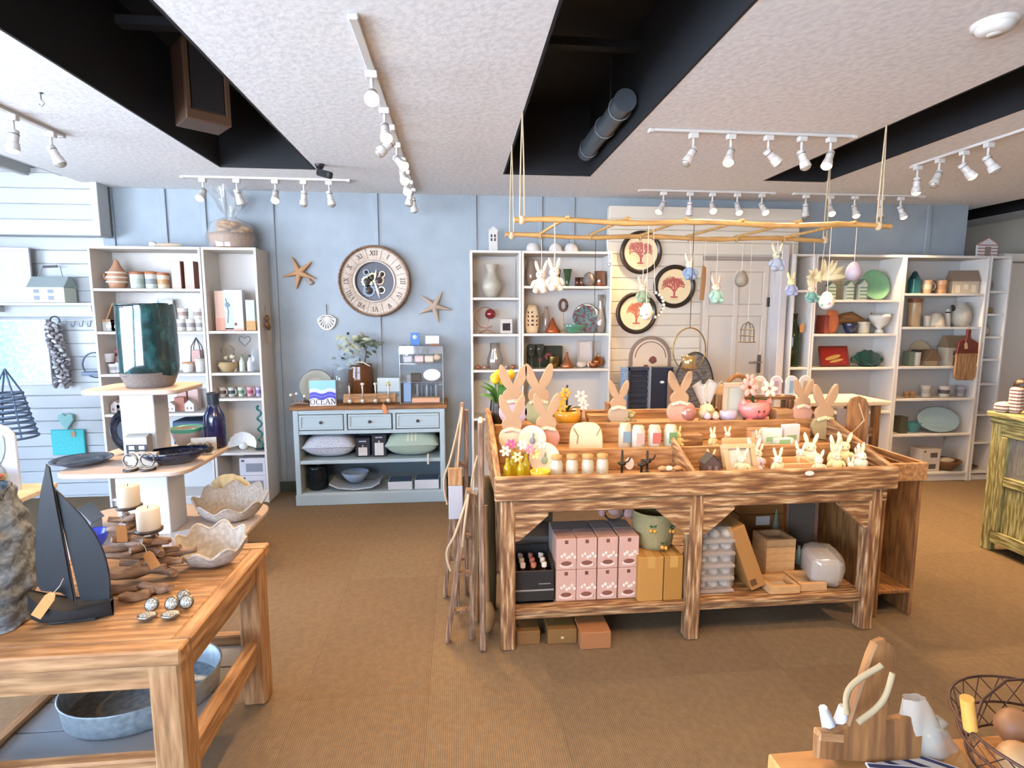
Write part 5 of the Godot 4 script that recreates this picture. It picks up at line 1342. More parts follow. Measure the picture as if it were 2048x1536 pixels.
func mid_shelves() -> void:
	var t: Node3D
	var crackle := grain("crackle", noise_tex("crackle", 71, 0.06, [[0.0, "7c776c"], [0.45, "a8a394"], [0.6, "b9b4a6"], [1.0, "cbc7ba"]], 3, FastNoiseLite.TYPE_CELLULAR), Vector3(6, 6, 6), 0.35)
	turned("crackled_vase", "grey crackled jug-shaped vase on the narrow middle bookcase", "vase", Vector3(0.281, 1.649, -4.6), 0.173, 0.268, JUG, crackle)
	t = thing("candle_hoop", "red glass tealight ball in a copper wire hoop", "candle holder", [Vector3(0.24, 1.356, -4.6), 0.153, 0.24][0])
	part(t, "hoop", G.new().tube(arc(Vector3(-0.01, 0.13, 0), 0.085, 0.6, TAU - 0.9, 22), 0.004, 6), mat("a06a5a", 0.35, 0.7))
	part(t, "globe", G.new().ball(Vector3(0.03, 0.16, 0), Vector3(0.045, 0.042, 0.045), 16, 10), mat("7a1c22", 0.1, 0.0, {"coat": 1.0}))
	part(t, "feet", G.new().tube([Vector3(-0.06, 0.006, 0.02), Vector3(0.0, 0.03, 0), Vector3(0.07, 0.006, 0.02)], 0.006, 6).tube([Vector3(0, 0.03, 0), Vector3(0.015, 0.12, 0)], 0.004, 6), mat("b08070", 0.4, 0.6))
	t = carton("pale grey photo cube with a black window, narrow middle bookcase", [Vector3(0.4, 1.356, -4.6), 0.1, 0.133][0], 0.1, 0.12, 0.08, "cac5be")
	part(t, "window", bx(-0.032, 0.025, 0.04, 0.032, 0.085, 0.042, 0.001), mat("2c2328", 0.2))
	turned("ribbed_glass_vase", "silvery ribbed glass vase on the lower shelf of the narrow middle bookcase", "vase", Vector3(0.307, 1.063, -4.6), 0.134, 0.213, [[0, 0], [0.75, 0], [1, 0.2], [0.95, 0.4], [0.6, 0.75], [0.62, 1.0], [0.55, 1.0], [0.52, 0.75], [0.85, 0.4], [0, 0.08]], mat("b3aca4", 0.12, 0.6))
	for i in 4:
		one("copper_bead", ["copper tealight pebble at the far left of the low shelf", "copper tealight pebble left of the ribbed vase", "copper tealight pebble right of the ribbed vase", "copper tealight pebble against the bookcase divider"][i], "ornament", G.new().ball(Vector3(0, 0.018, 0), Vector3(0.024, 0.018, 0.024), 10, 7), mat(["b0765a", "c49a80", "b8a89c", "a8684c"][i], 0.3, 0.5), [Vector3(0.164, 1.063, -4.56), 0.05, 0.05][0] + Vector3([0, 0.055, 0.235, 0.29][i], 0, 0))
	t = house("white_house", "little white block house with black windows on top of the narrow middle bookcase", Vector3(0.295, 2.021, -4.6), 0.075, 0.19, 0.06, "d8d6d2", "dedcd8", {"gable": true, "eave": 0.85, "windows": [[-0.2, 0.42, 0.2, 0.12], [0.2, 0.42, 0.2, 0.12], [-0.2, 0.58, 0.2, 0.12], [0.2, 0.58, 0.2, 0.12]], "pane": "2b2b30"})
	for i in 3:
		one("white_bowl", ["upturned white bowl on top of the wide middle bookcase, left", "upturned white bowl on top of the wide middle bookcase, middle", "upturned white bowl on top of the wide middle bookcase, right"][i], "bowl", G.new().lathe([[0.06, 0], [0.058, 0.02], [0.05, 0.05], [0.035, 0.065], [0.03, 0.07], [0, 0.07]], 22), mat("e2ddd6", 0.35), Vector3([0.623, 0.81, 0.939][i], 2.0215, -4.6), Vector3.ZERO, "upturned white bowls")
	# wide middle bookcase
	turned("smoky_vase", "rounded smoky glass vase at the left of the upper shelf", "vase", Vector3(0.612, 1.744, -4.6), 0.107, 0.211, [[0, 0], [0.7, 0], [1, 0.3], [1, 0.55], [0.7, 0.85], [0.75, 1], [0.68, 1.0], [0.6, 0.84], [0.9, 0.5], [0, 0.1]], mat("a58f80", 0.1, 0.0, {"alpha": 0.55}))
	var vs := [[Vector3(0.825, 1.744, -4.6), 0.066, 0.137], [Vector3(0.913, 1.744, -4.6), 0.075, 0.141]]
	for i in 2:
		var c: Array = vs[i]
		turned("fluted_vase", ["dark olive flared glass vase behind the hanging white bunnies", "green striped flared glass vase, in front of the shelf back"][i], "vase", c[0], c[1], c[2], [[0, 0], [0.3, 0], [0.35, 0.05], [1, 1], [0.92, 1], [0.28, 0.1], [0, 0.08]], mat(["4e4630", "3f5a3a"][i], 0.1, 0.0, {"alpha": 0.85}), {"group": "flared green vases"})
	for i in 3:
		one("striped_tumbler", ["brown striped tumbler, left of three", "brown striped tumbler, middle of three", "brown striped tumbler, right of three"][i], "tumbler", G.new().lathe([[0, 0], [0.02, 0], [0.024, 0.075], [0.021, 0.075], [0.018, 0.008], [0, 0.006]], 14), mat(["5a3a2c", "7d5a48", "6a3f36"][i], 0.15, 0.3), [Vector3(0.998, 1.744, -4.6), 0.058, 0.079][0] + Vector3(0.035 * i, 0, 0), Vector3.ZERO, "striped tumblers")
	t = one("egg_stone", "smooth grey egg on the shelf behind the bamboo rack", "ornament", G.new().lathe([[0, 0], [0.03, 0.004], [0.05, 0.03], [0.052, 0.055], [0.035, 0.1], [0, 0.12]], 20), mat("756c66", 0.45), [Vector3(1.108, 1.744, -4.6), 0.092, 0.129][0] + Vector3(-0.02, 0, 0.03))
	t = turned("red_glass_tealight", "copper and red glass tealight holder at the right of the upper shelf", "candle holder", Vector3(1.188, 1.744, -4.6), 0.109, 0.126, [[0, 0], [0.75, 0], [1.0, 0.12], [0.9, 0.45], [0.9, 1], [0.82, 1], [0.82, 0.45], [0, 0.1]], mat("b6876a", 0.12, 0.7))
	part(t, "red_band", G.new().lathe([[0.05, 0.008], [0.052, 0.02], [0.049, 0.04]], 22), mat("b5402c", 0.25))
	# second shelf
	t = thing("oval_lantern", "wooden oval lantern with cut-out leaves, wide middle bookcase", "lantern", [Vector3(0.617, 1.359, -4.6), 0.117, 0.251][0])
	part(t, "body", G.new().lathe([[0, 0], [0.045, 0], [0.06, 0.07], [0.062, 0.13], [0.045, 0.2], [0.03, 0.235], [0.026, 0.235]], 24, Transform3D(), 1.0, 0.6), M["paley"])
	var g := G.new()
	for i in 14:
		var a := Vector3(-0.03 + 0.02 * (i % 4), 0.06 + 0.034 * (i / 4), 0.034)
		leaf(g, a, a + Vector3(0.012 * (1 if i % 2 else -1), 0.02, 0.003), 0.012, Vector3(0, 0, 1))
	part(t, "cut_outs", g, mat("4a3220", 0.8)).set_meta("kind", "stuff")
	turned("tall_bottle_glass", "slim smoky glass bottle behind the copper pyramid", "bottle", [Vector3(0.748, 1.359, -4.68), 0.068, 0.209][0], 0.07, 0.22, BOTTLE, mat("b7a495", 0.08, 0.0, {"alpha": 0.5}))
	t = thing("copper_pyramid", "orange copper pyramid tealight on the second shelf", "candle holder", [Vector3(0.791, 1.359, -4.6), 0.126, 0.138][0])
	part(t, "cone", G.new().lathe([[0, 0], [0.06, 0], [0.062, 0.02], [0.03, 0.07], [0.008, 0.125], [0, 0.13]], 20), mat("b4623c", 0.25, 0.6))
	t = thing("wreath_stand", "small brown wreath on a thin stand", "ornament", [Vector3(0.879, 1.359, -4.6), 0.084, 0.315][0])
	part(t, "stand", G.new().tube([Vector3(0, 0, 0), Vector3(0, 0.17, 0)], 0.006, 6).box(Vector3(0, 0.004, 0), Vector3(0.05, 0.008, 0.04)), mat("b99c76", 0.7))
	part(t, "wreath", G.new().tube(arc(Vector3(0, 0.23, 0), 0.03, 0, TAU, 18, Vector3.RIGHT, Vector3(0, 1.5, 0)), 0.013, 7, false, true), mat("5f4532", 0.7))
	var irid := grain("iridescent", noise_tex("iridescent", 72, 0.012, [[0.0, "5a2230"], [0.3, "6f3a44"], [0.5, "47606a"], [0.7, "6f9088"], [1.0, "30303c"]], 2), Vector3(4, 4, 4), 0.08, 0.0, false, {"coat": 1.0})
	plate("iridescent_plate", "large round iridescent red and teal glass plate, second shelf", [Vector3(1.077, 1.359, -4.6), 0.257, 0.295][0] + Vector3(0, 0, 0.0), 0.122, irid, {"tilt": 10.0, "rim": irid, "centre": irid})
	t = turned("green_glass_bowl", "green rippled glass bowl in front of the iridescent plate", "bowl", [Vector3(0.965, 1.359, -4.54), 0.191, 0.091][0], 0.18, 0.07, BOWL, mat("5f9a80", 0.06, 0.0, {"alpha": 0.6}), {"sz": 0.5})
	turned("twisted_glass_vase", "tall clear twisted glass vase at the right of the second shelf", "vase", Vector3(1.2, 1.359, -4.6), 0.085, 0.318, [[0, 0], [0.7, 0], [1, 0.2], [0.95, 0.35], [0.45, 0.6], [0.5, 0.8], [0.65, 1], [0.58, 1], [0.4, 0.7], [0, 0.1]], mat("bdb1a2", 0.08, 0.4, {"alpha": 0.75}))
	# third shelf
	for i in 2:
		t = thing("glass_goblet", ["tall dark glass goblet, left of two on the third shelf", "tall dark glass goblet, right of two on the third shelf"][i], "goblet", [Vector3(0.615, 1.065, -4.6), 0.059, 0.202][0] + Vector3(0.07 * i, 0, 0), 0, "dark goblets")
		part(t, "bowl", G.new().lathe([[0, 0.1], [0.02, 0.105], [0.034, 0.15], [0.036, 0.2], [0.033, 0.2], [0.03, 0.15], [0, 0.11]], 18), mat("4a4c44", 0.05, 0.0, {"alpha": 0.6}))
		part(t, "foot", G.new().lathe([[0, 0], [0.035, 0], [0.03, 0.006], [0.006, 0.015], [0.005, 0.1], [0, 0.102]], 16), mat("63665e", 0.08, 0.0, {"alpha": 0.8}))
	t = carton("dark green gift box with a red flower print behind the goblets", [Vector3(0.744, 1.065, -4.72), 0.32, 0.208][0], 0.3, 0.18, 0.05, "2c3526")
	part(t, "flower_print", G.new().ball(Vector3(0.03, 0.09, 0.025), Vector3(0.035, 0.03, 0.003), 10, 7).ball(Vector3(-0.04, 0.06, 0.025), Vector3(0.02, 0.02, 0.003), 8, 6), mat("9c3f44", 0.6))
	cup("dark brass metallic tumbler on the third shelf", [Vector3(0.8, 1.065, -4.6), 0.097, 0.11][0], 0.095, 0.1, "8a7a48", {"called": "brass_tumbler", "category": "tumbler", "handle": false, "foot": 0.95, "metal": 0.9, "rough": 0.25})
	t = thing("copper_dome", "copper cone-shaped burner on the third shelf", "burner", [Vector3(0.917, 1.065, -4.6), 0.119, 0.144][0])
	part(t, "cone", G.new().lathe([[0, 0], [0.058, 0], [0.06, 0.02], [0.03, 0.06], [0.012, 0.1], [0.009, 0.13], [0, 0.135]], 20), mat("b0704a", 0.3, 0.6))
	frame_rect("pale framed word print behind the white pebbles", [Vector3(1.091, 1.065, -4.7), 0.148, 0.252][0], 0.13, 0.22, mat("cfc4bc", 0.5), mat("d9d0c8", 0.6), {"bar": 0.012})
	for i in 2:
		one("white_pebble", ["low white round pebble pot on the third shelf", "white seashell beside the low pebble pot"][i], "ornament", G.new().ball(Vector3(0, 0.028, 0), Vector3([0.045, 0.03][i], 0.028, 0.03), 12, 8, Basis(), 0.0), mat("e0d2c2", 0.5), [Vector3(1.043, 1.065, -4.6), 0.076, 0.051][0] + Vector3([0, 0.075][i], 0, 0))
	t = thing("copper_knot", "polished copper knot tealight at the right of the third shelf", "candle holder", [Vector3(1.182, 1.065, -4.6), 0.119, 0.128][0])
	part(t, "body", G.new().ball(Vector3(0, 0.05, 0), Vector3(0.05, 0.047, 0.045), 16, 10, Basis(), 0.03, 9.0), mat("a85f2a", 0.15, 0.8))
	part(t, "tip", G.new().lathe([[0.014, 0.09], [0.01, 0.11], [0, 0.13]], 12), mat("d9a05c", 0.2, 0.8))
	# low shelf seen behind the table: lanterns
	for i in 3:
		t = thing("table_lamp", ["small dark-based lamp with a cone shade behind the flowers, left", "small dark-based lamp with a cone shade, middle of three", "small dark-based lamp with a cone shade, right of three"][i], "lamp", Vector3([0.29, 0.42, 0.64][i], [0.6615, 0.6615, 0.4215][i], -4.62), 0, "small lamps behind the bunnies")
		var dy: float = [0.0, 0.0, 0.24][i]
		part(t, "base", G.new().lathe([[0, 0], [0.035, 0], [0.03, 0.02], [0.018, 0.15 + dy], [0.02, 0.2 + dy], [0, 0.2 + dy]], 16), mat("2b2d33", 0.35))
		part(t, "shade", G.new().lathe([[0.06, 0.2 + dy], [0.03, 0.31 + dy], [0.027, 0.31 + dy], [0.057, 0.2 + dy]], 20), mat("cfd6d2", 0.7, 0.0, {"back": 0.4}))

# ---------------------------------------------------------------- prints and furniture on the cream boards
func coral_image(seed_: int, tint: String) -> Image:
	var im := blank(160, 160, "e6d2a8")
	var r := RandomNumberGenerator.new()
	r.seed = seed_
	var todo := [[Vector2(80, 130), -PI / 2, 24.0, 5.0]]
	while todo.size() > 0:
		var q: Array = todo.pop_back()
		var p: Vector2 = q[0]
		var e: Vector2 = p + Vector2.from_angle(q[1]) * q[2]
		stroke(im, p, e, q[3], tint)
		if q[2] > 4.5:
			for s: float in ([-1.0, 1.0] if q[2] < 18.0 else [-1.3, 0.0, 1.3]):
				todo.append([e, q[1] + s * r.randf_range(0.2, 0.55), q[2] * r.randf_range(0.72, 0.84), q[3] * 0.8])
	stroke(im, Vector2(66, 130), Vector2(94, 130), 4.0, tint)
	stroke(im, Vector2(60, 142), Vector2(100, 142), 0.8, "b8a684")
	return im

func round_frame(label: String, c: Vector3, r: float, pic: Material, ring: Material) -> void:
	var t := thing("coral_picture", label, "picture", c, 0, "round coral prints on the cream boards")
	part(t, "frame", G.new().lathe([[r * 0.98, 0], [r, 0.005], [r * 0.99, 0.022], [r * 0.93, 0.03], [r * 0.82, 0.02], [r * 0.78, 0.012]], 48, Transform3D(Basis(Vector3.RIGHT, PI / 2), Vector3.ZERO)), ring)
	part(t, "inner_rim", G.new().lathe([[r * 0.80, 0.015], [r * 0.785, 0.02], [r * 0.765, 0.012]], 48, Transform3D(Basis(Vector3.RIGHT, PI / 2), Vector3.ZERO)), mat("d9c9a8", 0.5))
	var g := G.new()
	g.st.set_smooth_group(-1)
	var k := 40
	for i in k:
		for a: Variant in [null, TAU * i / k, TAU * (i + 1) / k]:
			var d := Vector2.ZERO if a == null else Vector2.from_angle(-a)
			g.st.set_uv(Vector2(0.5 + d.x * 0.5, 0.5 - d.y * 0.5))
			g.st.add_vertex(Vector3(d.x * r * 0.78, d.y * r * 0.78, 0.013))
	part(t, "coral_print", g, pic)

func boards_goods() -> void:
	var t: Node3D
	var black := mat("241a16", 0.3, 0.0, {"coat": 0.4})
	var prints := []
	for i in 3:
		prints.append(print_mat("coral%d" % i, coral_image([3, 12, 27][i], ["b4645c", "b05a4e", "b5624a"][i]), 0.55))
	var Z0 := -4.643
	round_frame("round black-framed pink coral print, highest of three", Vector3(1.545, 2.031, Z0), 0.181, prints[0], black)
	round_frame("round black-framed red coral print, middle one beside the door", Vector3(1.847, 1.75, Z0), 0.184, prints[1], black)
	round_frame("round black-framed coral print, lowest and partly behind the bookcase", Vector3(1.52, 1.525, Z0), 0.179, prints[2], black)
	# arched rose picture
	t = thing("arched_picture", "arched grey-framed picture of dark roses on the cream boards", "picture", Vector3(1.65, 1.045, Z0 + 0.012))
	var ar := []
	var ar2 := []
	for i in 25:
		var a := PI * i / 24.0
		ar.append(Vector2(cos(a) * 0.185, 0.1 + sin(a) * 0.185))
		ar2.append(Vector2(cos(a) * 0.155, 0.1 + sin(a) * 0.155))
	ar.append_array([Vector2(-0.185, -0.25), Vector2(0.185, -0.25)])
	ar2.append_array([Vector2(-0.155, -0.22), Vector2(0.155, -0.22)])
	part(t, "frame", G.new().ext(ar, 0.02, 0.004), mat("8c7a70", 0.5))
	part(t, "mount", G.new().ext(ar2, 0.004, 0.0), mat("e2cdb4", 0.6), Vector3(0, 0, 0.011))
	part(t, "inner_line", G.new().tube(arc(Vector3(0, 0.1, 0.014), 0.135, 0, PI, 24), 0.003, 5), mat("3a2e2a", 0.5))
	for q: Array in [[0.02, 0.08, 0.035], [0.06, -0.02, 0.028], [-0.04, 0.01, 0.03]]:
		part(t, "printed_rose", G.new().ball(Vector3(q[0], q[1], 0.013), Vector3(q[2], q[2] * 0.9, 0.002), 10, 7, Basis(), 0.15), mat("7c4a44", 0.6))
	var g := G.new()
	for i in 9:
		var p := Vector3(-0.09 + 0.022 * i, -0.05 + 0.04 * sin(i * 2.1), 0.0135)
		leaf(g, p, p + Vector3(0.03 * cos(i), 0.04, 0), 0.02, Vector3(0, 0, 1), 0.0)
	part(t, "printed_leaves", g, mat("45382e", 0.7)).set_meta("kind", "stuff")
	# dark blue shutter box standing on the table behind
	t = thing("shutter_cabinet", "dark blue slatted shutter panel with a patterned edge, below the rose picture", "shutter", Vector3(1.546, 0, -4.4))
	part(t, "patterned_edge", bx(-0.215, 0.55, -0.03, -0.165, 1.085, 0.03, 0.003), grain("tilepattern", noise_tex("tilepattern", 73, 0.08, [[0.0, "41678a"], [0.48, "5d84a6"], [0.52, "d3dbe0"], [1.0, "dfe4e6"]], 1, FastNoiseLite.TYPE_CELLULAR), Vector3(7, 7, 7), 0.5))
	var nv := mat("2b3444", 0.55)
	part(t, "frame", addb(addb(bx(-0.165, 0.55, -0.03, -0.15, 1.085, 0.03), -0.165, 1.06, -0.03, 0.01, 1.085, 0.03), -0.165, 0.0, -0.03, 0.01, 0.6, 0.03), nv)
	for i in 10:
		part(t, "slat", G.new().box(Vector3.ZERO, Vector3(0.16, 0.045, 0.008), 0.001, Basis(Vector3.RIGHT, -0.6)), nv, Vector3(-0.072, 0.63 + 0.045 * i, 0.0))
	part(t, "centre_strip", bx(0.01, 0.0, -0.032, 0.026, 1.085, 0.034), mat("9ea3a8", 0.4))
	part(t, "door", bx(0.026, 0.0, -0.03, 0.215, 1.085, 0.03, 0.003), mat("252e40", 0.5))
	part(t, "handle", G.new().ball(Vector3(0.12, 0.96, 0.033), Vector3(0.02, 0.011, 0.006), 12, 8), mat("e8ebee", 0.3))
	# big grey oval slab
	t = thing("stone_oval", "big grey textured oval platter with a black edge standing before the door", "platter", Vector3(1.886, 0.0, -4.25))
	part(t, "slab", G.new().ext(ring2(0.2, 40, 0.8, 1.55), 0.018, 0.005, Transform3D(Basis(), Vector3(0, 0.9, 0))), grain("slate", noise_tex("slate", 74, 0.015, [[0.0, "3d3a38"], [0.5, "68645f"], [1.0, "918b84"]], 5), Vector3(2, 6, 6), 0.6))
	part(t, "edge", G.new().tube(arc(Vector3(0, 0.9, 0), 0.2, 0, TAU, 40, Vector3(0.8, 0, 0), Vector3(0, 1.55, 0)), 0.01, 6, false, true), mat("1f1d1d", 0.4))
	part(t, "easel", addb(bx(-0.1, 0, -0.1, 0.1, 0.6, -0.05, 0.004), -0.12, 0.56, -0.08, 0.12, 0.6, 0.04, 0.004), M["brownboardx"])
	t = carton("terracotta block beside the shutter panel", Vector3(1.735, 0, -4.33), 0.06, 1.0, 0.05, "b08468", {"called": "wooden_post", "category": "post"})

# ---------------------------------------------------------------- right bookcases
func right_shelves() -> void:
	var t: Node3D
	t = turned("green_bottle", "tall dark green glass bottle with a paper tag in the slim bookcase", "bottle", Vector3(2.925, 1.058 + 0.0015, -4.6), 0.135, 0.46, BOTTLE, mat("26331f", 0.08, 0.0, {"alpha": 0.92}))
	price_tag(t, Vector3(0.03, 0.3, 0.075), 0.04, 0.075, "c98a4e")
	t = frame_rect("cream narrow framed panel behind the mint striped huts", [Vector3(3.392, 1.638, -4.72), 0.135, 0.292][0], 0.12, 0.25, mat("d6c9a8", 0.5), mat("cbb890", 0.6), {"bar": 0.02})
	for i in 3:
		t = house("beach_hut", ["mint striped beach hut with pointed roof, left of three", "mint striped beach hut with pointed roof, middle of three", "mint striped beach hut with pointed roof beside the green plate"][i], Vector3([3.247, 3.415, 3.537][i], 1.637 + 0.0015, -4.6), 0.072, [0.15, 0.16, 0.175][i], 0.05, "c9d2bf", "7a8f7c", {"gable": true, "eave": 0.8, "group": "mint striped beach huts"})
		for k in 4:
			part(t, "stripe", bx(-0.036, 0.012 + 0.03 * k, 0.025, 0.036, 0.022 + 0.03 * k, 0.0262), mat("5d7f6c", 0.6))
	t = plate("green_glass_plate", "pale green rippled glass plate standing on the top right shelf", [Vector3(3.664, 1.638, -4.62), 0.31, 0.31][0], 0.135, mat("8fc79a", 0.08, 0.0, {"alpha": 0.8}), {"tilt": 14.0, "seg": 22, "rim": mat("7fb98e", 0.06, 0.0, {"alpha": 0.85})})
	# second shelf
	t = turned("orange_vase", "orange oval vase with dark crackle lines on the second right shelf", "vase", Vector3(3.276, 1.347, -4.6), 0.132, 0.203, [[0, 0], [0.5, 0], [0.9, 0.25], [1, 0.5], [0.8, 0.85], [0.55, 1], [0.48, 1], [0.7, 0.8], [0, 0.2]], grain("orangecrackle", noise_tex("orangecrackle", 81, 0.05, [[0.0, "5b1f14"], [0.3, "c4673c"], [1.0, "dd9060"]], 2, FastNoiseLite.TYPE_CELLULAR), Vector3(5, 5, 5), 0.35), {"sz": 0.5})
	carton("red brown book-like box at the left of the second right shelf", [Vector3(3.192, 1.347, -4.6), 0.044, 0.176][0], 0.04, 0.16, 0.12, "8e3c2c")
	t = thing("wooden_fish", "brown carved wooden fish on the second right shelf", "ornament", [Vector3(3.518, 1.347, -4.66), 0.359, 0.224][0])
	part(t, "stand", bx(-0.02, 0, -0.02, 0.02, 0.09, 0.02, 0.002), mat("4d3423", 0.6))
	part(t, "body", G.new().tube([Vector3(-0.15, 0.1, 0), Vector3(-0.1, 0.125, 0), Vector3(-0.02, 0.135, 0), Vector3(0.08, 0.11, 0), Vector3(0.14, 0.09, 0)], [0.02, 0.05, 0.058, 0.03, 0.012], 12), M["brownboardx"])
	part(t, "tail", G.new().ext([Vector2(0.13, 0.09), Vector2(0.17, 0.18), Vector2(0.18, 0.18), Vector2(0.165, 0.1), Vector2(0.17, 0.03), Vector2(0.15, 0.035)], 0.012, 0.002), mat("5b5a5e", 0.5))
	turned("blue_pot", "small dark blue pot in front of the wooden fish", "pot", Vector3(3.454, 1.347, -4.6), 0.124, 0.089, BOWL, mat("2c3350", 0.2))
	cup("cream lidded pot on the second right shelf", Vector3(3.581, 1.347, -4.6), 0.098, 0.102, "d6cdb6", {"called": "cream_pot", "category": "pot", "handle": false, "foot": 0.9})
	t = turned("pedestal_bowl", "white footed bowl at the right of the second shelf", "bowl", Vector3(3.73, 1.347, -4.6), 0.178, 0.169, [[0, 0], [0.4, 0], [0.38, 0.15], [0.18, 0.25], [0.7, 0.5], [1, 0.85], [0.95, 1.0], [0.75, 0.8], [0, 0.5]], mat("e4ddd0", 0.3))
	# third shelf
	t = thing("red_dish", "square red dish with a painted yellow fish, third right shelf", "dish", [Vector3(3.331, 1.055, -4.6), 0.303, 0.191][0])
	var rd := part(t, "dish", bx(-0.13, 0, -0.01, 0.13, 0.18, 0.01, 0.006), mat("9c2418", 0.2, 0.0, {"coat": 0.8}), Vector3(0, 0, 0), Vector3(-16, 0, 0))
	part(rd, "rim", addb(addb(addb(bx(-0.135, 0, 0.008, 0.135, 0.018, 0.02, 0.003), -0.135, 0.165, 0.008, 0.135, 0.183, 0.02, 0.003), -0.135, 0.018, 0.008, -0.118, 0.165, 0.02, 0.003), 0.118, 0.018, 0.008, 0.135, 0.165, 0.02, 0.003), mat("7c2a1c", 0.25))
	part(rd, "painted_fish", G.new().ball(Vector3(-0.01, 0.08, 0.0105), Vector3(0.08, 0.018, 0.003), 14, 8, Basis(Vector3.BACK, 0.25)).ball(Vector3(0.02, 0.05, 0.0105), Vector3(0.07, 0.012, 0.003), 12, 8, Basis(Vector3.BACK, 0.2)), mat("c9a154", 0.4))
	t = thing("teal_leaf_dish", "dark teal leaf-shaped dish lying on the third right shelf", "dish", [Vector3(3.64, 1.055, -4.6), 0.359, 0.166][0])
	part(t, "leaf", G.new().grid(20, 10, func(u: float, v: float) -> Vector3:
		var x := (u - 0.5) * 0.31
		var w := 0.085 * pow(maxf(0.0, sin(PI * clampf(u * 0.92 + 0.06, 0, 1))), 0.6)
		var s := (v - 0.5) * 2.0
		return Vector3(x, 0.075 + 0.07 * s * sin(PI * u) - 0.03 * (1.0 - s * s) + 0.006 * cos(u * 30.0) * absf(s), w * (0.3 - s * 0.45))).grid(20, 10, func(u: float, v: float) -> Vector3:
		var x := (u - 0.5) * 0.31
		var w := 0.085 * pow(maxf(0.0, sin(PI * clampf(u * 0.92 + 0.06, 0, 1))), 0.6)
		var s := (v - 0.5) * 2.0
		return Vector3(x, 0.07 + 0.07 * s * sin(PI * u) - 0.04 * (1.0 - s * s), w * (0.3 - s * 0.45) - 0.006), true), mat("20483f", 0.2, 0.0, {"coat": 0.6}))
	part(t, "foot", bx(-0.07, 0, -0.03, 0.07, 0.05, 0.03, 0.01), mat("1b3d36", 0.3))
	# low shelf: speckled bowls and a pale globe
	one("pale_globe", "pale pink round globe lamp on the low right shelf", "ornament", G.new().ball(Vector3(0, 0.063, 0), Vector3(0.063, 0.063, 0.063), 18, 12), mat("e6cdbb", 0.3), [Vector3(3.426, 0.659, -4.6), 0.135, 0.153][0])
	t = thing("egg_nest_bowl", "grey speckled wavy bowl holding round ornaments, low right shelf", "bowl", [Vector3(3.642, 0.659, -4.6), 0.353, 0.163][0])
	part(t, "bowl", G.new().grid(40, 6, func(u: float, v: float) -> Vector3:
		var a := u * TAU
		var r := lerpf(0.08, 0.16, pow(v, 0.7))
		return Vector3(cos(a) * r, v * (0.075 + 0.014 * cos(a * 5.0)), -sin(a) * r * 0.6), true), grain("speckle", noise_tex("speckle", 82, 0.05, [[0.0, "34343a"], [0.5, "6b7078"], [1.0, "9aa0a8"]], 4), Vector3(5, 5, 5), 0.4))
	part(t, "base", G.new().lathe([[0, 0], [0.08, 0], [0.08, 0.01], [0, 0.01]], 24, Transform3D(), 1.0, 0.6), mat("4a4a50", 0.5))
	for i in 4:
		one("round_ornament", ["mauve ball at the left of the speckled bowl", "copper pink ball in the middle of the speckled bowl", "rose ball at the right of the speckled bowl", "dusky pink ball at the back of the speckled bowl"][i], "ornament", G.new().ball(Vector3.ZERO, Vector3(0.04, 0.034, 0.036), 14, 9), mat(["a88a96", "c58a7a", "b87a78", "ae8f94"][i], 0.35), t.position + Vector3([-0.085, 0.005, 0.085, -0.03][i], [0.085, 0.075, 0.085, 0.09][i], [0.0, 0.03, 0.01, -0.04][i]), Vector3.ZERO, "balls in the speckled bowl")
	# pottery bookcase
	t = thing("teal_lantern", "teal metal lantern in the corner of the pottery bookcase's top shelf", "lantern", [Vector3(4.03, 1.696, -4.6), 0.08, 0.24][0])
	part(t, "body", bx(-0.036, 0, -0.036, 0.036, 0.13, 0.036, 0.004), mat("2f6a72", 0.4, 0.3))
	part(t, "roof", G.new().lathe([[0.055, 0.13], [0.02, 0.19], [0, 0.2]], 4), mat("25525c", 0.4, 0.3))
	var cs := [[Vector3(4.15, 1.696, -4.6), 0.116, 0.12], [Vector3(4.29, 1.696, -4.6), 0.125, 0.12]]
	for i in 2:
		var c: Array = cs[i]
		cup(["tan mug with a brown handle, left on the pottery top shelf", "tan mug with a cream handle beside the pottery house"][i], c[0], c[1], c[2], ["c2a383", "b58e68"][i], {"group": "tan pottery mugs", "band": ["d4c3a6", "9c7450"][i], "turn": -15.0 + 30.0 * i})
	house("pottery_house", "long grey-roofed pottery house on the top shelf", Vector3(4.495, 1.696, -4.6), 0.242, 0.206, 0.09, "c9b79c", "8d7a68", {"eave": 0.55, "windows": [[-0.3, 0.05, 0.16, 0.32], [0.0, 0.2, 0.16, 0.2], [0.3, 0.05, 0.16, 0.32]], "pane": "e4dac4", "group": "pottery houses", "turn": -8.0})
	t = cup("brown and cream tag jar, second pottery shelf", Vector3(4.054, 1.405, -4.6), 0.107, 0.215, "c0a078", {"called": "tag_jar", "category": "jar", "handle": false, "foot": 0.9, "lid": "7a4b30"})
	price_tag(t, Vector3(0, 0.12, 0.055), 0.03, 0.06, "d6b48c")
	cup("cream ribbed cup beside the tag jar", [Vector3(4.185, 1.405, -4.6), 0.072, 0.117][0], 0.065, 0.1, "d3c8b4", {"called": "cream_cup", "category": "cup", "handle": false})
	t = turned("igloo_pot", "cream igloo-shaped pot with a round dark opening", "pot", Vector3(4.272, 1.405, -4.6), 0.144, 0.126, [[0, 0], [0.95, 0], [1, 0.2], [0.8, 0.7], [0.4, 0.97], [0, 1.0]], mat("cbbfa8", 0.6))
	part(t, "opening", G.new().ball(Vector3(0.02, 0.03, 0.052), Vector3(0.016, 0.018, 0.006), 10, 7), mat("40342a", 0.7))
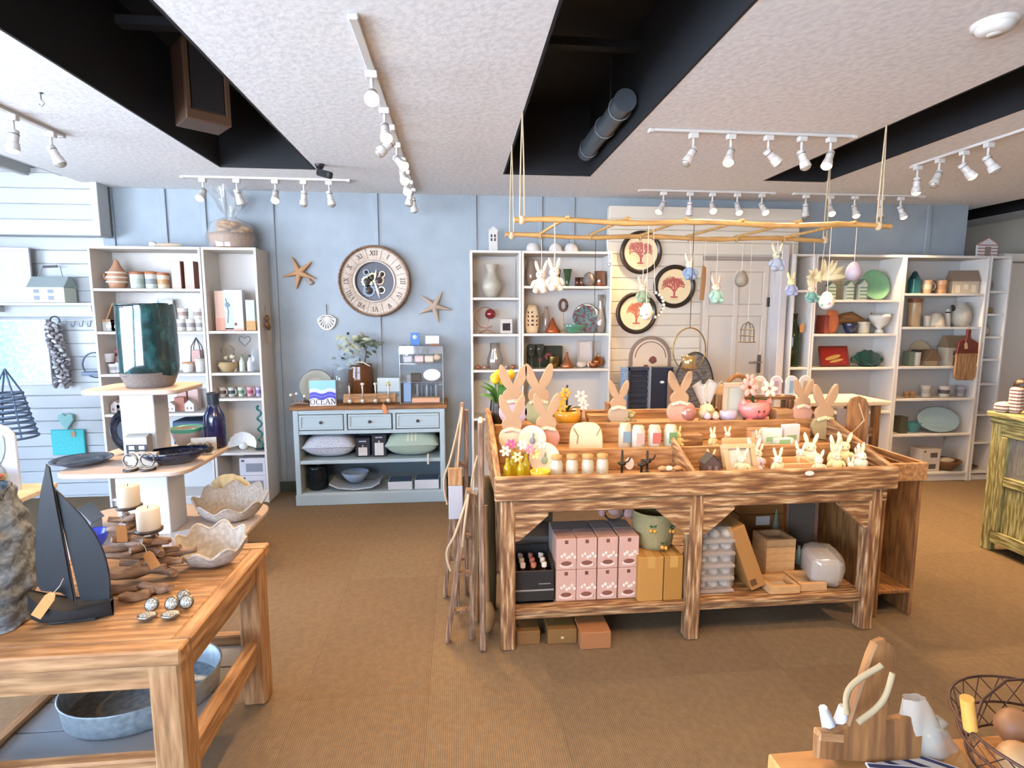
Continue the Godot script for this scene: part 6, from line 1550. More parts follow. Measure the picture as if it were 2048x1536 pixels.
	t = turned("lighthouse", "little white lighthouse with a black lantern top", "ornament", Vector3(4.382, 1.405, -4.6), 0.063, 0.167, [[0, 0], [0.9, 0], [0.7, 0.65], [0.8, 0.67], [0.8, 0.72], [0.55, 0.72], [0.55, 0.88], [0, 1.0]], mat("d9d4c8", 0.5))
	part(t, "lantern_room", G.new().lathe([[0.021, 0.105], [0.021, 0.13], [0, 0.15]], 12), mat("2a2a2c", 0.4))
	t = turned("round_pitcher", "grey-cream squat pitcher on the second pottery shelf", "pitcher", Vector3(4.507, 1.405, -4.6), 0.172, 0.217, [[0, 0], [0.6, 0], [0.95, 0.25], [1, 0.5], [0.75, 0.8], [0.5, 0.9], [0.55, 1], [0.45, 1], [0.6, 0.8], [0, 0.2]], crackle_mat())
	part(t, "handle", G.new().tube(arc(Vector3(0.055, 0.1, 0), 0.04, -1.4, 1.4, 10), 0.009, 7), crackle_mat())
	part(t, "spout", G.new().tube([Vector3(-0.06, 0.14, 0), Vector3(-0.09, 0.19, 0)], [0.018, 0.01], 8), mat("2f2b28", 0.5))
	plate("cream_platter", "cream round platter leaning behind the third pottery shelf", [Vector3(4.22, 1.056, -4.7), 0.231, 0.263][0], 0.11, mat("c5b291", 0.4), {"tilt": 9.0, "rim": mat("b09a78", 0.4)})
	carton("grey green tin at the left of the third pottery shelf", [Vector3(4.038, 1.056, -4.6), 0.045, 0.149][0], 0.05, 0.13, 0.08, "6f7d68")
	t = cup("white milk churn jar with a black neck, third pottery shelf", Vector3(4.11, 1.056, -4.6), 0.077, 0.122, "dfd6c6", {"called": "churn_jar", "category": "jar", "handle": false, "lid": "2d2a28"})
	t = thing("cottage_pile", "brown thatched pottery cottage, third pottery shelf", "ornament", [Vector3(4.237, 1.056, -4.6), 0.145, 0.177][0])
	part(t, "walls", bx(-0.05, 0, -0.04, 0.05, 0.05, 0.04, 0.004), mat("a58c6c", 0.7))
	part(t, "roof", G.new().ext([Vector2(-0.075, 0.045), Vector2(0.075, 0.045), Vector2(0.01, 0.145), Vector2(-0.02, 0.145)], 0.11, 0.006), mat("7d5f44", 0.8))
	house("pottery_house", "tall grey-roofed pottery house with windows, third pottery shelf", Vector3(4.488, 1.056, -4.6), 0.255, 0.269, 0.11, "cdbfa6", "8a7458", {"eave": 0.62, "windows": [[-0.22, 0.34, 0.16, 0.16], [0.24, 0.1, 0.16, 0.42], [0.0, 0.34, 0.12, 0.16]], "door": -0.2, "pane": "6b6350", "group": "pottery houses"})
	for i in 5:
		cup(["tan espresso cup at the left of the fourth pottery shelf", "tan espresso cup, second on the fourth pottery shelf", "clear glass mug on the fourth pottery shelf", "white mug with a dark print on the fourth pottery shelf", "grey mug at the right of the fourth pottery shelf"][i], [Vector3(3.998, 0.769, -4.58), 0.054, 0.068][0] + Vector3([0.03, 0.09, 0.22, 0.4, 0.56][i], 0, 0), [0.06, 0.06, 0.11, 0.12, 0.1][i], [0.055, 0.055, 0.11, 0.1, 0.1][i], ["a9855c", "b18f66", "c6c0b4", "d9d2c8", "a9a4a6"][i], {"band": ["8d6a44", "8d6a44", "a8a294", "57504c", "8f8a90"][i]})
	t = plate("oval_platter", "large pale blue oval glass platter on the fifth pottery shelf", [Vector3(4.373, 0.444, -4.6), 0.499, 0.268][0], 0.12, mat("a9c6ca", 0.1, 0.0, {"coat": 1.0}), {"sx": 1.75, "tilt": 26.0, "rim": mat("8fb4bc", 0.1), "category": "platter"})
	turned("teal_glass_dish", "teal wavy glass dish left of the oval platter", "dish", [Vector3(4.147, 0.444, -4.6), 0.156, 0.119][0], 0.15, 0.09, BOWL, mat("4f9aa0", 0.08, 0.0, {"alpha": 0.8}), {"sz": 0.6})
	carton("dark green basket-weave box beside the teal glass dish", [Vector3(4.012, 0.444, -4.6), 0.073, 0.165][0], 0.075, 0.15, 0.09, "4c4c38")
	for i in 2:
		t = carton(["white printed picture box, upper of two on the bottom pottery shelf", "white printed picture box, lower of two on the bottom pottery shelf"][i], Vector3(4.287 - 0.01 * i, 0.085 + 0.0015 + (0.105 if i == 0 else 0.0), -4.6), [0.18, 0.2][i], 0.103, 0.14, "ddd2c4", {"group": "white picture boxes on the pottery bookcase"})
		part(t, "print", bx(-0.01, 0.025, 0.07, 0.06, 0.07, 0.071), mat("5c5248", 0.6))
		part(t, "corner_mark", bx(-0.075, 0.075, 0.07, -0.055, 0.09, 0.071), mat("33302e", 0.6))
	t = turned("wooden_bowl", "shallow dark wooden bowl on the bottom pottery shelf", "bowl", Vector3(4.496, 0.086, -4.6), 0.252, 0.093, BOWL, mat("6e4a2c", 0.5))
	one("cream_cloth", "folded cream cloth lying in the shallow wooden bowl", "cloth", G.new().ball(Vector3(0, 0.0, 0), Vector3(0.085, 0.022, 0.05), 14, 8, Basis(), 0.12), mat("ddcfae", 0.9), t.position + Vector3(0, 0.085, 0))
	# slim end case
	var names := ["grey crystal cluster in the slimmest bookcase's first row", "small tan tin in the slimmest bookcase's second row", "pale shell in the slimmest bookcase's third row", "brown bowl low in the slimmest bookcase"]
	for i in 4:
		one(["crystal_cluster", "tan_tin", "pale_shell", "brown_bowl"][i], names[i], "ornament", [G.new().ball(Vector3(0, 0.05, 0), Vector3(0.035, 0.048, 0.03), 8, 6, Basis(), 0.04), bx(-0.035, 0, -0.03, 0.035, 0.05, 0.03, 0.004), G.new().ball(Vector3(0, 0.045, 0), Vector3(0.05, 0.043, 0.03), 10, 7, Basis(), 0.03), G.new().lathe([[0, 0], [0.03, 0], [0.06, 0.03], [0.055, 0.03], [0, 0.008]], 16)][i], mat(["8f877e", "9a7a44", "c4b29c", "5f4632"][i], 0.5), Vector3(4.756, [1.72, 1.52, 1.32, 0.085][i] + 0.002, -4.6))
	t = house("beach_hut_plaque", "red and white striped beach hut plaque on top of the slim end bookcase", Vector3(4.7, 2.021, -4.6), 0.21, 0.165, 0.02, "dcdcdc", "a57a66", {"gable": true, "eave": 0.66, "category": "plaque"})
	for k in 4:
		part(t, "stripe", bx(-0.1, 0.015 + 0.028 * k, 0.01, 0.1, 0.024 + 0.028 * k, 0.0112), mat("a8685c", 0.6))
	part(t, "painted_door", bx(-0.028, 0, 0.01, 0.028, 0.09, 0.012), mat("8c7a70", 0.6))
	# paddle board hanging at the end
	t = thing("paddle_board", "wooden serving paddle with a dark red handle hanging by the right bookcase", "serving board", Vector3(4.473, 0.933, -4.47))
	part(t, "blade", G.new().ext([Vector2(-0.105, 0.03), Vector2(-0.06, 0), Vector2(0.08, 0), Vector2(0.1, 0.03), Vector2(0.105, 0.24), Vector2(-0.1, 0.24)], 0.018, 0.003), M["honeyy"])
	part(t, "dipped_end", G.new().ext([Vector2(-0.1, 0.24), Vector2(0.105, 0.24), Vector2(0.1, 0.33), Vector2(0.04, 0.365), Vector2(0.018, 0.37), Vector2(0.018, 0.45), Vector2(-0.018, 0.45), Vector2(-0.018, 0.37), Vector2(-0.06, 0.36), Vector2(-0.09, 0.33)], 0.019, 0.003), mat("6b1f14", 0.35))
	price_tag(t, Vector3(-0.02, 0.28, 0.014), 0.03, 0.055, "c9a27a", Vector3(0, 0, 10))
	part(t, "cord", G.new().tube([Vector3(0, 0.44, 0), Vector3(0, 0.5, -0.01)], 0.003, 5), mat("a58c6a", 0.8))
	# on and in the cabinet
	var cb := Vector3(3.62, 0.901, -2.66)
	t = thing("ceramic_head", "dark-haired clay bust with a rosy cheek at the right edge on the cabinet", "ornament", Vector3(3.6, 0.901, -3.183))
	part(t, "stand", G.new().lathe([[0, 0], [0.035, 0], [0.03, 0.03], [0.022, 0.09], [0, 0.1]], 16), mat("a8794e", 0.5))
	part(t, "face", G.new().ball(Vector3(0, 0.13, 0), Vector3(0.045, 0.055, 0.045), 16, 11), mat("b9744e", 0.45))
	part(t, "hair", G.new().ball(Vector3(0, 0.155, 0.005), Vector3(0.05, 0.05, 0.05), 16, 11), mat("2e201a", 0.4))
	t = thing("striped_cloth", "brown and white striped cloth bunched on the cabinet top", "cloth", Vector3(3.44, 0.902, -3.07), 20)
	part(t, "upright_fold", bx(-0.03, 0, -0.03, 0.03, 0.16, 0.03, 0.012), grain("stripecloth", ImageTexture.create_from_image(stripes("d9cfc4", "7c4a3c")), Vector3(1, 48, 1), 0.9))
	part(t, "flat_fold", bx(-0.06, 0, -0.09, 0.05, 0.06, -0.02, 0.015), M["stripecloth"])
	t = plate("brown_plate", "dark brown plate edge lying on the cabinet top", Vector3(3.53, 0.902, -2.9), 0.13, mat("3a2a1e", 0.3), {"flat": true})
	plate("cream_saucer", "small cream saucer at the cabinet's front edge", Vector3(3.42, 0.902, -2.93 + 0.1), 0.045, mat("e9dcc0", 0.3), {"flat": true, "category": "saucer"})
	carton("teal and white tin behind the cabinet's glass", Vector3(3.52, 0.4865, -2.84), 0.1, 0.2, 0.12, "2f8f92", {"called": "teal_tin", "category": "tin", "band": [0.72, 1.0, "b3aa98"]})

func crackle_mat() -> Material:
	return M["crackle"]

func stripes(a: String, b: String) -> Image:
	var im := blank(32, 32, a)
	im.fill_rect(Rect2i(0, 0, 32, 12), Color(b))
	return im

# ---------------------------------------------------------------- on the stepped display table
func plush(label: String, at: Vector3, s: float, fur: String, coat: String, turn := 0.0, group := "soft bunnies on the display table", hang := 0.0) -> Node3D:
	var t := thing("soft_bunny", label, "soft toy", at, turn, group)
	var fm := mat(fur, 0.9, 0.0, {"rim": 0.3})
	var cm := mat(coat, 0.9, 0.0, {"rim": 0.3})
	part(t, "body", G.new().ball(Vector3(0, 0.32, 0) * s, Vector3(0.27, 0.32, 0.24) * s, 12, 9).ball(Vector3(-0.16, 0.12, 0.16) * s, Vector3(0.13, 0.12, 0.2) * s, 9, 7).ball(Vector3(0.16, 0.12, 0.16) * s, Vector3(0.13, 0.12, 0.2) * s, 9, 7).ball(Vector3(-0.28, 0.38, 0.08) * s, Vector3(0.09, 0.17, 0.1) * s, 8, 6, Basis(Vector3.BACK, -0.5)).ball(Vector3(0.28, 0.38, 0.08) * s, Vector3(0.09, 0.17, 0.1) * s, 8, 6, Basis(Vector3.BACK, 0.5)), cm)
	var hd := part(t, "head", G.new().ball(Vector3(0, 0.72, 0.03) * s, Vector3(0.2, 0.18, 0.18) * s, 12, 9).ball(Vector3(0, 0.67, 0.17) * s, Vector3(0.1, 0.08, 0.07) * s, 9, 7), fm)
	for x: float in [-1.0, 1.0]:
		part(hd, "ear", G.new().tube([Vector3(x * 0.09, 0.83, 0) * s, Vector3(x * 0.15, 1.0, 0) * s, Vector3(x * 0.2, 1.16, -0.02) * s, Vector3(x * 0.22, 1.26, 0.0) * s], [0.05 * s, 0.075 * s, 0.065 * s, 0.02 * s], 8), fm)
		part(hd, "eye", G.new().ball(Vector3(x * 0.08, 0.74, 0.19) * s, Vector3(0.02, 0.02, 0.02) * s, 6, 5), mat("2a201c", 0.3))
	if hang > 0.0:
		part(t, "string", G.new().tube([Vector3(0, 0.88 * s, 0), Vector3(0.004, hang * 0.6, 0), Vector3(0, hang, 0)], 0.0022, 5), mat("e6ddd0", 0.8))
	return t

func flowers(g: G, c: Vector3, r: float, petals: int, face := Vector3(0, 0.3, 1)) -> void:
	var n := face.normalized()
	var s := n.cross(Vector3.UP).normalized()
	var u := s.cross(n)
	for i in petals:
		var a := TAU * i / petals
		var d := s * cos(a) + u * sin(a)
		g.ball(c + d * r * 0.6, Vector3(r * 0.45, r * 0.28, r * 0.12), 8, 5, Basis(d, n.cross(d), n))

func table_goods() -> void:
	var t: Node3D
	var g: G
	# bunnies
	bunny_board("tall wooden bunny with a lilac body in the back row", Vector3(0.297, 0.854, -2.98) * Vector3(1, 0, 1) + Vector3(0, 0.902, 0), 0.34, "c7b6c9")
	bunny_board("tall wooden bunny with a sage green body in the back row", Vector3(0.439, 0.851, -2.98) * Vector3(1, 0, 1) + Vector3(0, 0.902, 0), 0.345, "a9b08c")
	bunny_board("wooden bunny with a cream body in the front row at the table's left end", Vector3(0.264, 0.833, -2.7) * Vector3(1, 0, 1) + Vector3(0, 0.827, 0), 0.29, "dccdaa")
	bunny_board("wooden bunny with a pink body in the front row behind the flower plate", Vector3(0.437, 0.829, -2.7) * Vector3(1, 0, 1) + Vector3(0, 0.827, 0), 0.295, "cf9a8a")
	bunny_board("grey-brown wooden bunny ears behind the glass canisters", Vector3(0.879, 0.848, -2.95) * Vector3(1, 0, 1) + Vector3(0, 0.902, 0), 0.25, "b8a58e")
	bunny_board("tall wooden bunny with a peach body before the dark platter", Vector3(1.228, 0.841, -2.95) * Vector3(1, 0, 1) + Vector3(0, 0.902, 0), 0.30, "d9a590")
	bunny_board("wooden bunny with a rosy body right of the pig planter", Vector3(1.925, 0.837, -2.9) * Vector3(1, 0, 1) + Vector3(0, 0.902, 0), 0.25, "c99a86")
	bunny_board("wooden bunny with a beaded collar and green body at the table's right end", Vector3(1.988, 0.846, -2.8) * Vector3(1, 0, 1) + Vector3(0, 0.827, 0), 0.31, "a89a74", 0.0, "e6d2a8")
	# tulips
	t = thing("tulip_vase", "yellow tulips with green leaves in a dark vase at the table's left back corner", "flowers", Vector3(0.222, 0.902, -3.07))
	part(t, "vase", G.new().lathe([[0, 0], [0.03, 0], [0.035, 0.05], [0.028, 0.1], [0.032, 0.12], [0.028, 0.12]], 18), mat("3c3428", 0.3))
	g = G.new()
	for i in 9:
		var a := i * 2.2 + 0.4
		leaf(g, Vector3(0.01 * cos(a), 0.1, 0.01 * sin(a)), Vector3(0.11 * cos(a), 0.19 + 0.05 * sin(i * 1.7), 0.07 * sin(a)), 0.038, Vector3(0, 1, 0.4), 0.2)
	part(t, "leaves", g, mat("3f7a34", 0.5, 0.0, {"back": 0.3}))
	for i in 5:
		var c := Vector3(-0.02 + 0.022 * i, 0.25 + 0.018 * sin(i * 2.0), 0.03 * cos(i * 1.9))
		var b := part(t, "tulip", G.new().lathe([[0, -0.028], [0.02, -0.018], [0.026, 0.0], [0.022, 0.02], [0.006, 0.034], [0, 0.03]], 10, Transform3D(Basis(Vector3.BACK, 0.3 - 0.15 * i), c)), mat("e3bf2c", 0.5, 0.0, {"back": 0.3}))
		part(b, "stem", G.new().tube([Vector3(0, 0.1, 0), c * Vector3(0.8, 0.8, 0.8), c + Vector3(0, -0.025, 0)], 0.004, 5), mat("55883c", 0.6))
	# yellow planter
	t = thing("chick_planter", "orange-yellow ceramic chick planter with yellow and white flowers", "planter", [Vector3(0.595, 0.88, -2.96), 0.155, 0.112][0] * Vector3(1, 0, 1) + Vector3(0, 0.902, 0))
	part(t, "pot", G.new().lathe([[0, 0], [0.04, 0], [0.068, 0.03], [0.075, 0.06], [0.07, 0.085], [0.064, 0.085], [0.066, 0.06], [0, 0.05]], 24), mat("dc9626", 0.3, 0.0, {"coat": 0.5}))
	part(t, "feet", G.new().ball(Vector3(-0.045, 0.01, 0.04), Vector3(0.024, 0.012, 0.024), 8, 6).ball(Vector3(0.045, 0.01, 0.04), Vector3(0.024, 0.012, 0.024), 8, 6), mat("8a4a20", 0.4))
	part(t, "leaves", leaf(leaf(leaf(G.new(), Vector3(0, 0.07, 0), Vector3(-0.07, 0.1, 0.03), 0.03), Vector3(0, 0.07, 0), Vector3(0.08, 0.1, 0.03), 0.03), Vector3(0, 0.07, 0), Vector3(0.02, 0.12, 0.05), 0.03), mat("33502c", 0.6))
	g = G.new()
	flowers(g, Vector3(-0.04, 0.15, 0.02), 0.035, 6); flowers(g, Vector3(-0.01, 0.18, 0.0), 0.03, 6); flowers(g, Vector3(-0.035, 0.11, 0.04), 0.03, 6)
	part(t, "yellow_flowers", g, mat("d9a53a", 0.6)).set_meta("kind", "stuff")
	g = G.new()
	flowers(g, Vector3(0.075, 0.16, 0.01), 0.035, 6); flowers(g, Vector3(0.085, 0.115, 0.03), 0.03, 6)
	part(t, "white_flowers", g, mat("e6cfc4", 0.6)).set_meta("kind", "stuff")
	part(t, "plant_stick", G.new().tube([Vector3(0.0, 0.06, -0.02), Vector3(0.002, 0.22, -0.02)], 0.006, 7), mat("1f1a18", 0.5))
	# pig planter
	t = thing("pig_planter", "pink ceramic pig planter with pink and white flowers", "planter", [Vector3(1.681, 0.798, -2.97), 0.19, 0.14][0] * Vector3(1, 0, 1) + Vector3(0, 0.902, 0))
	var pk := mat("e98b86", 0.35, 0.0, {"coat": 0.4})
	part(t, "pot", G.new().lathe([[0, 0.008], [0.05, 0.012], [0.085, 0.045], [0.092, 0.075], [0.085, 0.115], [0.078, 0.115], [0.08, 0.08], [0, 0.07]], 28, Transform3D(), 1.0, 0.75), pk)
	for x: float in [-1.0, 1.0]:
		part(t, "ear", G.new().lathe([[0.02, 0], [0.012, 0.02], [0, 0.032]], 8, Transform3D(Basis(Vector3.BACK, -x * 0.4), Vector3(x * 0.072, 0.108, 0.02))), pk)
		part(t, "eye", G.new().ball(Vector3(0.004 + x * 0.016, 0.068, 0.072), Vector3(0.005, 0.006, 0.004), 8, 6), mat("2a1a18", 0.3))
		part(t, "foot", G.new().ball(Vector3(x * 0.045, 0.014, 0.04), Vector3(0.022, 0.014, 0.026), 8, 6), mat("c96f74", 0.4))
	part(t, "snout", G.new().ball(Vector3(0.006, 0.045, 0.072), Vector3(0.026, 0.02, 0.014), 12, 8), mat("a34d52", 0.4))
	part(t, "leaves", leaf(leaf(leaf(G.new(), Vector3(0, 0.1, 0), Vector3(-0.08, 0.125, 0.03), 0.035), Vector3(0, 0.1, 0), Vector3(0.08, 0.13, 0.03), 0.035), Vector3(-0.01, 0.09, 0.02), Vector3(-0.005, 0.19, 0.03), 0.03), mat("2f5a2e", 0.6))
	g = G.new()
	flowers(g, Vector3(-0.05, 0.2, 0.03), 0.055, 6); flowers(g, Vector3(-0.03, 0.235, 0), 0.04, 6)
	part(t, "pink_flowers", g, mat("e3a39a", 0.6)).set_meta("kind", "stuff")
	g = G.new()
	flowers(g, Vector3(0.07, 0.19, 0.03), 0.05, 6)
	part(t, "white_flowers", g, mat("e8d9c4", 0.6)).set_meta("kind", "stuff")
	# lilac bowl, egg basket, wrapped egg
	turned("lilac_bowl", "pale lilac oval bowl on little feet left of the pig planter", "bowl", [Vector3(1.516, 0.806, -2.95), 0.105, 0.093][0] * Vector3(1, 0, 1) + Vector3(0, 0.902, 0), 0.105, 0.075, [[0, 0], [0.5, 0], [0.55, 0.12], [0.9, 0.3], [1, 0.55], [0.92, 0.85], [0.85, 0.9], [0.8, 0.8], [0, 0.4]], mat("c3bbd6", 0.25), {"sz": 0.7})
	t = turned("egg_nest", "flat wooden nest tray holding pastel eggs", "tray", [Vector3(1.412, 0.806, -2.96), 0.108, 0.029][0] * Vector3(1, 0, 1) + Vector3(0, 0.902, 0), 0.12, 0.022, [[0, 0], [0.9, 0], [1, 0.6], [0.95, 1], [0, 0.7]], M["honeyx"])
	for i in 5:
		one("pastel_egg", ["lilac egg in the flat nest tray", "pink egg in the flat nest tray", "cream egg topping the flat nest tray", "yellow-green egg in the flat nest tray", "white egg at the back of the flat nest tray"][i], "egg", G.new().lathe([[0, 0], [0.011, 0.002], [0.02, 0.012], [0.021, 0.02], [0.015, 0.036], [0, 0.046]], 14), mat(["d3b6bd", "e3b9a6", "e0d99a", "d6c98c", "e8e0d2"][i], 0.5), t.position + Vector3([-0.025, 0.02, 0.0, 0.035, -0.005][i], [0.02, 0.02, 0.06, 0.02, 0.025][i], [0.03, 0.035, 0.0, 0.0, -0.03][i]), Vector3.ZERO, "eggs in the flat nest tray")
	one("foil_egg", "big pink foil-wrapped egg left of the nest tray", "egg", G.new().ball(Vector3(0, 0.055, 0), Vector3(0.055, 0.055, 0.05), 16, 11, Basis(), 0.06, 14.0), mat("c98f86", 0.2, 0.4), [Vector3(1.282, 0.847, -2.97), 0.113, 0.121][0] * Vector3(1, 0, 1) + Vector3(0, 0.904, 0))
	t = thing("gift_bag", "clear film gift bag of sweets behind the nest tray", "gift bag", [Vector3(1.41, 0.879, -3), 0.109, 0.174][0] * Vector3(1, 0, 1) + Vector3(0, 0.902, 0))
	part(t, "sweets", G.new().ball(Vector3(0, 0.05, 0), Vector3(0.045, 0.05, 0.04), 12, 8, Basis(), 0.12), mat("d0c2a2", 0.5))
	part(t, "film", G.new().grid(18, 6, func(u: float, v: float) -> Vector3:
		var a := u * TAU
		var r := lerpf(0.02, 0.065, v) * (1.0 + 0.3 * sin(a * 6.0))
		return Vector3(cos(a) * r, 0.1 + v * 0.12 + 0.02 * sin(a * 5.0), sin(a) * r)), mat("eef2f2", 0.05, 0.0, {"alpha": 0.35}))
	# hoop basket and card
	t = thing("hoop_basket", "brown rattan hoop-handled basket behind the pig planter", "basket", [Vector3(1.622, 0.803, -3.06), 0.189, 0.327][0] * Vector3(1, 0, 1) + Vector3(0, 0.902, 0))
	part(t, "basket", G.new().lathe([[0, 0], [0.065, 0], [0.085, 0.06], [0.08, 0.075], [0.065, 0.03], [0, 0.02]], 24, Transform3D(), 1.0, 0.6), mat("8a6038", 0.8))
	part(t, "handle", G.new().tube(arc(Vector3(0, 0.11, 0), 0.085, -0.25, PI + 0.25, 20, Vector3.RIGHT, Vector3(0, 1.7, 0)), 0.014, 8), M["brownboardy"])
	frame_rect("small whitewashed framed card in front of the hoop basket", [Vector3(1.564, 0.825, -2.99), 0.133, 0.239][0] * Vector3(1, 0, 1) + Vector3(-0.0, 0.903, 0), 0.125, 0.22, mat("c4b299", 0.7), mat("b9c4bc", 0.6), {"bar": 0.026})
	for i in 4:
		t = thing("arched_ornament", ["white arched window ornament nearest the hoop basket", "lilac-white arched window ornament, second from the left", "blue-white arched window ornament, third from the left", "white arched window ornament at the right of four"][i], "ornament", Vector3([1.767, 1.87, 1.964, 2.049][i], 1.035, -3.08), 0, "arched window ornaments")
		var ar := []
		for k in 13:
			ar.append(Vector2(cos(PI * k / 12.0) * 0.036, 0.075 + sin(PI * k / 12.0) * 0.036))
		ar.append_array([Vector2(-0.036, 0), Vector2(0.036, 0)])
		part(t, "panel", G.new().ext(ar, 0.012, 0.002), mat(["dcd6c9", "d2c4d0", "cfd9e0", "ddd6c8"][i], 0.5))
		part(t, "inset", bx(-0.012, 0.012, 0.006, 0.012, 0.085, 0.008), mat(["b9b2a2", "b39ab2", "8fa9bc", "bcae98"][i], 0.5))
		part(t, "rim", G.new().tube(arc(Vector3(0, 0.075, 0.004), 0.036, 0, PI, 14), 0.005, 6), mat("ece8e0", 0.5))
	t = thing("shelf_riser", "low wooden riser shelf carrying the arched ornaments at the back of the table", "riser", Vector3(1.745, 0.902, -3.09))
	part(t, "board", bx(-0.19, 0.11, -0.05, 0.23, 0.132, 0.05, 0.003), M["washx"])
	for x: float in [-0.17, 0.0, 0.21]:
		part(t, "support", bx(-0.015, 0, -0.045, 0.015, 0.11, 0.045, 0.003), M["washy"], Vector3(x, 0, 0))
	for i in 2:
		carton(["small wooden crate block between the pig planter and the rosy bunny", "lower wooden crate block at the foot of the rosy bunny"][i], [[Vector3(1.822, 0.821, -2.93), 0.114, 0.087], [Vector3(1.847, 0.826, -2.8), 0.088, 0.078]][i][0] * Vector3(1, 0, 1) + Vector3(0, [0.902, 0.827][i], 0), [0.1, 0.085][i], [0.075, 0.07][i], 0.08, "b98f68", {"mat": M["honeyx"], "called": "wooden_block", "category": "block"})
	# front left: yellow bud vases, flowers and plates
	for i in 5:
		t = turned("yellow_bud_vase", ["yellow glass bud vase at the very left of the front tray", "yellow glass bud vase, second from the left", "yellow glass bud vase, third from the left", "yellow glass bud vase, fourth from the left", "yellow glass bud vase behind the front pair"][i], "vase", Vector3([0.215, 0.245, 0.275, 0.305, 0.26][i], 0.752, [-2.41, -2.47, -2.41, -2.46, -2.54][i]), 0.036, [0.115, 0.12, 0.11, 0.118, 0.13][i], BOTTLE, mat("c9b420", 0.05, 0.0, {"alpha": 0.55}), {"group": "yellow bud vases", "seg": 14})
	t = thing("flower_posy", "pink and white paper flower posy in the yellow bud vases", "flowers", Vector3(0.27, 0.86, -2.47))
	for i in 7:
		g = G.new()
		flowers(g, Vector3(-0.06 + 0.028 * i, 0.03 + 0.03 * sin(i * 2.3), 0.02 * cos(i * 3.0)), 0.026, 6)
		part(t, "blossom", g, mat(["e6dccb", "d3568e", "ead9a4", "e9e2d4", "e08a9a", "e8d98c", "e6d7c8"][i], 0.7))
	part(t, "stems", G.new().tube([Vector3(-0.03, -0.05, 0), Vector3(-0.03, 0.03, 0)], 0.003, 5).tube([Vector3(0.03, -0.05, 0), Vector3(0.04, 0.03, 0)], 0.003, 5), mat("8f9a50", 0.7))
	for i in 2:
		t = plate("bunny_plate", ["cream plate with a pink rim and grey bunny, behind the flower posy", "cream plate with a pink rim and painted grass at the front"][i], Vector3([0.36, 0.405][i], [0.826, 0.752][i], [-2.66, -2.56][i]), [0.07, 0.075][i], mat("e7d9c2", 0.35), {"tilt": 14.0, "rim": mat("dba79a", 0.4), "group": "painted bunny plates"})
		part(t, "painted_bunny", G.new().ball(Vector3(0.0, 0.065, 0.016), Vector3(0.014, 0.018, 0.003), 8, 6).ball(Vector3(0.004, 0.09, 0.01), Vector3(0.005, 0.014, 0.003), 6, 5), mat(["8d98a8", "9db08a"][i], 0.6))
	t = turned("yellow_tealight", "low yellow-rimmed tealight dish at the tray's front", "candle holder", Vector3(0.36, 0.752, -2.39), 0.09, 0.06, BOWL, mat("d3b63a", 0.15))
	# four lidded jars
	for i in 4:
		t = turned("lidded_glass_jar", ["lidded jar of pebbles beside the painted plate, leftmost of four", "lidded jar of pebbles, second of four", "lidded jar of pebbles, third of four", "lidded jar of pebbles, rightmost of four"][i], "jar", [[Vector3(0.443, 0.782, -2.43), 0.057, 0.117], [Vector3(0.514, 0.78, -2.43), 0.06, 0.117], [Vector3(0.587, 0.778, -2.43), 0.055, 0.118], [Vector3(0.656, 0.776, -2.43), 0.058, 0.118]][i][0] * Vector3(1, 0, 1) + Vector3(0, 0.7515, 0), 0.057, 0.115, [[0, 0], [0.9, 0], [1, 0.06], [1, 0.7], [0.8, 0.84], [0.8, 0.9], [0, 0.9]], grain("pebblejar", noise_tex("pebblejar", 91, 0.06, [[0.0, "7f8a78"], [0.5, "b9ae98"], [1.0, "ddd3c0"]], 3), Vector3(7, 7, 7), 0.15), {"group": "lidded pebble jars", "seg": 18})
		part(t, "cork_lid", G.new().lathe([[0.024, 0.1], [0.026, 0.102], [0.026, 0.118], [0, 0.12]], 18), mat("b98d58", 0.8))
	# cream arch, canisters
	t = thing("arch_sign", "cream wooden arch-shaped memo board standing in the middle tray", "sign", [Vector3(0.646, 0.855, -2.72), 0.164, 0.119][0] * Vector3(1, 0, 1) + Vector3(0, 0.827, 0))
	var ap := []
	for k in 17:
		ap.append(Vector2(signf(cos(PI * k / 16.0)) * pow(absf(cos(PI * k / 16.0)), 0.55) * 0.085, 0.02 + pow(sin(PI * k / 16.0), 0.7) * 0.115))
	ap.append_array([Vector2(-0.085, 0), Vector2(0.085, 0)])
	part(t, "board", G.new().ext(ap, 0.03, 0.005), mat("e6d8b4", 0.5))
	part(t, "string", G.new().tube([Vector3(-0.07, 0.11, 0.017), Vector3(-0.045, 0.07, 0.018), Vector3(-0.05, 0.03, 0.018)], 0.003, 5).tube([Vector3(0.07, 0.11, 0.017), Vector3(0.05, 0.07, 0.018)], 0.003, 5), mat("a88f5e", 0.8))
	for i in 4:
		t = turned("bunny_canister", ["tall patterned canister with a blue panel behind the candlesticks", "clear canister with a pink bunny label, left of the trio", "clear canister with a red bunny label, middle of the trio", "clear canister with a green bunny label, right of the trio"][i], "canister", Vector3([0.85, 0.907, 0.991, 1.076][i], 0.8265, [-2.72, -2.68, -2.68, -2.68][i]), 0.068, [0.13, 0.125, 0.125, 0.125][i], [[0, 0], [0.9, 0], [1, 0.05], [1, 0.78], [0.85, 0.85], [0.85, 0.95], [0.6, 1.0], [0, 1.0]], mat(["c9bfa8", "d6cdb8", "d8c8b4", "cfcdb6"][i], 0.1, 0.0, {"alpha": 0.9}), {"group": "bunny canisters", "seg": 18})
		part(t, "label", bx(-0.02, 0.035, 0.033, 0.02, 0.09, 0.0355), mat(["7c93a0", "d3a59c", "c0665c", "6d8f5c"][i], 0.6))
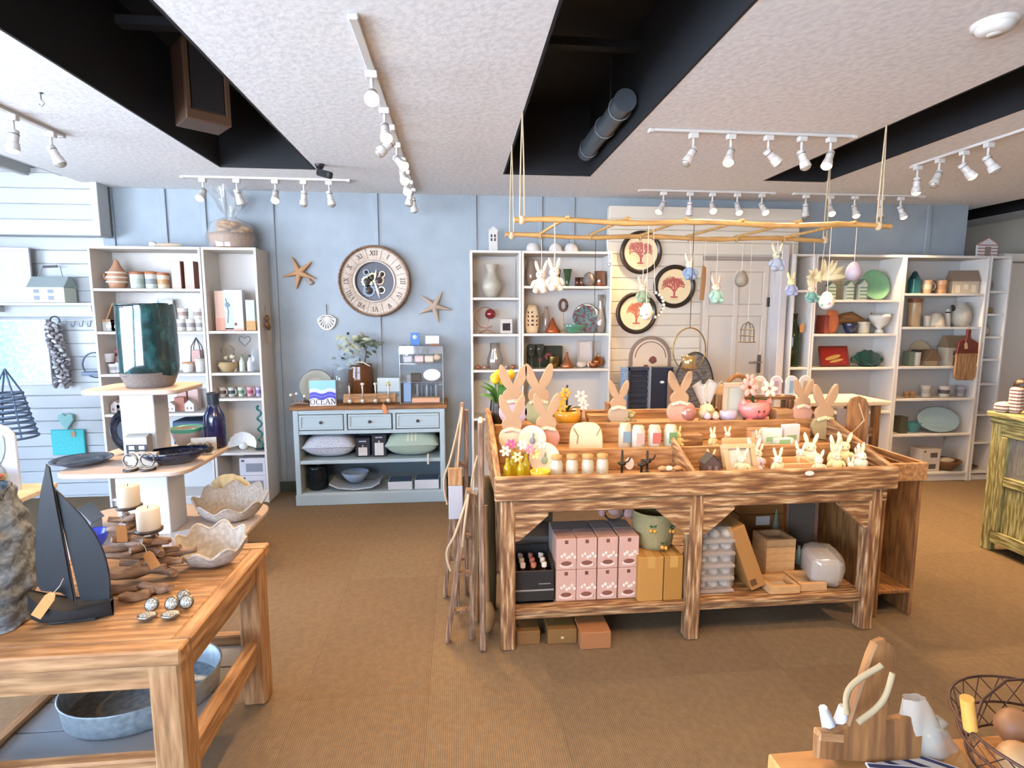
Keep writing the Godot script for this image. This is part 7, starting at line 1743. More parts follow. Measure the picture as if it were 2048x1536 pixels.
	one("white_egg_card", "white egg-shaped card with a pink dot before the canisters", "card", G.new().ext(ring2(0.028, 22, 0.8, 1.1), 0.004, 0.0, Transform3D(Basis(), Vector3(0, 0.031, 0))), mat("ece2e2", 0.6), Vector3(0.829, 0.7525, -2.57))
	for i in 3:
		t = thing("iron_candlestick", ["black iron candlestick with a spike, left of three", "short black iron candlestick, middle of three", "black iron candlestick with a curled arm, right of three"][i], "candlestick", Vector3([0.761, 0.845, 0.893][i], 0.752, [-2.47, -2.44, -2.5][i]), 0, "black iron candlesticks")
		var im := mat("2b2420", 0.45, 0.5)
		part(t, "stem", G.new().lathe([[0, 0], [0.024, 0], [0.022, 0.006], [0.006, 0.012], [0.006, 0.05], [0.02, 0.058], [0.02, 0.066], [0.007, 0.07], [0.005, [0.12, 0.085, 0.11][i]], [0, [0.13, 0.09, 0.115][i]]], 12), im)
		part(t, "arm", G.new().tube([Vector3(0, 0.06, 0), Vector3(0.03, 0.07, 0), Vector3(0.04, 0.09, 0)], 0.004, 6), im)
	for i in 3:
		one("shell_bit", ["tan shell lying at the divider, left", "white shell lying at the divider, middle", "tan shell lying at the divider, right"][i], "shell", G.new().ball(Vector3(0, 0.012, 0), Vector3(0.02, 0.012, 0.016), 9, 6, Basis(), 0.15), mat(["b98a62", "e2d6c0", "b08058"][i], 0.6), Vector3([0.93, 0.96, 1.0][i], 0.79, -2.4), Vector3.ZERO, "shells by the divider")
	for i in 3:
		t = thing("shell_riser", ["little wooden block under the left tan shell", "little wooden block under the white shell", "little wooden block under the right tan shell"][i], "block", Vector3([0.93, 0.96, 1.0][i], 0.751, -2.4), 0, "wooden blocks under shells")
		part(t, "block", bx(-0.014, 0, -0.02, 0.014, 0.038, 0.02, 0.001), M["honeyx"])
	# right half of the front tray
	plush("yellow bunny sitting behind the divider", Vector3(1.13, 0.827, -2.72), 0.085, "e3cf8c", "d9c48a", 20)
	plush("cream bunny with a leaf lying against the divider", Vector3(1.06 + 0.16, 0.752, -2.52), 0.085, "dcc9a0", "c9c08a", -15)
	t = house("glitter_house", "dark glittery house ornament in the front tray", Vector3(1.183, 0.752, -2.45), 0.085, 0.1, 0.06, "5b4a44", "3c3634", {"gable": true, "eave": 0.62, "windows": [[-0.2, 0.25, 0.2, 0.25], [0.2, 0.25, 0.2, 0.25]], "pane": "8c7a86"})
	frame_rect("whitewashed box frame with a white picture leaning in the front tray", Vector3(1.338, 0.76, -2.45), 0.16, 0.135, mat("c9ab84", 0.7), mat("d3cbc0", 0.6), {"bar": 0.024, "depth": 0.035, "tilt": 22.0})
	frame_rect("pale wooden box frame behind the leaning white picture", Vector3(1.384, 0.758, -2.54), 0.16, 0.145, mat("c49e70", 0.7), mat("b98c60", 0.7), {"bar": 0.03, "depth": 0.03, "tilt": 16.0})
	var soft := [[1.335, 0.752, -2.44, 0.105, "e6d9b0", "dcd0a6", "cream bunny beside the white picture frame"], [1.425, 0.752, -2.5, 0.13, "e8d8cc", "d8c4ce", "large cream bunny with a lilac body in the front tray"], [1.5, 0.752, -2.42, 0.105, "e9d9c0", "e3cfae", "cream bunny with round ears left of the wooden tray"], [1.535, 0.827, -2.66, 0.075, "e3cbb4", "caa58c", "small brownish bunny in the middle tray"], [1.75, 0.752, -2.55, 0.135, "ece0c0", "d9e0c4", "white bunny with a pale green coat in the right pile"], [1.80, 0.752, -2.43, 0.115, "ead9b4", "e6d8aa", "cream bunny in front of the right pile"], [1.86, 0.752, -2.52, 0.13, "ece2c6", "e2d6ae", "cream bunny in the middle of the right pile"], [1.92, 0.752, -2.42, 0.115, "efe6cf", "cfe0dc", "white bunny with a mint coat at the tray's right end"], [1.93, 0.752, -2.55, 0.135, "ede0bc", "e8dcb4", "cream bunny at the back of the right pile"], [1.70, 0.752, -2.41, 0.095, "ece0c8", "e9dcc0", "tiny cream bunny right of the wooden tray"]]
	for i in soft.size():
		var q: Array = soft[i]
		plush(q[6], Vector3(q[0], q[1], q[2]), q[3], q[4], q[5], -25.0 + 17.0 * (i % 4))
	var more := [[1.30, 0.827, -2.68, 0.085, "e6dcb4", "c9b98c", "yellowish bunny in the middle tray behind the leaning frame"], [1.40, 0.827, -2.72, 0.08, "e2d4c2", "b9a58c", "grey-brown bunny in the middle tray"], [1.47, 0.752, -2.54, 0.1, "e9dcc8", "d9c0b4", "cream bunny at the back of the front tray"], [1.685, 0.752, -2.53, 0.105, "ece2cc", "e0c9a0", "cream bunny with an orange coat behind the wooden tray"], [1.955, 0.752, -2.49, 0.085, "efe6d0", "e6dcc0", "small white bunny squeezed at the right side board"], [1.84, 0.752, -2.38, 0.07, "efe4c8", "ebdfbe", "tiny cream bunny lying at the front of the right pile"]]
	for i in more.size():
		var q: Array = more[i]
		plush(q[6], Vector3(q[0], q[1], q[2]), q[3], q[4], q[5], 30.0 - 19.0 * (i % 4))
	for i in 3:
		t = carton(["brown wooden box behind the cream arch board, left", "brown wooden box behind the cream arch board, right", "flat wooden box in the middle tray right of the canisters"][i], Vector3([0.62, 0.9, 1.2][i], [0.902, 0.902, 0.827][i], [-3.04, -3.08, -2.78][i]), [0.13, 0.1, 0.15][i], [0.075, 0.1, 0.05][i], 0.09, "a97a4e", {"mat": M["washx"], "called": "wooden_box", "lid": "8d6640"})
	turned("white_cone", "slim white cone ornament behind the cream arch board", "ornament", Vector3(0.71, 0.902, -3.1), 0.045, 0.14, [[0, 0], [1, 0], [0.9, 0.06], [0.25, 0.9], [0.2, 1.0], [0, 1.0]], mat("e2cfc4", 0.5))
	t = thing("wooden_lantern", "brown wooden lantern with glass sides right of the pig planter", "lantern", Vector3(1.53, 0.902, -3.05))
	for x: float in [-0.035, 0.035]:
		for z: float in [-0.035, 0.035]:
			part(t, "post", bx(-0.007, 0.015, -0.007, 0.007, 0.15, 0.007, 0.001), M["brownboardy"], Vector3(x, 0, z))
	part(t, "base", bx(-0.05, 0, -0.05, 0.05, 0.015, 0.05, 0.002), M["brownboardx"])
	part(t, "roof", G.new().lathe([[0.075, 0.15], [0.075, 0.16], [0.03, 0.2], [0, 0.205]], 4, Transform3D(Basis(Vector3.UP, PI / 4), Vector3.ZERO)), M["honeyx"])
	part(t, "pane", bx(-0.035, 0.015, 0.034, 0.035, 0.15, 0.036), mat("c9b8a4", 0.1, 0.0, {"alpha": 0.4}))
	t = thing("slatted_stand", "wooden slatted stand with a pale side panel behind the table's right end", "stand", Vector3(2.34, 0, -3.25))
	for x: float in [-0.2, 0.22]:
		for z: float in [-0.12, 0.12]:
			part(t, "post", bx(-0.02, 0, -0.02, 0.02, 0.96, 0.02, 0.003), M["brownboardy"], Vector3(x, 0, z))
	part(t, "top_board", bx(-0.27, 0.96, -0.17, 0.28, 0.985, 0.17, 0.004), M["palex"])
	for k in 4:
		part(t, "slat", bx(-0.18, 0.25 + 0.17 * k, 0.122, 0.2, 0.31 + 0.17 * k, 0.136, 0.003), M["washx"])
	part(t, "side_panel", bx(-0.05, 0.5, 0.137, 0.16, 0.94, 0.145, 0.002), mat("b9b2b6", 0.6))
	t = thing("wooden_tray", "open shallow wooden tray in the right of the front tray", "tray", Vector3(1.605, 0.752, -2.47))
	part(t, "bottom", bx(-0.07, 0, -0.06, 0.07, 0.008, 0.06), M["honeyx"])
	part(t, "rim", addb(addb(addb(bx(-0.078, 0, 0.052, 0.078, 0.055, 0.064, 0.002), -0.078, 0, -0.064, 0.078, 0.055, -0.052, 0.002), -0.078, 0, -0.052, -0.068, 0.055, 0.052, 0.002), 0.068, 0, -0.052, 0.078, 0.055, 0.052, 0.002), grain("palex2", TX["pale"], Vector3(1, 8, 8), 0.7, 0.0, false, {"tint": "e6c9ac"}))
	for i in 3:
		t = carton(["mint and white card pack beside the beaded bunny, left", "mint and white card pack beside the beaded bunny, right", "mint card pack lying lower in the middle tray"][i], Vector3([1.63, 1.76, 1.66][i], 0.827, [-2.7, -2.74, -2.64][i]), 0.1, [0.09, 0.1, 0.05][i], 0.03, ["d3e0d2", "d6dde0", "cfdcd4"][i], {"called": "card_pack", "category": "card", "turn": [-6.0, 10.0, 4.0][i], "group": "mint card packs"})
		part(t, "print", bx(-0.03, 0.02, 0.015, 0.03, 0.045, 0.016), mat("8fb88a", 0.6))
	frame_rect("small empty wooden frame lying in the middle tray", Vector3(1.57, 0.828, -2.72), 0.11, 0.09, mat("b98a62", 0.7), mat("d6c9b4", 0.7), {"bar": 0.018, "tilt": 10.0})
	one("price_sticker", "small white oval price sticker on the table's front rim", "sticker", G.new().ext(ring2(0.022, 18, 1.0, 0.5), 0.001, 0.0), mat("eadfd6", 0.5), Vector3(1.585, 0.79, -2.3033))
	t = carton("tan book-like wooden block near the candlesticks at the back", Vector3(0.78, 0.902, -3.0), 0.12, 0.05, 0.08, "a97a4e", {"mat": M["honeyx"], "called": "wooden_block", "category": "block"})
	t = thing("olive_posy", "bunch of dried green petals at the back of the middle tray", "flowers", Vector3(0.93, 0.902, -2.98))
	g = G.new()
	for i in 14:
		g.ball(Vector3(0.05 * cos(i * 2.4) * fmod(i * 0.3, 1.0), 0.045 + 0.02 * sin(i), 0.03 * sin(i * 2.4)), Vector3(0.018, 0.014, 0.016), 7, 5)
	part(t, "petals", g, mat("a9a27a", 0.8)).set_meta("kind", "stuff")
	part(t, "dish", G.new().lathe([[0, 0], [0.06, 0], [0.065, 0.018], [0, 0.016]], 18), mat("8d7550", 0.7))
	# boards propped at the right end
	t = thing("long_board", "long rounded wooden serving board propped at the table's right end", "serving board", Vector3(2.12, 0.79, -2.72), -20)
	part(t, "board", G.new().ext([Vector2(-0.05, 0), Vector2(0.05, 0), Vector2(0.05, 0.24), Vector2(0.035, 0.275), Vector2(0, 0.29), Vector2(-0.035, 0.275), Vector2(-0.05, 0.24)], 0.02, 0.004), M["brownboardy"])
	part(t, "cord", G.new().tube([Vector3(0.0, 0.25, 0.012), Vector3(0.03, 0.16, 0.016), Vector3(-0.03, 0.08, 0.016)], 0.004, 6), mat("c4a67c", 0.8))

# ---------------------------------------------------------------- under the display table
func under_table() -> void:
	var t: Node3D
	var Y := 0.1835
	t = thing("bottle_crate", "black display crate of small corked bottles on the lower shelf, left", "crate", Vector3(0.338, Y + 0.001, -2.48))
	var bk := mat("23211f", 0.5)
	part(t, "crate", addb(addb(addb(addb(bx(-0.09, 0, -0.09, 0.09, 0.01, 0.09), -0.09, 0, 0.08, 0.09, 0.155, 0.09, 0.002), -0.09, 0, -0.09, 0.09, 0.21, -0.08, 0.002), -0.09, 0, -0.08, -0.08, 0.18, 0.08, 0.002), 0.08, 0, -0.08, 0.09, 0.18, 0.08, 0.002), bk)
	part(t, "groove", addb(bx(-0.09, 0.058, 0.09, 0.09, 0.066, 0.0912), 0.02, 0.09, 0.09, 0.075, 0.094, 0.0915), mat("8a8680", 0.5))
	var o := t.position
	for i in 9:
		t = thing("corked_bottle", "little dark capped bottle in the black crate, %s row, %s" % [["back", "middle", "front"][i / 3], ["left", "centre", "right"][i % 3]], "bottle", o + Vector3(-0.05 + 0.05 * (i % 3), 0.012, -0.05 + 0.05 * (i / 3)), 0, "bottles in the black crate")
		part(t, "body", G.new().lathe([[0, 0], [0.018, 0], [0.019, 0.1], [0.009, 0.13], [0.009, 0.15]], 10), mat("3a2620", 0.15))
		part(t, "cap", G.new().lathe([[0.013, 0.145], [0.013, 0.165], [0, 0.168]], 10), mat(["c9b2a2", "d8cfc4", "a8604a"][(i * 2) % 3], 0.5))
	# pink boxes
	var xs := [0.486, 0.582, 0.681, 0.782]
	var col := ["leftmost", "second", "third", "rightmost"]
	for row in 2:
		for k in 4:
			for dp in 2:
				if dp == 1 and row == 0:
					continue
				var lb: String = "pink printed snack box, %s column, %s" % [col[k], ["lower row", "upper row"][row] if dp == 0 else "upper row at the back"]
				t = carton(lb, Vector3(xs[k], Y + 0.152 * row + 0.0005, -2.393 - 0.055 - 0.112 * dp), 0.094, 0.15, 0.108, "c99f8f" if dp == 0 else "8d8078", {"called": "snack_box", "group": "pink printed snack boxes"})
				if dp == 0:
					part(t, "printed_bowl", G.new().ball(Vector3(0, 0.03, 0.0542), Vector3(0.026, 0.012, 0.0008), 12, 8), mat("7c4a3c", 0.6))
					part(t, "printed_plate", G.new().ball(Vector3(0, 0.022, 0.054), Vector3(0.036, 0.012, 0.0006), 12, 8), mat("e2c8ba", 0.6))
					var g := G.new()
					for m in 6:
						g.ball(Vector3(-0.02 + 0.012 * m, 0.065 + 0.01 * sin(m * 2.0), 0.0541), Vector3(0.008, 0.008, 0.0008), 7, 5)
					part(t, "printed_blossoms", g, mat("ead9cb", 0.6)).set_meta("kind", "stuff")
					part(t, "printed_mark", bx(-0.008, 0.125, 0.054, 0.008, 0.142, 0.0547), mat("6b4038", 0.6))
	if true:
		for k in 4:
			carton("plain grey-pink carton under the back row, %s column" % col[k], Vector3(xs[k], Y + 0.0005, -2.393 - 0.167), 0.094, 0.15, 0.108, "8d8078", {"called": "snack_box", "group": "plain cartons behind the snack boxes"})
	for i in 2:
		carton(["ochre cardboard carton under the cherry basket, wider left one", "ochre cardboard carton against the middle leg"][i], Vector3([0.876, 0.984][i], Y, -2.455), [0.118, 0.088][i], 0.215, 0.2, ["b5803a", "a97630"][i], {"called": "carton", "flap": "c2924e", "group": "ochre cartons"})
	t = thing("cherry_basket", "woven seagrass basket with cherry tassels standing on the ochre cartons", "basket", Vector3(0.93, 0.4, -2.49))
	t.scale = Vector3(0.86, 0.9, 0.86)
	var straw := grain("straw", noise_tex("straw", 95, 0.03, [[0.0, "5f5234"], [0.5, "8f8258"], [1.0, "b8ab80"]], 3), Vector3(6, 26, 6), 0.85, 0.3)
	part(t, "basket", G.new().lathe([[0, 0], [0.085, 0], [0.105, 0.03], [0.115, 0.12], [0.12, 0.185], [0.124, 0.2], [0.115, 0.2], [0.108, 0.12], [0.09, 0.02], [0, 0.015]], 36), straw)
	for i in 3:
		var a: float = [1.95, 0.95, 1.4][i]
		var p := Vector3(cos(a) * 0.117, [0.12, 0.11, 0.03][i], sin(a) * 0.117)
		var c := part(t, "cherries", G.new().ball(p + Vector3(-0.009, 0, 0), Vector3(0.011, 0.011, 0.011), 9, 7).ball(p + Vector3(0.011, -0.004, 0), Vector3(0.011, 0.011, 0.011), 9, 7), mat("d99a3c", 0.5))
		part(c, "leaf_pair", leaf(leaf(G.new(), p + Vector3(0, 0.02, 0.003), p + Vector3(-0.022, 0.03, 0.005), 0.012, Vector3(0, 0, 1)), p + Vector3(0, 0.02, 0.003), p + Vector3(0.022, 0.03, 0.005), 0.012, Vector3(0, 0, 1)), mat("34502e", 0.7))
	t = thing("wire_ornament", "pink and black wire ornament on top of the snack boxes", "ornament", Vector3(0.76, Y + 0.306, -2.58))
	part(t, "ring", G.new().tube(arc(Vector3(0, 0.055, 0), 0.05, 0, TAU, 18), 0.006, 6, false, true), mat("352a28", 0.5))
	part(t, "flowers", G.new().ball(Vector3(0.0, 0.06, 0), Vector3(0.035, 0.035, 0.02), 10, 7, Basis(), 0.2).ball(Vector3(-0.06, 0.05, 0), Vector3(0.02, 0.025, 0.02), 8, 6).ball(Vector3(0.075, 0.04, 0), Vector3(0.03, 0.03, 0.02), 8, 6), mat("b58a80", 0.7))
	carton("dark brown carton at the back left of the lower shelf", Vector3(0.36, Y, -2.95), 0.28, 0.36, 0.2, "5d4a30", {"called": "carton"})
	carton("grey flat carton lying above the bottle crate", Vector3(0.34, Y, -2.72), 0.24, 0.22, 0.18, "6b6258", {"called": "carton"})
	# right bay
	t = thing("wrapped_trays", "stack of four ornament trays in clear film beside the middle leg", "tray stack", Vector3(1.209, Y, -2.48))
	for i in 5:
		part(t, "tray", bx(-0.095, 0.062 * i, -0.09, 0.095, 0.062 * i + 0.02, 0.09, 0.006), mat("9a8676", 0.7))
		var g := G.new()
		for m in 3:
			g.ball(Vector3(-0.06 + 0.06 * m, 0.062 * i + 0.038, 0.05), Vector3(0.024, 0.02, 0.03), 8, 6)
		part(t, "ornaments", g, mat("c2b4a6", 0.5)).set_meta("kind", "stuff")
	part(t, "film", bx(-0.1, 0.004, -0.095, 0.1, 0.325, 0.097, 0.03), mat("f2efe9", 0.06, 0.0, {"alpha": 0.22}))
	t = carton("long flat cardboard carton leaning on the wrapped trays", Vector3(1.427, Y + 0.018, -2.47), 0.075, 0.33, 0.15, "a8743a", {"called": "carton", "label": [0.1, 0.06, 0.5, 0.16, "5f4020"]})
	t.rotation_degrees = Vector3(0, 0, 22)
	t = thing("parcel_stack", "two stacked brown parcels with white labels at the back of the lower shelf", "parcels", Vector3(1.654, Y, -2.88))
	part(t, "parcel", bx(-0.13, 0.0, -0.09, 0.13, 0.23, 0.09, 0.003), mat("7c4f1e", 0.8))
	part(t, "parcel", bx(-0.125, 0.232, -0.09, 0.13, 0.43, 0.09, 0.003), mat("85551f", 0.8))
	part(t, "parcel", bx(-0.125, 0.432, -0.09, 0.13, 0.47, 0.09, 0.003), mat("7a4d1c", 0.8))
	for y: float in [0.17, 0.33, 0.435]:
		part(t, "address_label", bx(-0.03, y, 0.09, 0.05, y + (0.05 if y < 0.4 else 0.03), 0.0915), mat("d5d0c8", 0.6))
	var frm := mat("c29b74", 0.7)
	for i in 5:
		frame_box(["whitewashed box frame at the bottom of the stack of five", "whitewashed box frame second up in the stack of five", "whitewashed box frame in the middle of the stack of five", "whitewashed box frame fourth up in the stack of five", "whitewashed box frame on top of the stack of five"][i], Vector3(1.617, Y + 0.039 * i + 0.001, -2.6), 0.155, 0.038, 0.14)
	frame_box("whitewashed box frame lying in front of the stack, left", Vector3(1.538, Y + 0.0005, -2.42), 0.15, 0.04, 0.13)
	frame_box("whitewashed box frame lying in front of the stack, right", Vector3(1.691, Y + 0.0005, -2.44), 0.14, 0.04, 0.14)
	t = thing("film_pack", "pale pack of candles in crinkled clear film at the right of the lower shelf", "pack", Vector3(1.795, Y + 0.001, -2.47), -15)
	part(t, "contents", bx(-0.07, 0.005, -0.09, 0.07, 0.14, 0.09, 0.02), mat("b3a18e", 0.6))
	part(t, "film", G.new().ball(Vector3(0, 0.092, 0), Vector3(0.085, 0.083, 0.11), 20, 12, Basis(), 0.04, 9.0, 0.6), mat("f1ece4", 0.06, 0.0, {"alpha": 0.3}))
	t = turned("felt_tree", "grey green cone tree ornament behind the frame stack", "ornament", Vector3(1.735, Y, -2.78), 0.08, 0.27, [[0, 0], [1, 0], [0.9, 0.05], [0.1, 0.95], [0, 1]], mat("7a7f68", 0.8))
	turned("scent_bottle", "small pale green glass bottle beside the frame stack", "bottle", Vector3(1.799, Y, -2.66), 0.035, 0.1, BOTTLE, mat("a9b9a2", 0.1))
	for i in 2:
		turned("dark_vase", ["tall dark glass hurricane vase at the back of the lower shelf", "shorter dark glass vase right of the hurricane vase"][i], "vase", Vector3([1.77, 1.80][i], Y, [-3.02, -2.9][i]), [0.14, 0.09][i], [0.36, 0.27][i], [[0, 0], [0.7, 0], [0.9, 0.1], [1, 0.6], [0.85, 0.9], [0.95, 1], [0.88, 1], [0.8, 0.88], [0.9, 0.5], [0, 0.06]], mat("2a2c28", 0.08, 0.0, {"alpha": 0.6}), {"group": "dark glass vases"})
	t = frame_rect("large dark brown framed panel leaning at the back of the lower shelf", Vector3(1.86, Y + 0.002, -2.74), 0.16, 0.42, mat("6b4426", 0.6), mat("47331c", 0.6), {"bar": 0.02, "tilt": 6.0, "turn": -28.0})
	part(t, "label", bx(0.0, 0.34, 0.0, 0.05, 0.365, 0.012), mat("c3bcb8", 0.6), Vector3(0, 0, -0.03))
	# boxes on the floor under the shelf
	for i in 3:
		carton(["low brown drawer box under the shelf by the left leg", "low brown box with a pale dot under the shelf", "orange-brown shoebox under the shelf, rightmost of three"][i], [[Vector3(0.306, 0.001, -2.427), 0.118, 0.073], [Vector3(0.463, 0.001, -2.42), 0.137, 0.076], [Vector3(0.606, 0.001, -2.365), 0.145, 0.087]][i][0], [0.11, 0.135, 0.14][i], [0.065, 0.07, 0.08][i], 0.14, ["7a5426", "7d5a2a", "a0683c"][i], {"called": "carton", "label": [0.45, 0.35, 0.55, 0.5, ["7a5426", "c9b48a", "a0683c"][i]]})

func frame_box(label: String, at: Vector3, w: float, h: float, d: float) -> void:
	var t := thing("shadow_box", label, "picture frame", at, 0, "whitewashed box frames under the table")
	var m := grain("boxframe", TX["pale"], Vector3(2, 10, 10), 0.7, 0.0, false, {"tint": "dcbfa0"})
	part(t, "frame", addb(addb(addb(bx(-w / 2, 0, d / 2 - 0.02, w / 2, h, d / 2, 0.002), -w / 2, 0, -d / 2, w / 2, h, -d / 2 + 0.02, 0.002), -w / 2, 0, -d / 2 + 0.02, -w / 2 + 0.02, h, d / 2 - 0.02, 0.002), w / 2 - 0.02, 0, -d / 2 + 0.02, w / 2, h, d / 2 - 0.02, 0.002), m)
	part(t, "panel", bx(-w / 2 + 0.02, 0.004, -d / 2 + 0.02, w / 2 - 0.02, 0.01, d / 2 - 0.02), mat("c8b498", 0.7))

# ---------------------------------------------------------------- foreground table
func drift(g: G, a: Vector3, b: Vector3, r: float, bow := 0.012) -> G:
	var p := []
	var q := []
	for i in 6:
		var k := i / 5.0
		p.append(a.lerp(b, k) + Vector3(sin(k * 5.0 + a.x * 40.0), cos(k * 4.0 + a.z * 30.0), sin(k * 6.0)) * bow * sin(PI * k))
		q.append(r * (0.45 + 0.55 * sin(PI * clampf(k * 0.8 + 0.1, 0, 1))) * (1.0 + 0.15 * sin(i * 2.7)))
	return g.tube(p, q, 8)

func front_table() -> void:
	var t: Node3D
	var g: G
	var Y := 0.6205
	var dm: Material = M["driftx"]
	# textured pot: ropes of clay winding over a round body
	t = thing("coiled_pot", "big grey pot covered in raised swirls at the left edge", "pot", Vector3(-1.368, Y, -1.601 - 0.03))
	var sw := grain("swirl", noise_tex("swirl", 101, 0.03, [[0.0, "3f4346"], [0.5, "70767a"], [1.0, "a3a8aa"]], 3), Vector3(4, 4, 4), 0.6)
	part(t, "body", G.new().grid(72, 40, func(u: float, v: float) -> Vector3:
		var a := u * TAU
		var r := 0.125 * (0.72 + 0.36 * sin(PI * clampf(v * 0.85 + 0.12, 0, 1))) + 0.012 * sin(a * 5.0 + 2.6 * sin(v * 13.0)) * sin(v * 21.0 + 2.2 * sin(a * 4.0))
		return Vector3(cos(a) * r, v * 0.4, sin(a) * r)), sw)
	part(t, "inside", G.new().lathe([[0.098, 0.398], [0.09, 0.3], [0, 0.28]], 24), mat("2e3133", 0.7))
	# sailboat
	t = thing("sailboat", "black metal sailing boat ornament with two sails and a price tag", "ornament", Vector3(-1.128, Y, -1.634), 8)
	var bl := mat("1a1c1f", 0.75)
	var sl := mat("141b24", 0.42)
	part(t, "hull", G.new().grid(28, 8, func(u: float, v: float) -> Vector3:
		var x := lerpf(-0.1, 0.105, u)
		var w := 0.042 * pow(maxf(0.0, sin(PI * clampf(u * 0.96 + 0.02, 0, 1))), 0.55)
		var a := lerpf(-PI / 2, PI / 2, v)
		var top := 0.04 + 0.06 * pow(1.0 - u, 3.0) + 0.012 * pow(u, 3.0)
		return Vector3(x, top - cos(a) * minf(top, 0.055 + 0.03 * (1.0 - u)), sin(a) * w), true), bl)
	part(t, "deck", G.new().grid(28, 2, func(u: float, v: float) -> Vector3:
		var w := 0.040 * pow(maxf(0.0, sin(PI * clampf(u * 0.96 + 0.02, 0, 1))), 0.55)
		return Vector3(lerpf(-0.1, 0.105, u), 0.036 + 0.06 * pow(1.0 - u, 3.0) + 0.012 * pow(u, 3.0), (0.5 - v) * 2.0 * w)), bl)
	part(t, "keel", bx(-0.05, 0, -0.02, 0.07, 0.012, 0.02, 0.004), bl)
	var jib := [Vector2(-0.066, 0.10)]
	var mn := [Vector2(0.022, 0.05)]
	for i in 13:
		var k := i / 12.0
		jib.append(Vector2(lerpf(-0.075, -0.022, k) - 0.012 * sin(PI * k), lerpf(0.12, 0.47, k)))
		mn.append(Vector2(0.092 - 0.125 * pow(k, 2.2) + 0.012 * sin(PI * k), lerpf(0.05, 0.41, k)))
	for i in 8:
		var k := i / 7.0
		jib.append(Vector2(lerpf(-0.014, 0.012, k), lerpf(0.46, 0.06, k)))
	for i in 6:
		mn.append(Vector2(lerpf(-0.018, 0.016, i / 5.0), lerpf(0.36, 0.06, i / 5.0)))
	jib.append(Vector2(-0.02, 0.09))
	part(t, "fore_sail", G.new().ext(jib, 0.007, 0.0015), sl, Vector3(0, 0, 0.004))
	part(t, "main_sail", G.new().ext(mn, 0.007, 0.0015), sl, Vector3(0.006, 0, -0.008))
	part(t, "mast", G.new().tube([Vector3(0.014, 0.04, 0), Vector3(-0.012, 0.4, 0)], 0.003, 6), mat("5a5f63", 0.4, 0.6))
	price_tag(t, Vector3(-0.062, 0.045, 0.05), 0.028, 0.075, "c98f52", Vector3(-10, 0, -34))
	# driftwood candle holders
	var cand := mat("eee3cf", 0.5, 0.0, {"back": 0.2})
	for i in 2:
		t = thing("driftwood_holder", ["stacked driftwood candle holder behind the sailboat, left", "stacked driftwood candle holder beside the clam shell, right"][i], "candle holder", Vector3([-1.174, -1.042][i], Y, [-2.03, -1.9][i]), 0, "driftwood candle holders")
		var hh: float = [0.2, 0.16][i]
		for k in 9:
			var an := k * 1.3 + i * 0.7
			var y := 0.027 + k * (hh - 0.033) / 9.0
			var L := 0.12 - 0.007 * k
			part(t, "driftwood_piece", drift(G.new(), Vector3(-cos(an) * L, y, -sin(an) * L * 0.55), Vector3(cos(an) * L, y + 0.008 * sin(k * 2.0), sin(an) * L * 0.55), 0.019 - 0.0006 * k), dm)
		part(t, "candle_plate", G.new().lathe([[0, hh], [0.04, hh], [0.042, hh + 0.008], [0, hh + 0.008]], 20), mat("3f2c26", 0.5))
		price_tag(t, Vector3([0.02, 0.06][i], hh - 0.09, 0.09), 0.034, 0.06, "b98046", Vector3(0, 0, [0, 25][i]))
		var c := thing("pillar_candle", ["white pillar candle on the left driftwood holder", "white pillar candle on the right driftwood holder"][i], "candle", t.position + Vector3(0, hh + 0.0085, 0), 0, "white pillar candles")
		part(c, "wax", G.new().lathe([[0, 0], [0.034, 0], [0.035, 0.004], [0.035, 0.07], [0.032, 0.075], [0.02, 0.073], [0, 0.071]], 26), cand)
		part(c, "wick", G.new().tube([Vector3(0, 0.07, 0), Vector3(0.001, 0.08, 0)], 0.0012, 5), mat("3a322a", 0.8))
	for i in 5:
		one("driftwood_branch", ["long driftwood branch lying in front of the candle holders", "short driftwood stub at the front of the pile", "driftwood branch pointing at the clam shell", "driftwood stub beneath the clam shell's edge", "low driftwood branch behind the knobs"][i], "driftwood", drift(G.new(), [Vector3(-0.09, 0.06, 0.03), Vector3(-0.03, 0.018, 0.02), Vector3(-0.1, 0.075, 0), Vector3(-0.05, 0.02, 0), Vector3(-0.1, 0.018, 0)][i], [Vector3(0.11, 0.062, 0), Vector3(0.05, 0.018, -0.03), Vector3(0.12, 0.08, -0.02), Vector3(0.05, 0.02, 0.02), Vector3(0.08, 0.018, 0.01)][i], [0.018, 0.018, 0.015, 0.017, 0.016][i]), dm, Vector3([-1.075, -1.017, -1.027, -0.971, -1.103][i], Y, [-1.83, -1.74, -1.9, -1.79, -1.79][i]), Vector3.ZERO, "driftwood branches")
	clam("grey clam-shell bowl in front on the honey-coloured table", Vector3(-0.884, Y, -1.932 - 0.05), 0.125, -8.0)
	# knobs
	for i in 6:
		t = thing("drawer_knob", ["printed ceramic knob lying face up, front left", "printed ceramic knob lying face up, front right", "printed knob standing on its side, left of the cluster", "pale printed knob in the middle of the cluster", "dark printed knob right of the cluster", "brass-stemmed knob at the back of the cluster"][i], "drawer knob", Vector3(-0.91 + [0.0, 0.065, -0.012, 0.045, 0.085, 0.06][i], Y, -1.613 + [0.0, 0.0, -0.05, -0.05, -0.055, -0.09][i]), 0, "printed drawer knobs")
		var flat := i < 2
		var b := Basis() if flat else Basis(Vector3.RIGHT, 1.15)
		var c := Vector3(0, 0.012, 0) if flat else Vector3(0, 0.021, 0)
		part(t, "rim", G.new().lathe([[0, -0.008], [0.014, -0.008], [0.02, -0.002], [0.021, 0.003], [0.017, 0.006]], 18, Transform3D(b, c), 1.3 if flat else 1.0, 1.0), mat("7d776c", 0.3, 0.7))
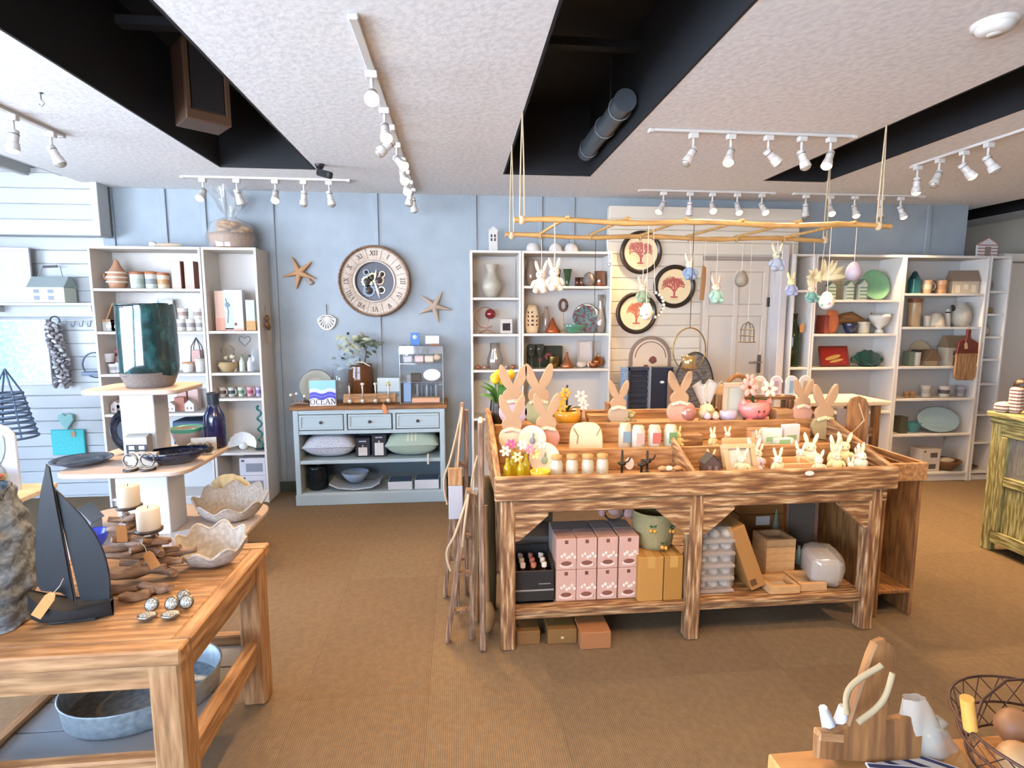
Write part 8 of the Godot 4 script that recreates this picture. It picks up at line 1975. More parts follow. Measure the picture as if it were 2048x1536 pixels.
		part(t, "printed_face", G.new().lathe([[0.018, 0.005], [0.012, 0.0085], [0, 0.0095]], 18, Transform3D(b, c), 1.3 if flat else 1.0, 1.0), grain("knobprint", noise_tex("knobprint", 103, 0.05, [[0.0, "2d2d2c"], [0.47, "4a4a46"], [0.53, "bdb8aa"], [1.0, "cbc6b8"]], 2), Vector3(9, 9, 9), 0.3))
		part(t, "stem", G.new().tube([c - b * Vector3(0, 0.008, 0), c - b * Vector3(0, [0.011, 0.011, 0.035, 0.035, 0.035, 0.035][i], 0)], 0.004, 6), mat("5f574c", 0.4, 0.7))
	# tub on the lower shelf
	t = thing("metal_tray", "galvanised oval tray with a deep rim on the lower shelf of the honey table", "tray", Vector3(-1.035, 0.2485, -1.79), 24)
	var zn := grain("zinc", noise_tex("zinc", 104, 0.02, [[0.0, "6f7a80"], [0.5, "8d979b"], [1.0, "a9b0b2"]], 4), Vector3(3, 3, 3), 0.45, 0.0, false, {"metal": 0.35})
	part(t, "pan", G.new().lathe([[0, 0], [0.2, 0], [0.207, 0.01], [0.215, 0.08, 1], [0.219, 0.083], [0.215, 0.086], [0.211, 0.083], [0.203, 0.012, 1], [0, 0.008]], 48, Transform3D(), 1.04, 0.86), zn)
	part(t, "inner_ring", G.new().lathe([[0.13, 0.0085], [0.126, 0.013], [0.118, 0.013], [0.114, 0.0085]], 44, Transform3D(), 1.04, 0.8), mat("a49c90", 0.5))

# ---------------------------------------------------------------- near counter
func counter_goods() -> void:
	var t: Node3D
	var Y := 0.8505
	t = thing("bread_board", "brown wooden bread board with a rope-looped handle in the lower right", "cutting board", Vector3(0.595, Y, -0.685))
	var bd := part(t, "board", G.new().ext([Vector2(-0.085, 0), Vector2(0.075, 0), Vector2(0.08, 0.075), Vector2(0.02, 0.06), Vector2(0.035, 0.15), Vector2(0.03, 0.168), Vector2(0.015, 0.175), Vector2(-0.0, 0.168), Vector2(-0.008, 0.15), Vector2(-0.04, 0.05), Vector2(-0.085, 0.03)], 0.016, 0.003), M["brownboardy"], Vector3(0, 0, 0), Vector3(-14, 0, -8))
	part(bd, "end_grain", bx(-0.084, 0.024, -0.0085, -0.045, 0.038, 0.0085, 0.002), M["honeyx"])
	var g := G.new()
	rope(g, [Vector3(0.016, 0.145, 0.01), Vector3(0.0, 0.105, 0.014), Vector3(-0.035, 0.075, 0.014)], 0.0042)
	rope(g, [Vector3(0.014, 0.145, -0.008), Vector3(-0.03, 0.11, -0.012), Vector3(-0.045, 0.08, 0.004)], 0.0042)
	part(t, "rope_loop", g, mat("a8926f", 0.9))
	t = thing("white_coral", "white branching coral behind the bread board", "coral", Vector3(0.549, Y, -0.705))
	part(t, "branches", G.new().tube([Vector3(0, 0, 0), Vector3(-0.004, 0.04, 0), Vector3(-0.018, 0.075, 0)], [0.012, 0.011, 0.006], 7).tube([Vector3(0.004, 0.02, 0), Vector3(0.012, 0.05, 0), Vector3(0.014, 0.075, 0)], [0.01, 0.01, 0.006], 7).tube([Vector3(0.01, 0, 0), Vector3(0.03, 0.03, 0)], [0.01, 0.007], 7), mat("d8dade", 0.6))
	t = thing("lace_bundle", "clear film bag of pale lace ribbon right of the bread board", "gift bag", Vector3(0.7, Y, -0.70))
	part(t, "film", G.new().grid(20, 10, func(u: float, v: float) -> Vector3:
		var a := u * TAU
		var r := 0.045 * (1.0 - 0.62 * v) * (1.0 + 0.12 * sin(a * 5.0 + v * 6.0))
		return Vector3(cos(a) * r - 0.03 * v, v * 0.085, sin(a) * r * 0.5)), mat("e9e2d2", 0.08, 0.0, {"alpha": 0.5}))
	part(t, "lace", G.new().ball(Vector3(-0.006, 0.028, 0), Vector3(0.034, 0.026, 0.016), 14, 9, Basis(), 0.12, 10.0), mat("c9bda4", 0.9))
	# wire basket
	t = thing("wire_basket", "wire basket with a yellow wooden grip at the lower right corner", "basket", Vector3(0.835, Y, -0.63))
	var wm := mat("5a3f34", 0.45, 0.6)
	var R := [0.1, 0.125]
	for k in 3:
		part(t, "hoop", G.new().tube(arc(Vector3(0, [0.004, 0.035, 0.07][k], 0), [0.1, 0.112, 0.125][k], 0, TAU, 36, Vector3.RIGHT, Vector3.BACK), 0.0022, 6, false, true), wm)
	for k in 24:
		for s: float in [-1.0, 1.0]:
			var a := TAU * k / 24.0
			var b := a + s * TAU / 12.0
			part(t, "mesh_wire", G.new().tube([Vector3(cos(a) * 0.1, 0.004, sin(a) * 0.1), Vector3(cos(b) * 0.125, 0.07, sin(b) * 0.125)], 0.0009, 4), wm)
	part(t, "handle_wire", G.new().tube([Vector3(-0.118, 0.07, -0.02), Vector3(-0.095, 0.105, -0.03), Vector3(-0.05, 0.125, -0.04), Vector3(0.04, 0.11, -0.06), Vector3(0.09, 0.07, -0.08)], 0.002, 6), wm)
	part(t, "grip", G.new().tube([Vector3(-0.12, 0.07, -0.02), Vector3(-0.131, 0.118, -0.02)], 0.0085, 12), mat("d9a04a", 0.5))
	var bc := t.position
	for i in 7:
		one("wooden_ball", ["tan ball at the basket's left side", "orange ball in the middle of the wire basket", "cream ball in the wire basket", "grey striped ball at the basket's front left", "brown ball at the back of the wire basket", "cream white ball at the front of the wire basket", "rust ball at the right of the wire basket"][i], "ornament", G.new().ball(Vector3(0, 0.027, 0), Vector3(0.027, 0.027, 0.027), 16, 11), mat(["b58a5c", "c98a52", "ddcfa8", "b0a9b0", "9a6a44", "ede2c8", "a85c3a"][i], 0.5), bc + Vector3([-0.06, 0.0, 0.055, -0.04, 0.0, 0.02, 0.05][i], [0.003, 0.03, 0.003, 0.003, 0.003, 0.003, 0.04][i], [0.0, 0.0, 0.0, 0.055, -0.06, 0.065, 0.03][i]), Vector3.ZERO, "balls in the wire basket")
	var st := grain("napkin", ImageTexture.create_from_image(stripes("efece6", "39385c")), Vector3(55, 55, 55), 0.8)
	for i in 2:
		one("napkin", ["navy striped napkin folded on the counter, front one", "navy striped napkin under the front one, turned"][i], "napkin", bx(-0.055, 0, -0.04, 0.055, 0.004, 0.04, 0.0015), st, Vector3([0.625, 0.65][i], Y + [0.005, 0.0][i], [-0.625, -0.655][i]), Vector3(0, [-12, -38][i], 0), "striped napkins")

# ---------------------------------------------------------------- ladders and boards beside the display table
func ladders() -> void:
	var t: Node3D
	var m: Material = M["drifty"]
	var rp := mat("b9a184", 0.9)
	for i in 2:
		t = thing("wooden_ladder", ["grey-brown wooden step ladder with rope, further one beside the display table", "grey-brown wooden step ladder with rope, nearer one beside the display table"][i], "ladder", [Vector3(-0.03, 0, -2.84), Vector3(-0.01, 0, -2.42)][i], 0, "decorative wooden ladders")
		var h: float = [1.05, 0.72][i]
		var a := [Vector3(-0.055, 0, 0.0), Vector3(0.06, 0, -0.02)]
		var b := [Vector3(0.05, h, -0.03), Vector3(0.07, h * 0.96, -0.06)]
		for k in 2:
			part(t, "rail", G.new().box((a[k] + b[k]) / 2, Vector3(0.022, a[k].distance_to(b[k]), 0.04), 0.003, Basis(Quaternion(Vector3.UP, (b[k] - a[k]).normalized()))), m)
		for k in 3:
			var f := 0.2 + 0.25 * k
			var p: Vector3 = a[0].lerp(b[0], f)
			var q: Vector3 = a[1].lerp(b[1], f)
			part(t, "rung", G.new().box((p + q) / 2, Vector3(p.distance_to(q), 0.016, 0.035), 0.002, Basis(Quaternion(Vector3.RIGHT, (q - p).normalized()))), m)
		var g := G.new()
		rope(g, [b[0] + Vector3(0, -0.02, 0.02), Vector3(-0.01, h * 0.75, 0.04), Vector3(-0.05, h * 0.62, 0.03), Vector3(-0.035, h * 0.5, 0.035)], 0.006)
		rope(g, [b[0] + Vector3(0, -0.02, 0.02), Vector3(0.03, h * 0.8, 0.05), Vector3(0.02, h * 0.66, 0.04)], 0.006)
		part(t, "rope", g, rp)
	t = thing("wooden_plank", "tall pale wooden plank leaning on the display table's left end", "plank", Vector3(0.085, 0, -2.33))
	part(t, "plank", G.new().box(Vector3(0.012, 0.52, -0.05), Vector3(0.026, 1.03, 0.05), 0.006, Basis(Vector3.RIGHT, -0.09)), M["drifty"])
	part(t, "tip", G.new().ball(Vector3(0.012, 1.035, -0.096), Vector3(0.013, 0.02, 0.025), 10, 7), M["paley"])
	t = thing("wooden_plank", "second wooden plank behind the tall pale one, darker", "plank", Vector3(0.085, 0, -2.57))
	part(t, "plank", G.new().box(Vector3(0.01, 0.46, -0.02), Vector3(0.02, 0.92, 0.045), 0.005, Basis(Vector3.BACK, -0.03)), M["brownboardy"])
	part(t, "rope", rope(G.new(), [Vector3(0, 0.85, 0.03), Vector3(-0.03, 0.7, 0.04), Vector3(0.0, 0.6, 0.03)], 0.005), rp)
	t = thing("paper_sign", "small white sign hanging between the ladders", "sign", Vector3(-0.02, 0.5, -2.66))
	part(t, "board", bx(-0.035, 0, -0.006, 0.035, 0.17, 0.006, 0.002), mat("b4b6bd", 0.6))
	part(t, "cap", bx(-0.035, 0.17, -0.007, 0.035, 0.26, 0.007, 0.003), M["honeyy"])
	part(t, "post", bx(-0.014, -0.5, -0.02, 0.014, 0.17, -0.008, 0.003), m)
	t = thing("wooden_spoon", "large turned wooden scoop standing on the floor behind the planks", "scoop", Vector3(0.125, 0, -2.47))
	part(t, "bowl", G.new().ball(Vector3(0, 0.085, 0), Vector3(0.035, 0.083, 0.03), 14, 10), mat("b08a5e", 0.6))
	part(t, "stem", G.new().tube([Vector3(0, 0.15, 0), Vector3(-0.005, 0.62, -0.03)], [0.013, 0.011], 8), mat("9a7750", 0.6))
	t = thing("wicker_cone", "grey wicker cone standing behind the planks at the table's corner", "basket", Vector3(0.13, 0, -2.7))
	part(t, "cone", G.new().lathe([[0, 0], [0.05, 0], [0.055, 0.2], [0.045, 0.6], [0.02, 0.7], [0, 0.7]], 16), grain("wicker", TX["straw"], Vector3(6, 30, 6), 0.9, 0.0, false, {"tint": "9a948c"}))

# ---------------------------------------------------------------- hanging rack
func hung(label: String, px: Vector3, s: float, fur: String, coat: String, turn := 0.0) -> void:
	plush(label, px, s, fur, coat, turn, "soft bunnies hanging from the bamboo rack", 1.985 - px.y)

func rack() -> void:
	var t: Node3D
	t = thing("bamboo_rack", "bamboo pole rack hung on ropes above the display table", "rack", Vector3(1.31, 1.98, -3.12))
	var bam := grain("bamboo", noise_tex("bamboo", 111, 0.01, [[0.0, "9a7444"], [0.5, "b58f58"], [1.0, "caa66c"]], 3), Vector3(1, 7, 7), 0.5)
	for k in 2:
		var z: float = [0.27, -0.27][k]
		var p := []
		var r := []
		for i in 33:
			p.append(Vector3(-1.02 + 2.04 * i / 32.0, 0.006 * sin(i * 0.5 + k), z))
			r.append(0.0165 if i % 6 == 3 else 0.0135)
		part(t, "pole", G.new().tube(p, r, 10), bam)
	for i in 6:
		var x := -0.78 + 0.31 * i
		part(t, "rung", G.new().tube([Vector3(x - 0.03, 0.012, -0.3), Vector3(x + 0.03, 0.015, 0.3)], 0.0085, 8), bam)
		part(t, "lashing", G.new().tube(arc(Vector3(x - 0.027, 0, -0.27), 0.018, 0, TAU, 12, Vector3.UP, Vector3.BACK), 0.005, 6, false, true), mat("b59a72", 0.9))
	for q: Array in [[-0.98, 0.27], [-0.98, -0.27], [0.95, 0.27], [1.02, -0.27]]:
		var g := G.new()
		for s: float in [-1.0, 1.0]:
			rope(g, [Vector3(q[0] + s * 0.012, -0.01, q[1]), Vector3(q[0] + s * 0.008, 0.26, q[1]), Vector3(q[0], 0.519, q[1])], 0.004)
		part(t, "rope", g, mat("cdbb9c", 0.9))
		part(t, "knot", G.new().ball(Vector3(q[0], 0.0, q[1]), Vector3(0.02, 0.024, 0.02), 9, 7), mat("cdbb9c", 0.9))
	hung("white bunny hanging at the rack's left, nearer to the vases", Vector3(0.51, 1.634, -3.39), 0.16, "e6dcd0", "e2d6c8", -20)
	hung("white bunny hanging at the rack's left, right of its twin", Vector3(0.496, 1.625, -2.85), 0.135, "eae0d6", "e6dad0", 15)
	hung("bunny in a green coat hanging before the lowest coral print", Vector3(1.146, 1.58, -3.39), 0.13, "e3cfb4", "97ac90", 10)
	hung("bunny in a blue star coat hanging before the middle coral print", Vector3(1.445, 1.724, -3.39), 0.13, "ece4c6", "8aa3c4", 0)
	hung("bunny in a mint dress hanging before the door", Vector3(1.621, 1.578, -3.39), 0.14, "e9c9b2", "a5d0c0", 12)
	hung("bunny in a blue-grey coat hanging beside the door post", Vector3(2.015, 1.78, -3.39), 0.14, "d8d2b4", "a9b2c4", -10)
	hung("yellow bunny in a blue skirt hanging at the door post", Vector3(2.119, 1.627, -3.39), 0.12, "e6dca8", "a4aed0", 8)
	hung("bunny in a teal coat hanging at the right bookcase", Vector3(2.261, 1.583, -3.39), 0.12, "e6d2b4", "7fb0a8", 0)
	for i in 4:
		t = thing("hanging_egg", ["smooth grey egg hanging before the door", "white speckled egg hanging at the right bookcase", "lilac egg hanging before the top right shelf", "white pastel egg hanging before the lowest coral print"][i], "egg", [Vector3(1.788, 1.682, -3.39), Vector3(1.992, 1.535, -2.85), Vector3(2.137, 1.691, -2.85), Vector3(0.988, 1.479, -2.85)][i], 0, "eggs hanging from the rack")
		var s: float = [0.107, 0.1, 0.105, 0.092][i]
		part(t, "egg", G.new().lathe([[0, 0], [0.15 * s, 0.02 * s], [0.33 * s, 0.16 * s], [0.39 * s, 0.38 * s], [0.33 * s, 0.65 * s], [0.18 * s, 0.9 * s], [0, s]], 20), mat(["8c8474", "e3e0d6", "a9a0ae", "e2d8cc"][i], 0.5))
		part(t, "string", G.new().tube([Vector3(0, s, 0), Vector3(0, 1.985 - t.position.y, 0)], 0.0018, 5), mat("d9cfc0", 0.8))
		if i == 1 or i == 3:
			for k in 7:
				var a := k * 0.9 - 1.2
				part(t, "painted_spot", G.new().ball(Vector3(sin(a) * 0.36 * s, (0.25 + 0.07 * k) * s, cos(a) * 0.36 * s), Vector3(0.008, 0.008, 0.008), 7, 5), mat(["7fae90", "d99ab0", "c9b46a"][k % 3], 0.6))
	t = thing("twig_wreath", "little twig wreath with white buds around the pastel egg", "wreath", Vector3(1.016, 1.558, -2.86))
	part(t, "twigs", G.new().tube(arc(Vector3.ZERO, 0.065, -1.3, 1.4, 16), 0.004, 6), mat("4a3a2c", 0.8))
	for k in 9:
		part(t, "bud", G.new().ball(Vector3(cos(-1.2 + 0.3 * k) * 0.068, sin(-1.2 + 0.3 * k) * 0.068, 0.004), Vector3(0.008, 0.008, 0.008), 7, 5), mat("e8e2d6", 0.7))
	part(t, "string", G.new().tube([Vector3(0.02, 0.06, 0), Vector3(0, 1.985 - t.position.y, 0)], 0.0015, 5), mat("d9cfc0", 0.8))
	t = thing("hanging_hoop", "thin gold hoop with a gilt tealight cup hanging before the shutter panel", "candle holder", Vector3(1.231, 1.218, -2.85))
	part(t, "hoop", G.new().tube(arc(Vector3(0, 0.105, 0), 0.1, 0, TAU, 36, Vector3(0.9, 0, 0), Vector3(0, 1.15, 0)), 0.0035, 6, false, true), mat("8a6f3c", 0.35, 0.8))
	part(t, "cup", G.new().lathe([[0, 0.005], [0.034, 0.005], [0.04, 0.07], [0.036, 0.07], [0.03, 0.012], [0, 0.012]], 18), mat("b9a070", 0.2, 0.7))
	part(t, "wire", G.new().tube([Vector3(0, 0.22, 0), Vector3(0, 1.985 - t.position.y, 0)], 0.002, 5), mat("3a342e", 0.5, 0.5))
	t = thing("bird_cage", "small wire bird cage hanging before the door", "bird cage", Vector3(1.846, 1.334, -3.39))
	var cw := mat("6e5f45", 0.5, 0.5)
	var cg := G.new()
	for k in 8:
		var d := Vector3(cos(TAU * k / 8), 0, sin(TAU * k / 8))
		cg.tube([d * 0.042, d * 0.042 + Vector3(0, 0.08, 0), d * 0.03 + Vector3(0, 0.11, 0), Vector3(0, 0.13, 0)], 0.002, 5)
	part(t, "bars", cg, cw)
	for y: float in [0.002, 0.04, 0.08]:
		part(t, "hoop", G.new().tube(arc(Vector3(0, y, 0), 0.043 if y > 0.01 else 0.05, 0, TAU, 20, Vector3.RIGHT, Vector3.BACK), 0.003, 5, false, true), cw)
	part(t, "floor", G.new().lathe([[0, -0.002], [0.05, -0.002], [0.05, 0.003], [0, 0.003]], 18), cw)
	part(t, "string", G.new().tube([Vector3(0, 0.13, 0), Vector3(0, 1.985 - t.position.y, 0)], 0.0015, 5), mat("e3dacb", 0.8))
	t = thing("wooden_oar", "slim brown wooden oar hanging before the door's edge", "ornament", Vector3(1.535, 1.6, -3.39))
	part(t, "blade", G.new().ext([Vector2(-0.016, 0), Vector2(0.01, 0), Vector2(0.018, 0.12), Vector2(0.016, 0.2), Vector2(0.0, 0.215), Vector2(-0.006, 0.2), Vector2(-0.012, 0.1)], 0.014, 0.003), mat("8a6238", 0.6))
	part(t, "cord", G.new().tube([Vector3(0.004, 0.21, 0), Vector3(0.01, 1.985 - t.position.y, 0)], 0.002, 5), mat("d3bfa4", 0.8))
	t = thing("ivory_leaves", "ivory carved leaf spray hanging at the right end of the rack", "ornament", Vector3(2.315, 1.729, -3.39))
	var lf := mat("d9cda2", 0.6, 0.0, {"back": 0.2})
	for k in 12:
		var a := 0.1 + 0.12 * k
		part(t, "leaf", leaf(G.new(), Vector3(-0.02 + 0.002 * k, 0.0, 0.01 * sin(k)), Vector3(0.17 * cos(a), 0.15 * sin(a) - 0.01, 0.05 * sin(k * 1.7)), 0.034, Vector3(0, 0.2, 1), 0.12), lf)
	for k in 8:
		part(t, "petal", leaf(G.new(), Vector3(-0.05, 0.02, 0), Vector3(-0.05 + 0.06 * cos(k * 0.8), 0.02 + 0.06 * sin(k * 0.8), 0.02), 0.03, Vector3(0, 0, 1), 0.2), lf)
	part(t, "string", G.new().tube([Vector3(0, 0.02, 0), Vector3(0.02, 1.985 - t.position.y, 0)], 0.002, 5), mat("d9cfc0", 0.8))
	t = thing("wire_tealight", "tiny copper tealight on a long thin wire before the wide bookcase", "candle holder", Vector3(0.845, 1.179, -3.39))
	part(t, "dish", G.new().lathe([[0, 0], [0.026, 0], [0.03, 0.035], [0.027, 0.035], [0.02, 0.005], [0, 0.005]], 16), mat("7a4a32", 0.3, 0.7))
	part(t, "wire", G.new().tube([Vector3(0, 0.03, 0), Vector3(0, 1.985 - t.position.y, 0)], 0.002, 5), mat("4a4038", 0.5, 0.5))
	t = thing("glass_drop", "white ribbon with a clear glass drop left of the coral prints", "ornament", Vector3(0.934, 1.802, -3.39))
	part(t, "drop", G.new().ball(Vector3(0, 0.012, 0), Vector3(0.012, 0.016, 0.012), 10, 7), mat("c9d0d8", 0.05, 0.3))
	part(t, "ribbon", G.new().tube([Vector3(0, 0.025, 0), Vector3(-0.02, 1.985 - t.position.y, 0)], 0.004, 5), mat("efeae4", 0.7))

# ---------------------------------------------------------------- left wall and ceiling fittings
func left_wall() -> void:
	var t: Node3D
	var wz := -4.76
	var wh := mat("e4e8ea", 0.5)
	t = thing("wall_ledge", "narrow white ledge on the clapboard at the left edge", "shelf", Vector3(-3.17, 1.601, -4.7))
	part(t, "board", bx(-0.55, -0.02, -0.078, 0.42, 0, 0.06, 0.003), wh)
	for x: float in [-0.4, 0.3]:
		part(t, "bracket", bx(-0.01, -0.07, -0.078, 0.01, -0.02, 0.02, 0.002), wh, Vector3(x, 0, 0))
	t = house("house_lantern", "white house lantern with grey roof and carrying handle on the ledge", [Vector3(-3.128, 1.601, -4.68), 0.296, 0.192][0] * Vector3(1, 0, 1) + Vector3(0, t.position.y + 0.001, 0), 0.27, 0.2, 0.14, "d9dccb", "9aa6a4", {"eave": 0.6, "category": "lantern", "windows": [[-0.28, 0.1, 0.16, 0.16], [0.12, 0.1, 0.16, 0.16], [-0.28, 0.36, 0.16, 0.14], [0.12, 0.36, 0.16, 0.14]], "pane": "6d7886"})
	part(t, "handle", G.new().tube([Vector3(-0.1, 0.19, 0), Vector3(-0.06, 0.27, 0), Vector3(0.07, 0.28, 0), Vector3(0.08, 0.2, 0)], 0.004, 6), mat("8a8f94", 0.4, 0.5))
	part(t, "grip", G.new().tube([Vector3(-0.05, 0.275, 0), Vector3(0.05, 0.28, 0)], 0.009, 8), mat("4f444c", 0.5))
	frame_rect("pale mosaic seashell picture at the left edge, standing on the ledge", Vector3(-3.46, 1.601 + 0.001, -4.7), 0.36, 0.42, mat("d6d2dc", 0.5), grain("mosaic", noise_tex("mosaic", 121, 0.05, [[0.0, "9aa8ba"], [0.5, "c9d3de"], [1.0, "eef2f5"]], 3, FastNoiseLite.TYPE_CELLULAR), Vector3(6, 6, 6), 0.5), {"bar": 0.025})
	frame_rect("sea-green glass panel with a white frame on the clapboard", Vector3(-3.473, 0.953, -4.745), 0.47, 0.52, wh, grain("seaglass", noise_tex("seaglass", 122, 0.012, [[0.0, "8fd0dc"], [0.5, "a8dbe6"], [1.0, "d3eef0"]], 3), Vector3(3, 3, 3), 0.25), {"bar": 0.018, "called": "glass_picture"})
	t = thing("shell_garland", "long garland of grey shells hanging by the glass panel", "garland", Vector3(-3.141, 0.922, -4.69))
	var sh := G.new().ball(Vector3.ZERO, Vector3(0.024, 0.014, 0.014), 8, 6, Basis(), 0.2).mesh()
	for k in 110:
		var y := 0.02 + 0.0046 * k
		var a := k * 2.4
		part(t, "shell", sh, mat(["8f8a8c", "b4b0b2", "6a666c", "d4d2d4"][k % 4], 0.6), Vector3(cos(a) * 0.04 + 0.02 * sin(k * 0.05), y, sin(a) * 0.04), Vector3(40 * sin(k * 1.3), k * 77, 50 * cos(k * 2.1)))
	part(t, "loop", G.new().tube(arc(Vector3(0, 0.54, 0), 0.035, -0.4, PI + 0.4, 12), 0.006, 6), mat("2f2c3a", 0.5))
	t = thing("hook_bar", "silver wire hook bar above the shell garland", "hook rail", Vector3(-2.988, 1.468, -4.73))
	part(t, "bar", G.new().tube([Vector3(-0.2, 0, 0), Vector3(0.14, 0, 0)], 0.006, 6), mat("b9c4ce", 0.3, 0.7))
	for k in 5:
		part(t, "hook", G.new().tube([Vector3(-0.15 + 0.06 * k, 0, 0), Vector3(-0.15 + 0.06 * k, -0.05, 0.02), Vector3(-0.15 + 0.06 * k, -0.05, 0.045), Vector3(-0.15 + 0.06 * k, -0.02, 0.05)], 0.004, 6), mat("b9c4ce", 0.3, 0.7))
	t = thing("half_hoop_shelf", "dark round wire hoop with a tray against the left bookcase", "wall shelf", Vector3(-2.888, 1.04, -4.72))
	part(t, "hoop", G.new().tube(arc(Vector3(0, 0.07, 0), 0.1, 0, TAU, 28), 0.006, 6, false, true), mat("4a5468", 0.4, 0.4))
	part(t, "tray", bx(-0.09, -0.01, -0.03, 0.09, 0.02, 0.05, 0.006), mat("6d7d94", 0.5))
	t = thing("turquoise_board", "turquoise chopping board with a heart handle hanging on the clapboard", "chopping board", Vector3(-3.169, 0.374, -4.75))
	part(t, "board", bx(-0.125, 0, -0.01, 0.125, 0.21, 0.01, 0.004), grain("turq", noise_tex("turq", 123, 0.03, [[0.0, "2fa8ae"], [1.0, "52c4c4"]], 3), Vector3(4, 4, 4), 0.5))
	part(t, "heart_handle", G.new().ext([Vector2(0, 0.2), Vector2(0.06, 0.29), Vector2(0.055, 0.33), Vector2(0.025, 0.345), Vector2(0, 0.325), Vector2(-0.025, 0.345), Vector2(-0.055, 0.33), Vector2(-0.06, 0.29)], 0.022, 0.006), mat("8cc4c0", 0.4))
	price_tag(t, Vector3(0.05, 0.15, 0.016), 0.035, 0.05, "b59a7a")
	t = thing("wire_spiral_basket", "blue-grey ringed wire basket hanging at the left edge", "basket", Vector3(-3.249, 0.623, -4.3))
	for k in 9:
		part(t, "ring", G.new().tube(arc(Vector3(0, 0.04 * k, 0), 0.15 - 0.008 * k, 0, TAU, 28, Vector3.RIGHT, Vector3.BACK), 0.009, 6, false, true), mat("64748c", 0.5, 0.2))
	for k in 4:
		var d := Vector3(cos(k * PI / 2 + 0.6), 0, sin(k * PI / 2 + 0.6))
		part(t, "upright", G.new().tube([d * 0.15, d * 0.086 + Vector3(0, 0.32, 0), Vector3(0, 0.5, 0)], 0.006, 6), mat("64748c", 0.5, 0.2))
	t = thing("bunny_plaque", "arched white plaque with a raised grey bunny at the left edge", "plaque", Vector3(-2.66, 0.501, -3.35), 12)
	var ap := []
	for k in 13:
		ap.append(Vector2(cos(PI * k / 12.0) * 0.13, 0.3 + sin(PI * k / 12.0) * 0.1))
	ap.append_array([Vector2(-0.13, 0), Vector2(0.13, 0)])
	part(t, "board", G.new().ext(ap, 0.02, 0.004), mat("d3dcea", 0.5))
	var bo := []
	for p: Vector2 in bunny_outline():
		bo.append(Vector2(p.x * 0.2, 0.06 + p.y * 0.27))
	part(t, "bunny", G.new().ext(bo, 0.008, 0.002), mat("a9aeb0", 0.6), Vector3(0.02, 0, 0.013))
	t = thing("flower_basket", "white wicker basket of dried red flowers at the left edge", "basket", Vector3(-2.6, 0.501, -3.2))
	part(t, "basket", G.new().lathe([[0, 0], [0.075, 0], [0.1, 0.11], [0.105, 0.12], [0.095, 0.115], [0.07, 0.01], [0, 0.01]], 24), grain("wickerw", TX["straw"] if TX.has("straw") else TX["pale"], Vector3(6, 26, 6), 0.85, 0.0, false, {"tint": "ffffff"}))
	for k in 12:
		var a := k * 2.4
		part(t, "dried_flower", G.new().ball(Vector3(cos(a) * 0.07 * fmod(k * 0.37, 1.0), 0.13 + 0.015 * sin(k), sin(a) * 0.07 * fmod(k * 0.37, 1.0)), Vector3(0.028, 0.022, 0.028), 8, 6, Basis(), 0.25), mat(["8f3a44", "a85a5c", "6b4a44", "c08a84"][k % 4], 0.8))
	t = house("bird_house", "grey gabled bird house with a round hole right of the small table", Vector3(-2.087, 0.251, -3.2), 0.12, 0.19, 0.1, "9aa3aa", "7c868e", {"gable": true, "category": "bird house"})
	part(t, "hole", G.new().ball(Vector3(0, 0.1, 0.05), Vector3(0.02, 0.02, 0.004), 12, 8), mat("2a2c30", 0.6))
	part(t, "perch", G.new().tube([Vector3(0, 0.06, 0.05), Vector3(0, 0.055, 0.1)], 0.006, 6), mat("7c6a5c", 0.7))
	t = turned("cobalt_dish", "cobalt blue and white dish on the lowest tier behind the candles", "dish", Vector3(-1.98, 0.251, -3.08), 0.15, 0.09, BOWL, mat("2738b0", 0.2))
	turned("green_jar", "pale green ribbed jar standing on the carpet behind the sailboat", "jar", Vector3(-1.95, 0.001, -2.6), 0.16, 0.24, [[0, 0], [0.8, 0], [1, 0.12], [0.95, 0.3], [1, 0.5], [0.85, 0.75], [0.5, 0.85], [0.3, 1], [0, 1]], mat("a9c9a6", 0.3))

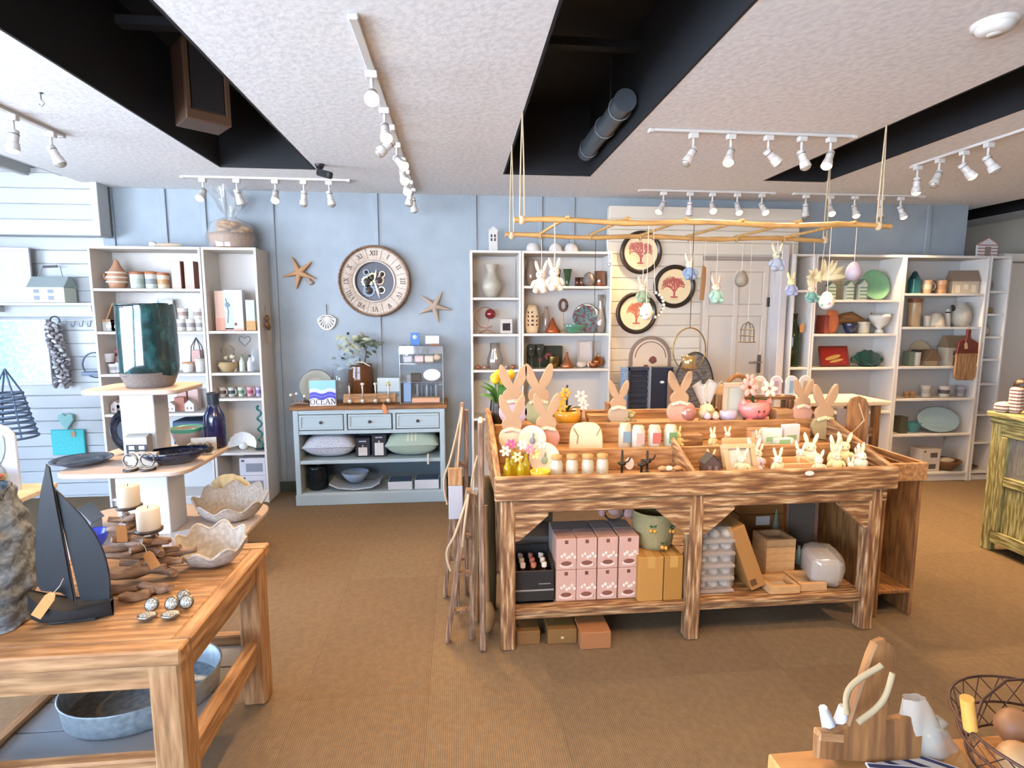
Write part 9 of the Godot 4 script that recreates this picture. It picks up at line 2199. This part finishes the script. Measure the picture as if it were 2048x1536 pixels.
func ceiling_goods() -> void:
	var t: Node3D
	var g: G
	t = thing("loudspeaker", "brown wooden loudspeaker box hanging in the left ceiling slot", "loudspeaker", Vector3(-1.36, 2.52, -3.3), 40)
	part(t, "cabinet", bx(-0.11, 0, -0.1, 0.11, 0.4, 0.09, 0.004), mat("4a3122", 0.55))
	part(t, "grille", bx(-0.08, 0.06, 0.09, 0.08, 0.36, 0.096, 0.002), mat("1d1714", 0.85))
	part(t, "frame", addb(addb(bx(-0.11, 0, 0.09, 0.11, 0.05, 0.105, 0.003), -0.11, 0.05, 0.09, -0.085, 0.4, 0.105, 0.003), 0.085, 0.05, 0.09, 0.11, 0.4, 0.105, 0.003), mat("5d412c", 0.5))
	part(t, "bracket", bx(-0.02, 0.4, -0.02, 0.02, 0.48, 0.02), mat("222222", 0.5))
	t = thing("foil_duct", "grey wrapped air duct lying in the middle ceiling slot", "duct", Vector3(0.88, 2.6, -3.35))
	part(t, "duct", G.new().tube([Vector3(0, 0, -0.5), Vector3(0, 0.01, -0.2), Vector3(0, 0, 0.1), Vector3(0, 0.01, 0.4)], [0.055, 0.06, 0.057, 0.06], 16), mat("5a6168", 0.4, 0.3))
	for z: float in [-0.4, 0.0, 0.3]:
		part(t, "strap", G.new().tube(arc(Vector3(0, 0.004, z), 0.062, 0, TAU, 18), 0.004, 5, false, true), mat("7c8286", 0.4))
	part(t, "hanger", G.new().tube([Vector3(0, 0.05, 0.1), Vector3(0, 0.38, 0.1)], 0.005, 6), mat("333333", 0.5))
	t = thing("smoke_detector", "white round smoke detector on the ceiling at the upper right", "smoke detector", Vector3(1.85, 2.5, -1.865))
	part(t, "base", G.new().lathe([[0, -0.014], [0.066, -0.014], [0.07, 0]], 36), mat("e6e2dc", 0.4))
	part(t, "cover", G.new().lathe([[0, -0.038], [0.035, -0.037], [0.05, -0.03], [0.057, -0.016], [0.057, -0.014]], 36), mat("e9e6e0", 0.4))
	part(t, "button", G.new().lathe([[0, -0.042], [0.02, -0.0415], [0.022, -0.037]], 20), mat("d5d1ca", 0.4))
	t = thing("security_camera", "small black security camera on the ceiling by the left slot", "camera", Vector3(-0.9, 2.5, -3.93), -35)
	part(t, "mount", G.new().lathe([[0, -0.03], [0.02, -0.03], [0.032, -0.004], [0.032, 0]], 18), mat("1b1b1d", 0.4))
	part(t, "arm", G.new().tube([Vector3(0, -0.02, 0), Vector3(0.02, -0.055, 0.01)], 0.009, 8), mat("1b1b1d", 0.4))
	part(t, "body", G.new().box(Vector3(0.055, -0.07, 0.01), Vector3(0.12, 0.045, 0.05), 0.01, Basis(Vector3.BACK, -0.3)), mat("202124", 0.35))
	t = thing("ceiling_hook", "small metal S-hook on the ceiling at the upper left", "hook", Vector3(-1.86, 2.5, -2.83))
	part(t, "hook", G.new().tube([Vector3(0, 0, 0), Vector3(0, -0.03, 0), Vector3(0.012, -0.045, 0), Vector3(-0.002, -0.06, 0), Vector3(-0.012, -0.05, 0)], 0.003, 6), mat("9aa0a8", 0.3, 0.8))
	part(t, "plate", G.new().lathe([[0, -0.003], [0.01, -0.003], [0.01, 0]], 12), mat("9aa0a8", 0.3, 0.8))

func _ready() -> void:
	setup()
	room()
	lights()
	furniture()
	left_shelves()
	stand_goods()
	console_goods()
	mid_shelves()
	boards_goods()
	right_shelves()
	table_goods()
	under_table()
	front_table()
	counter_goods()
	ladders()
	rack()
	left_wall()
	ceiling_goods()
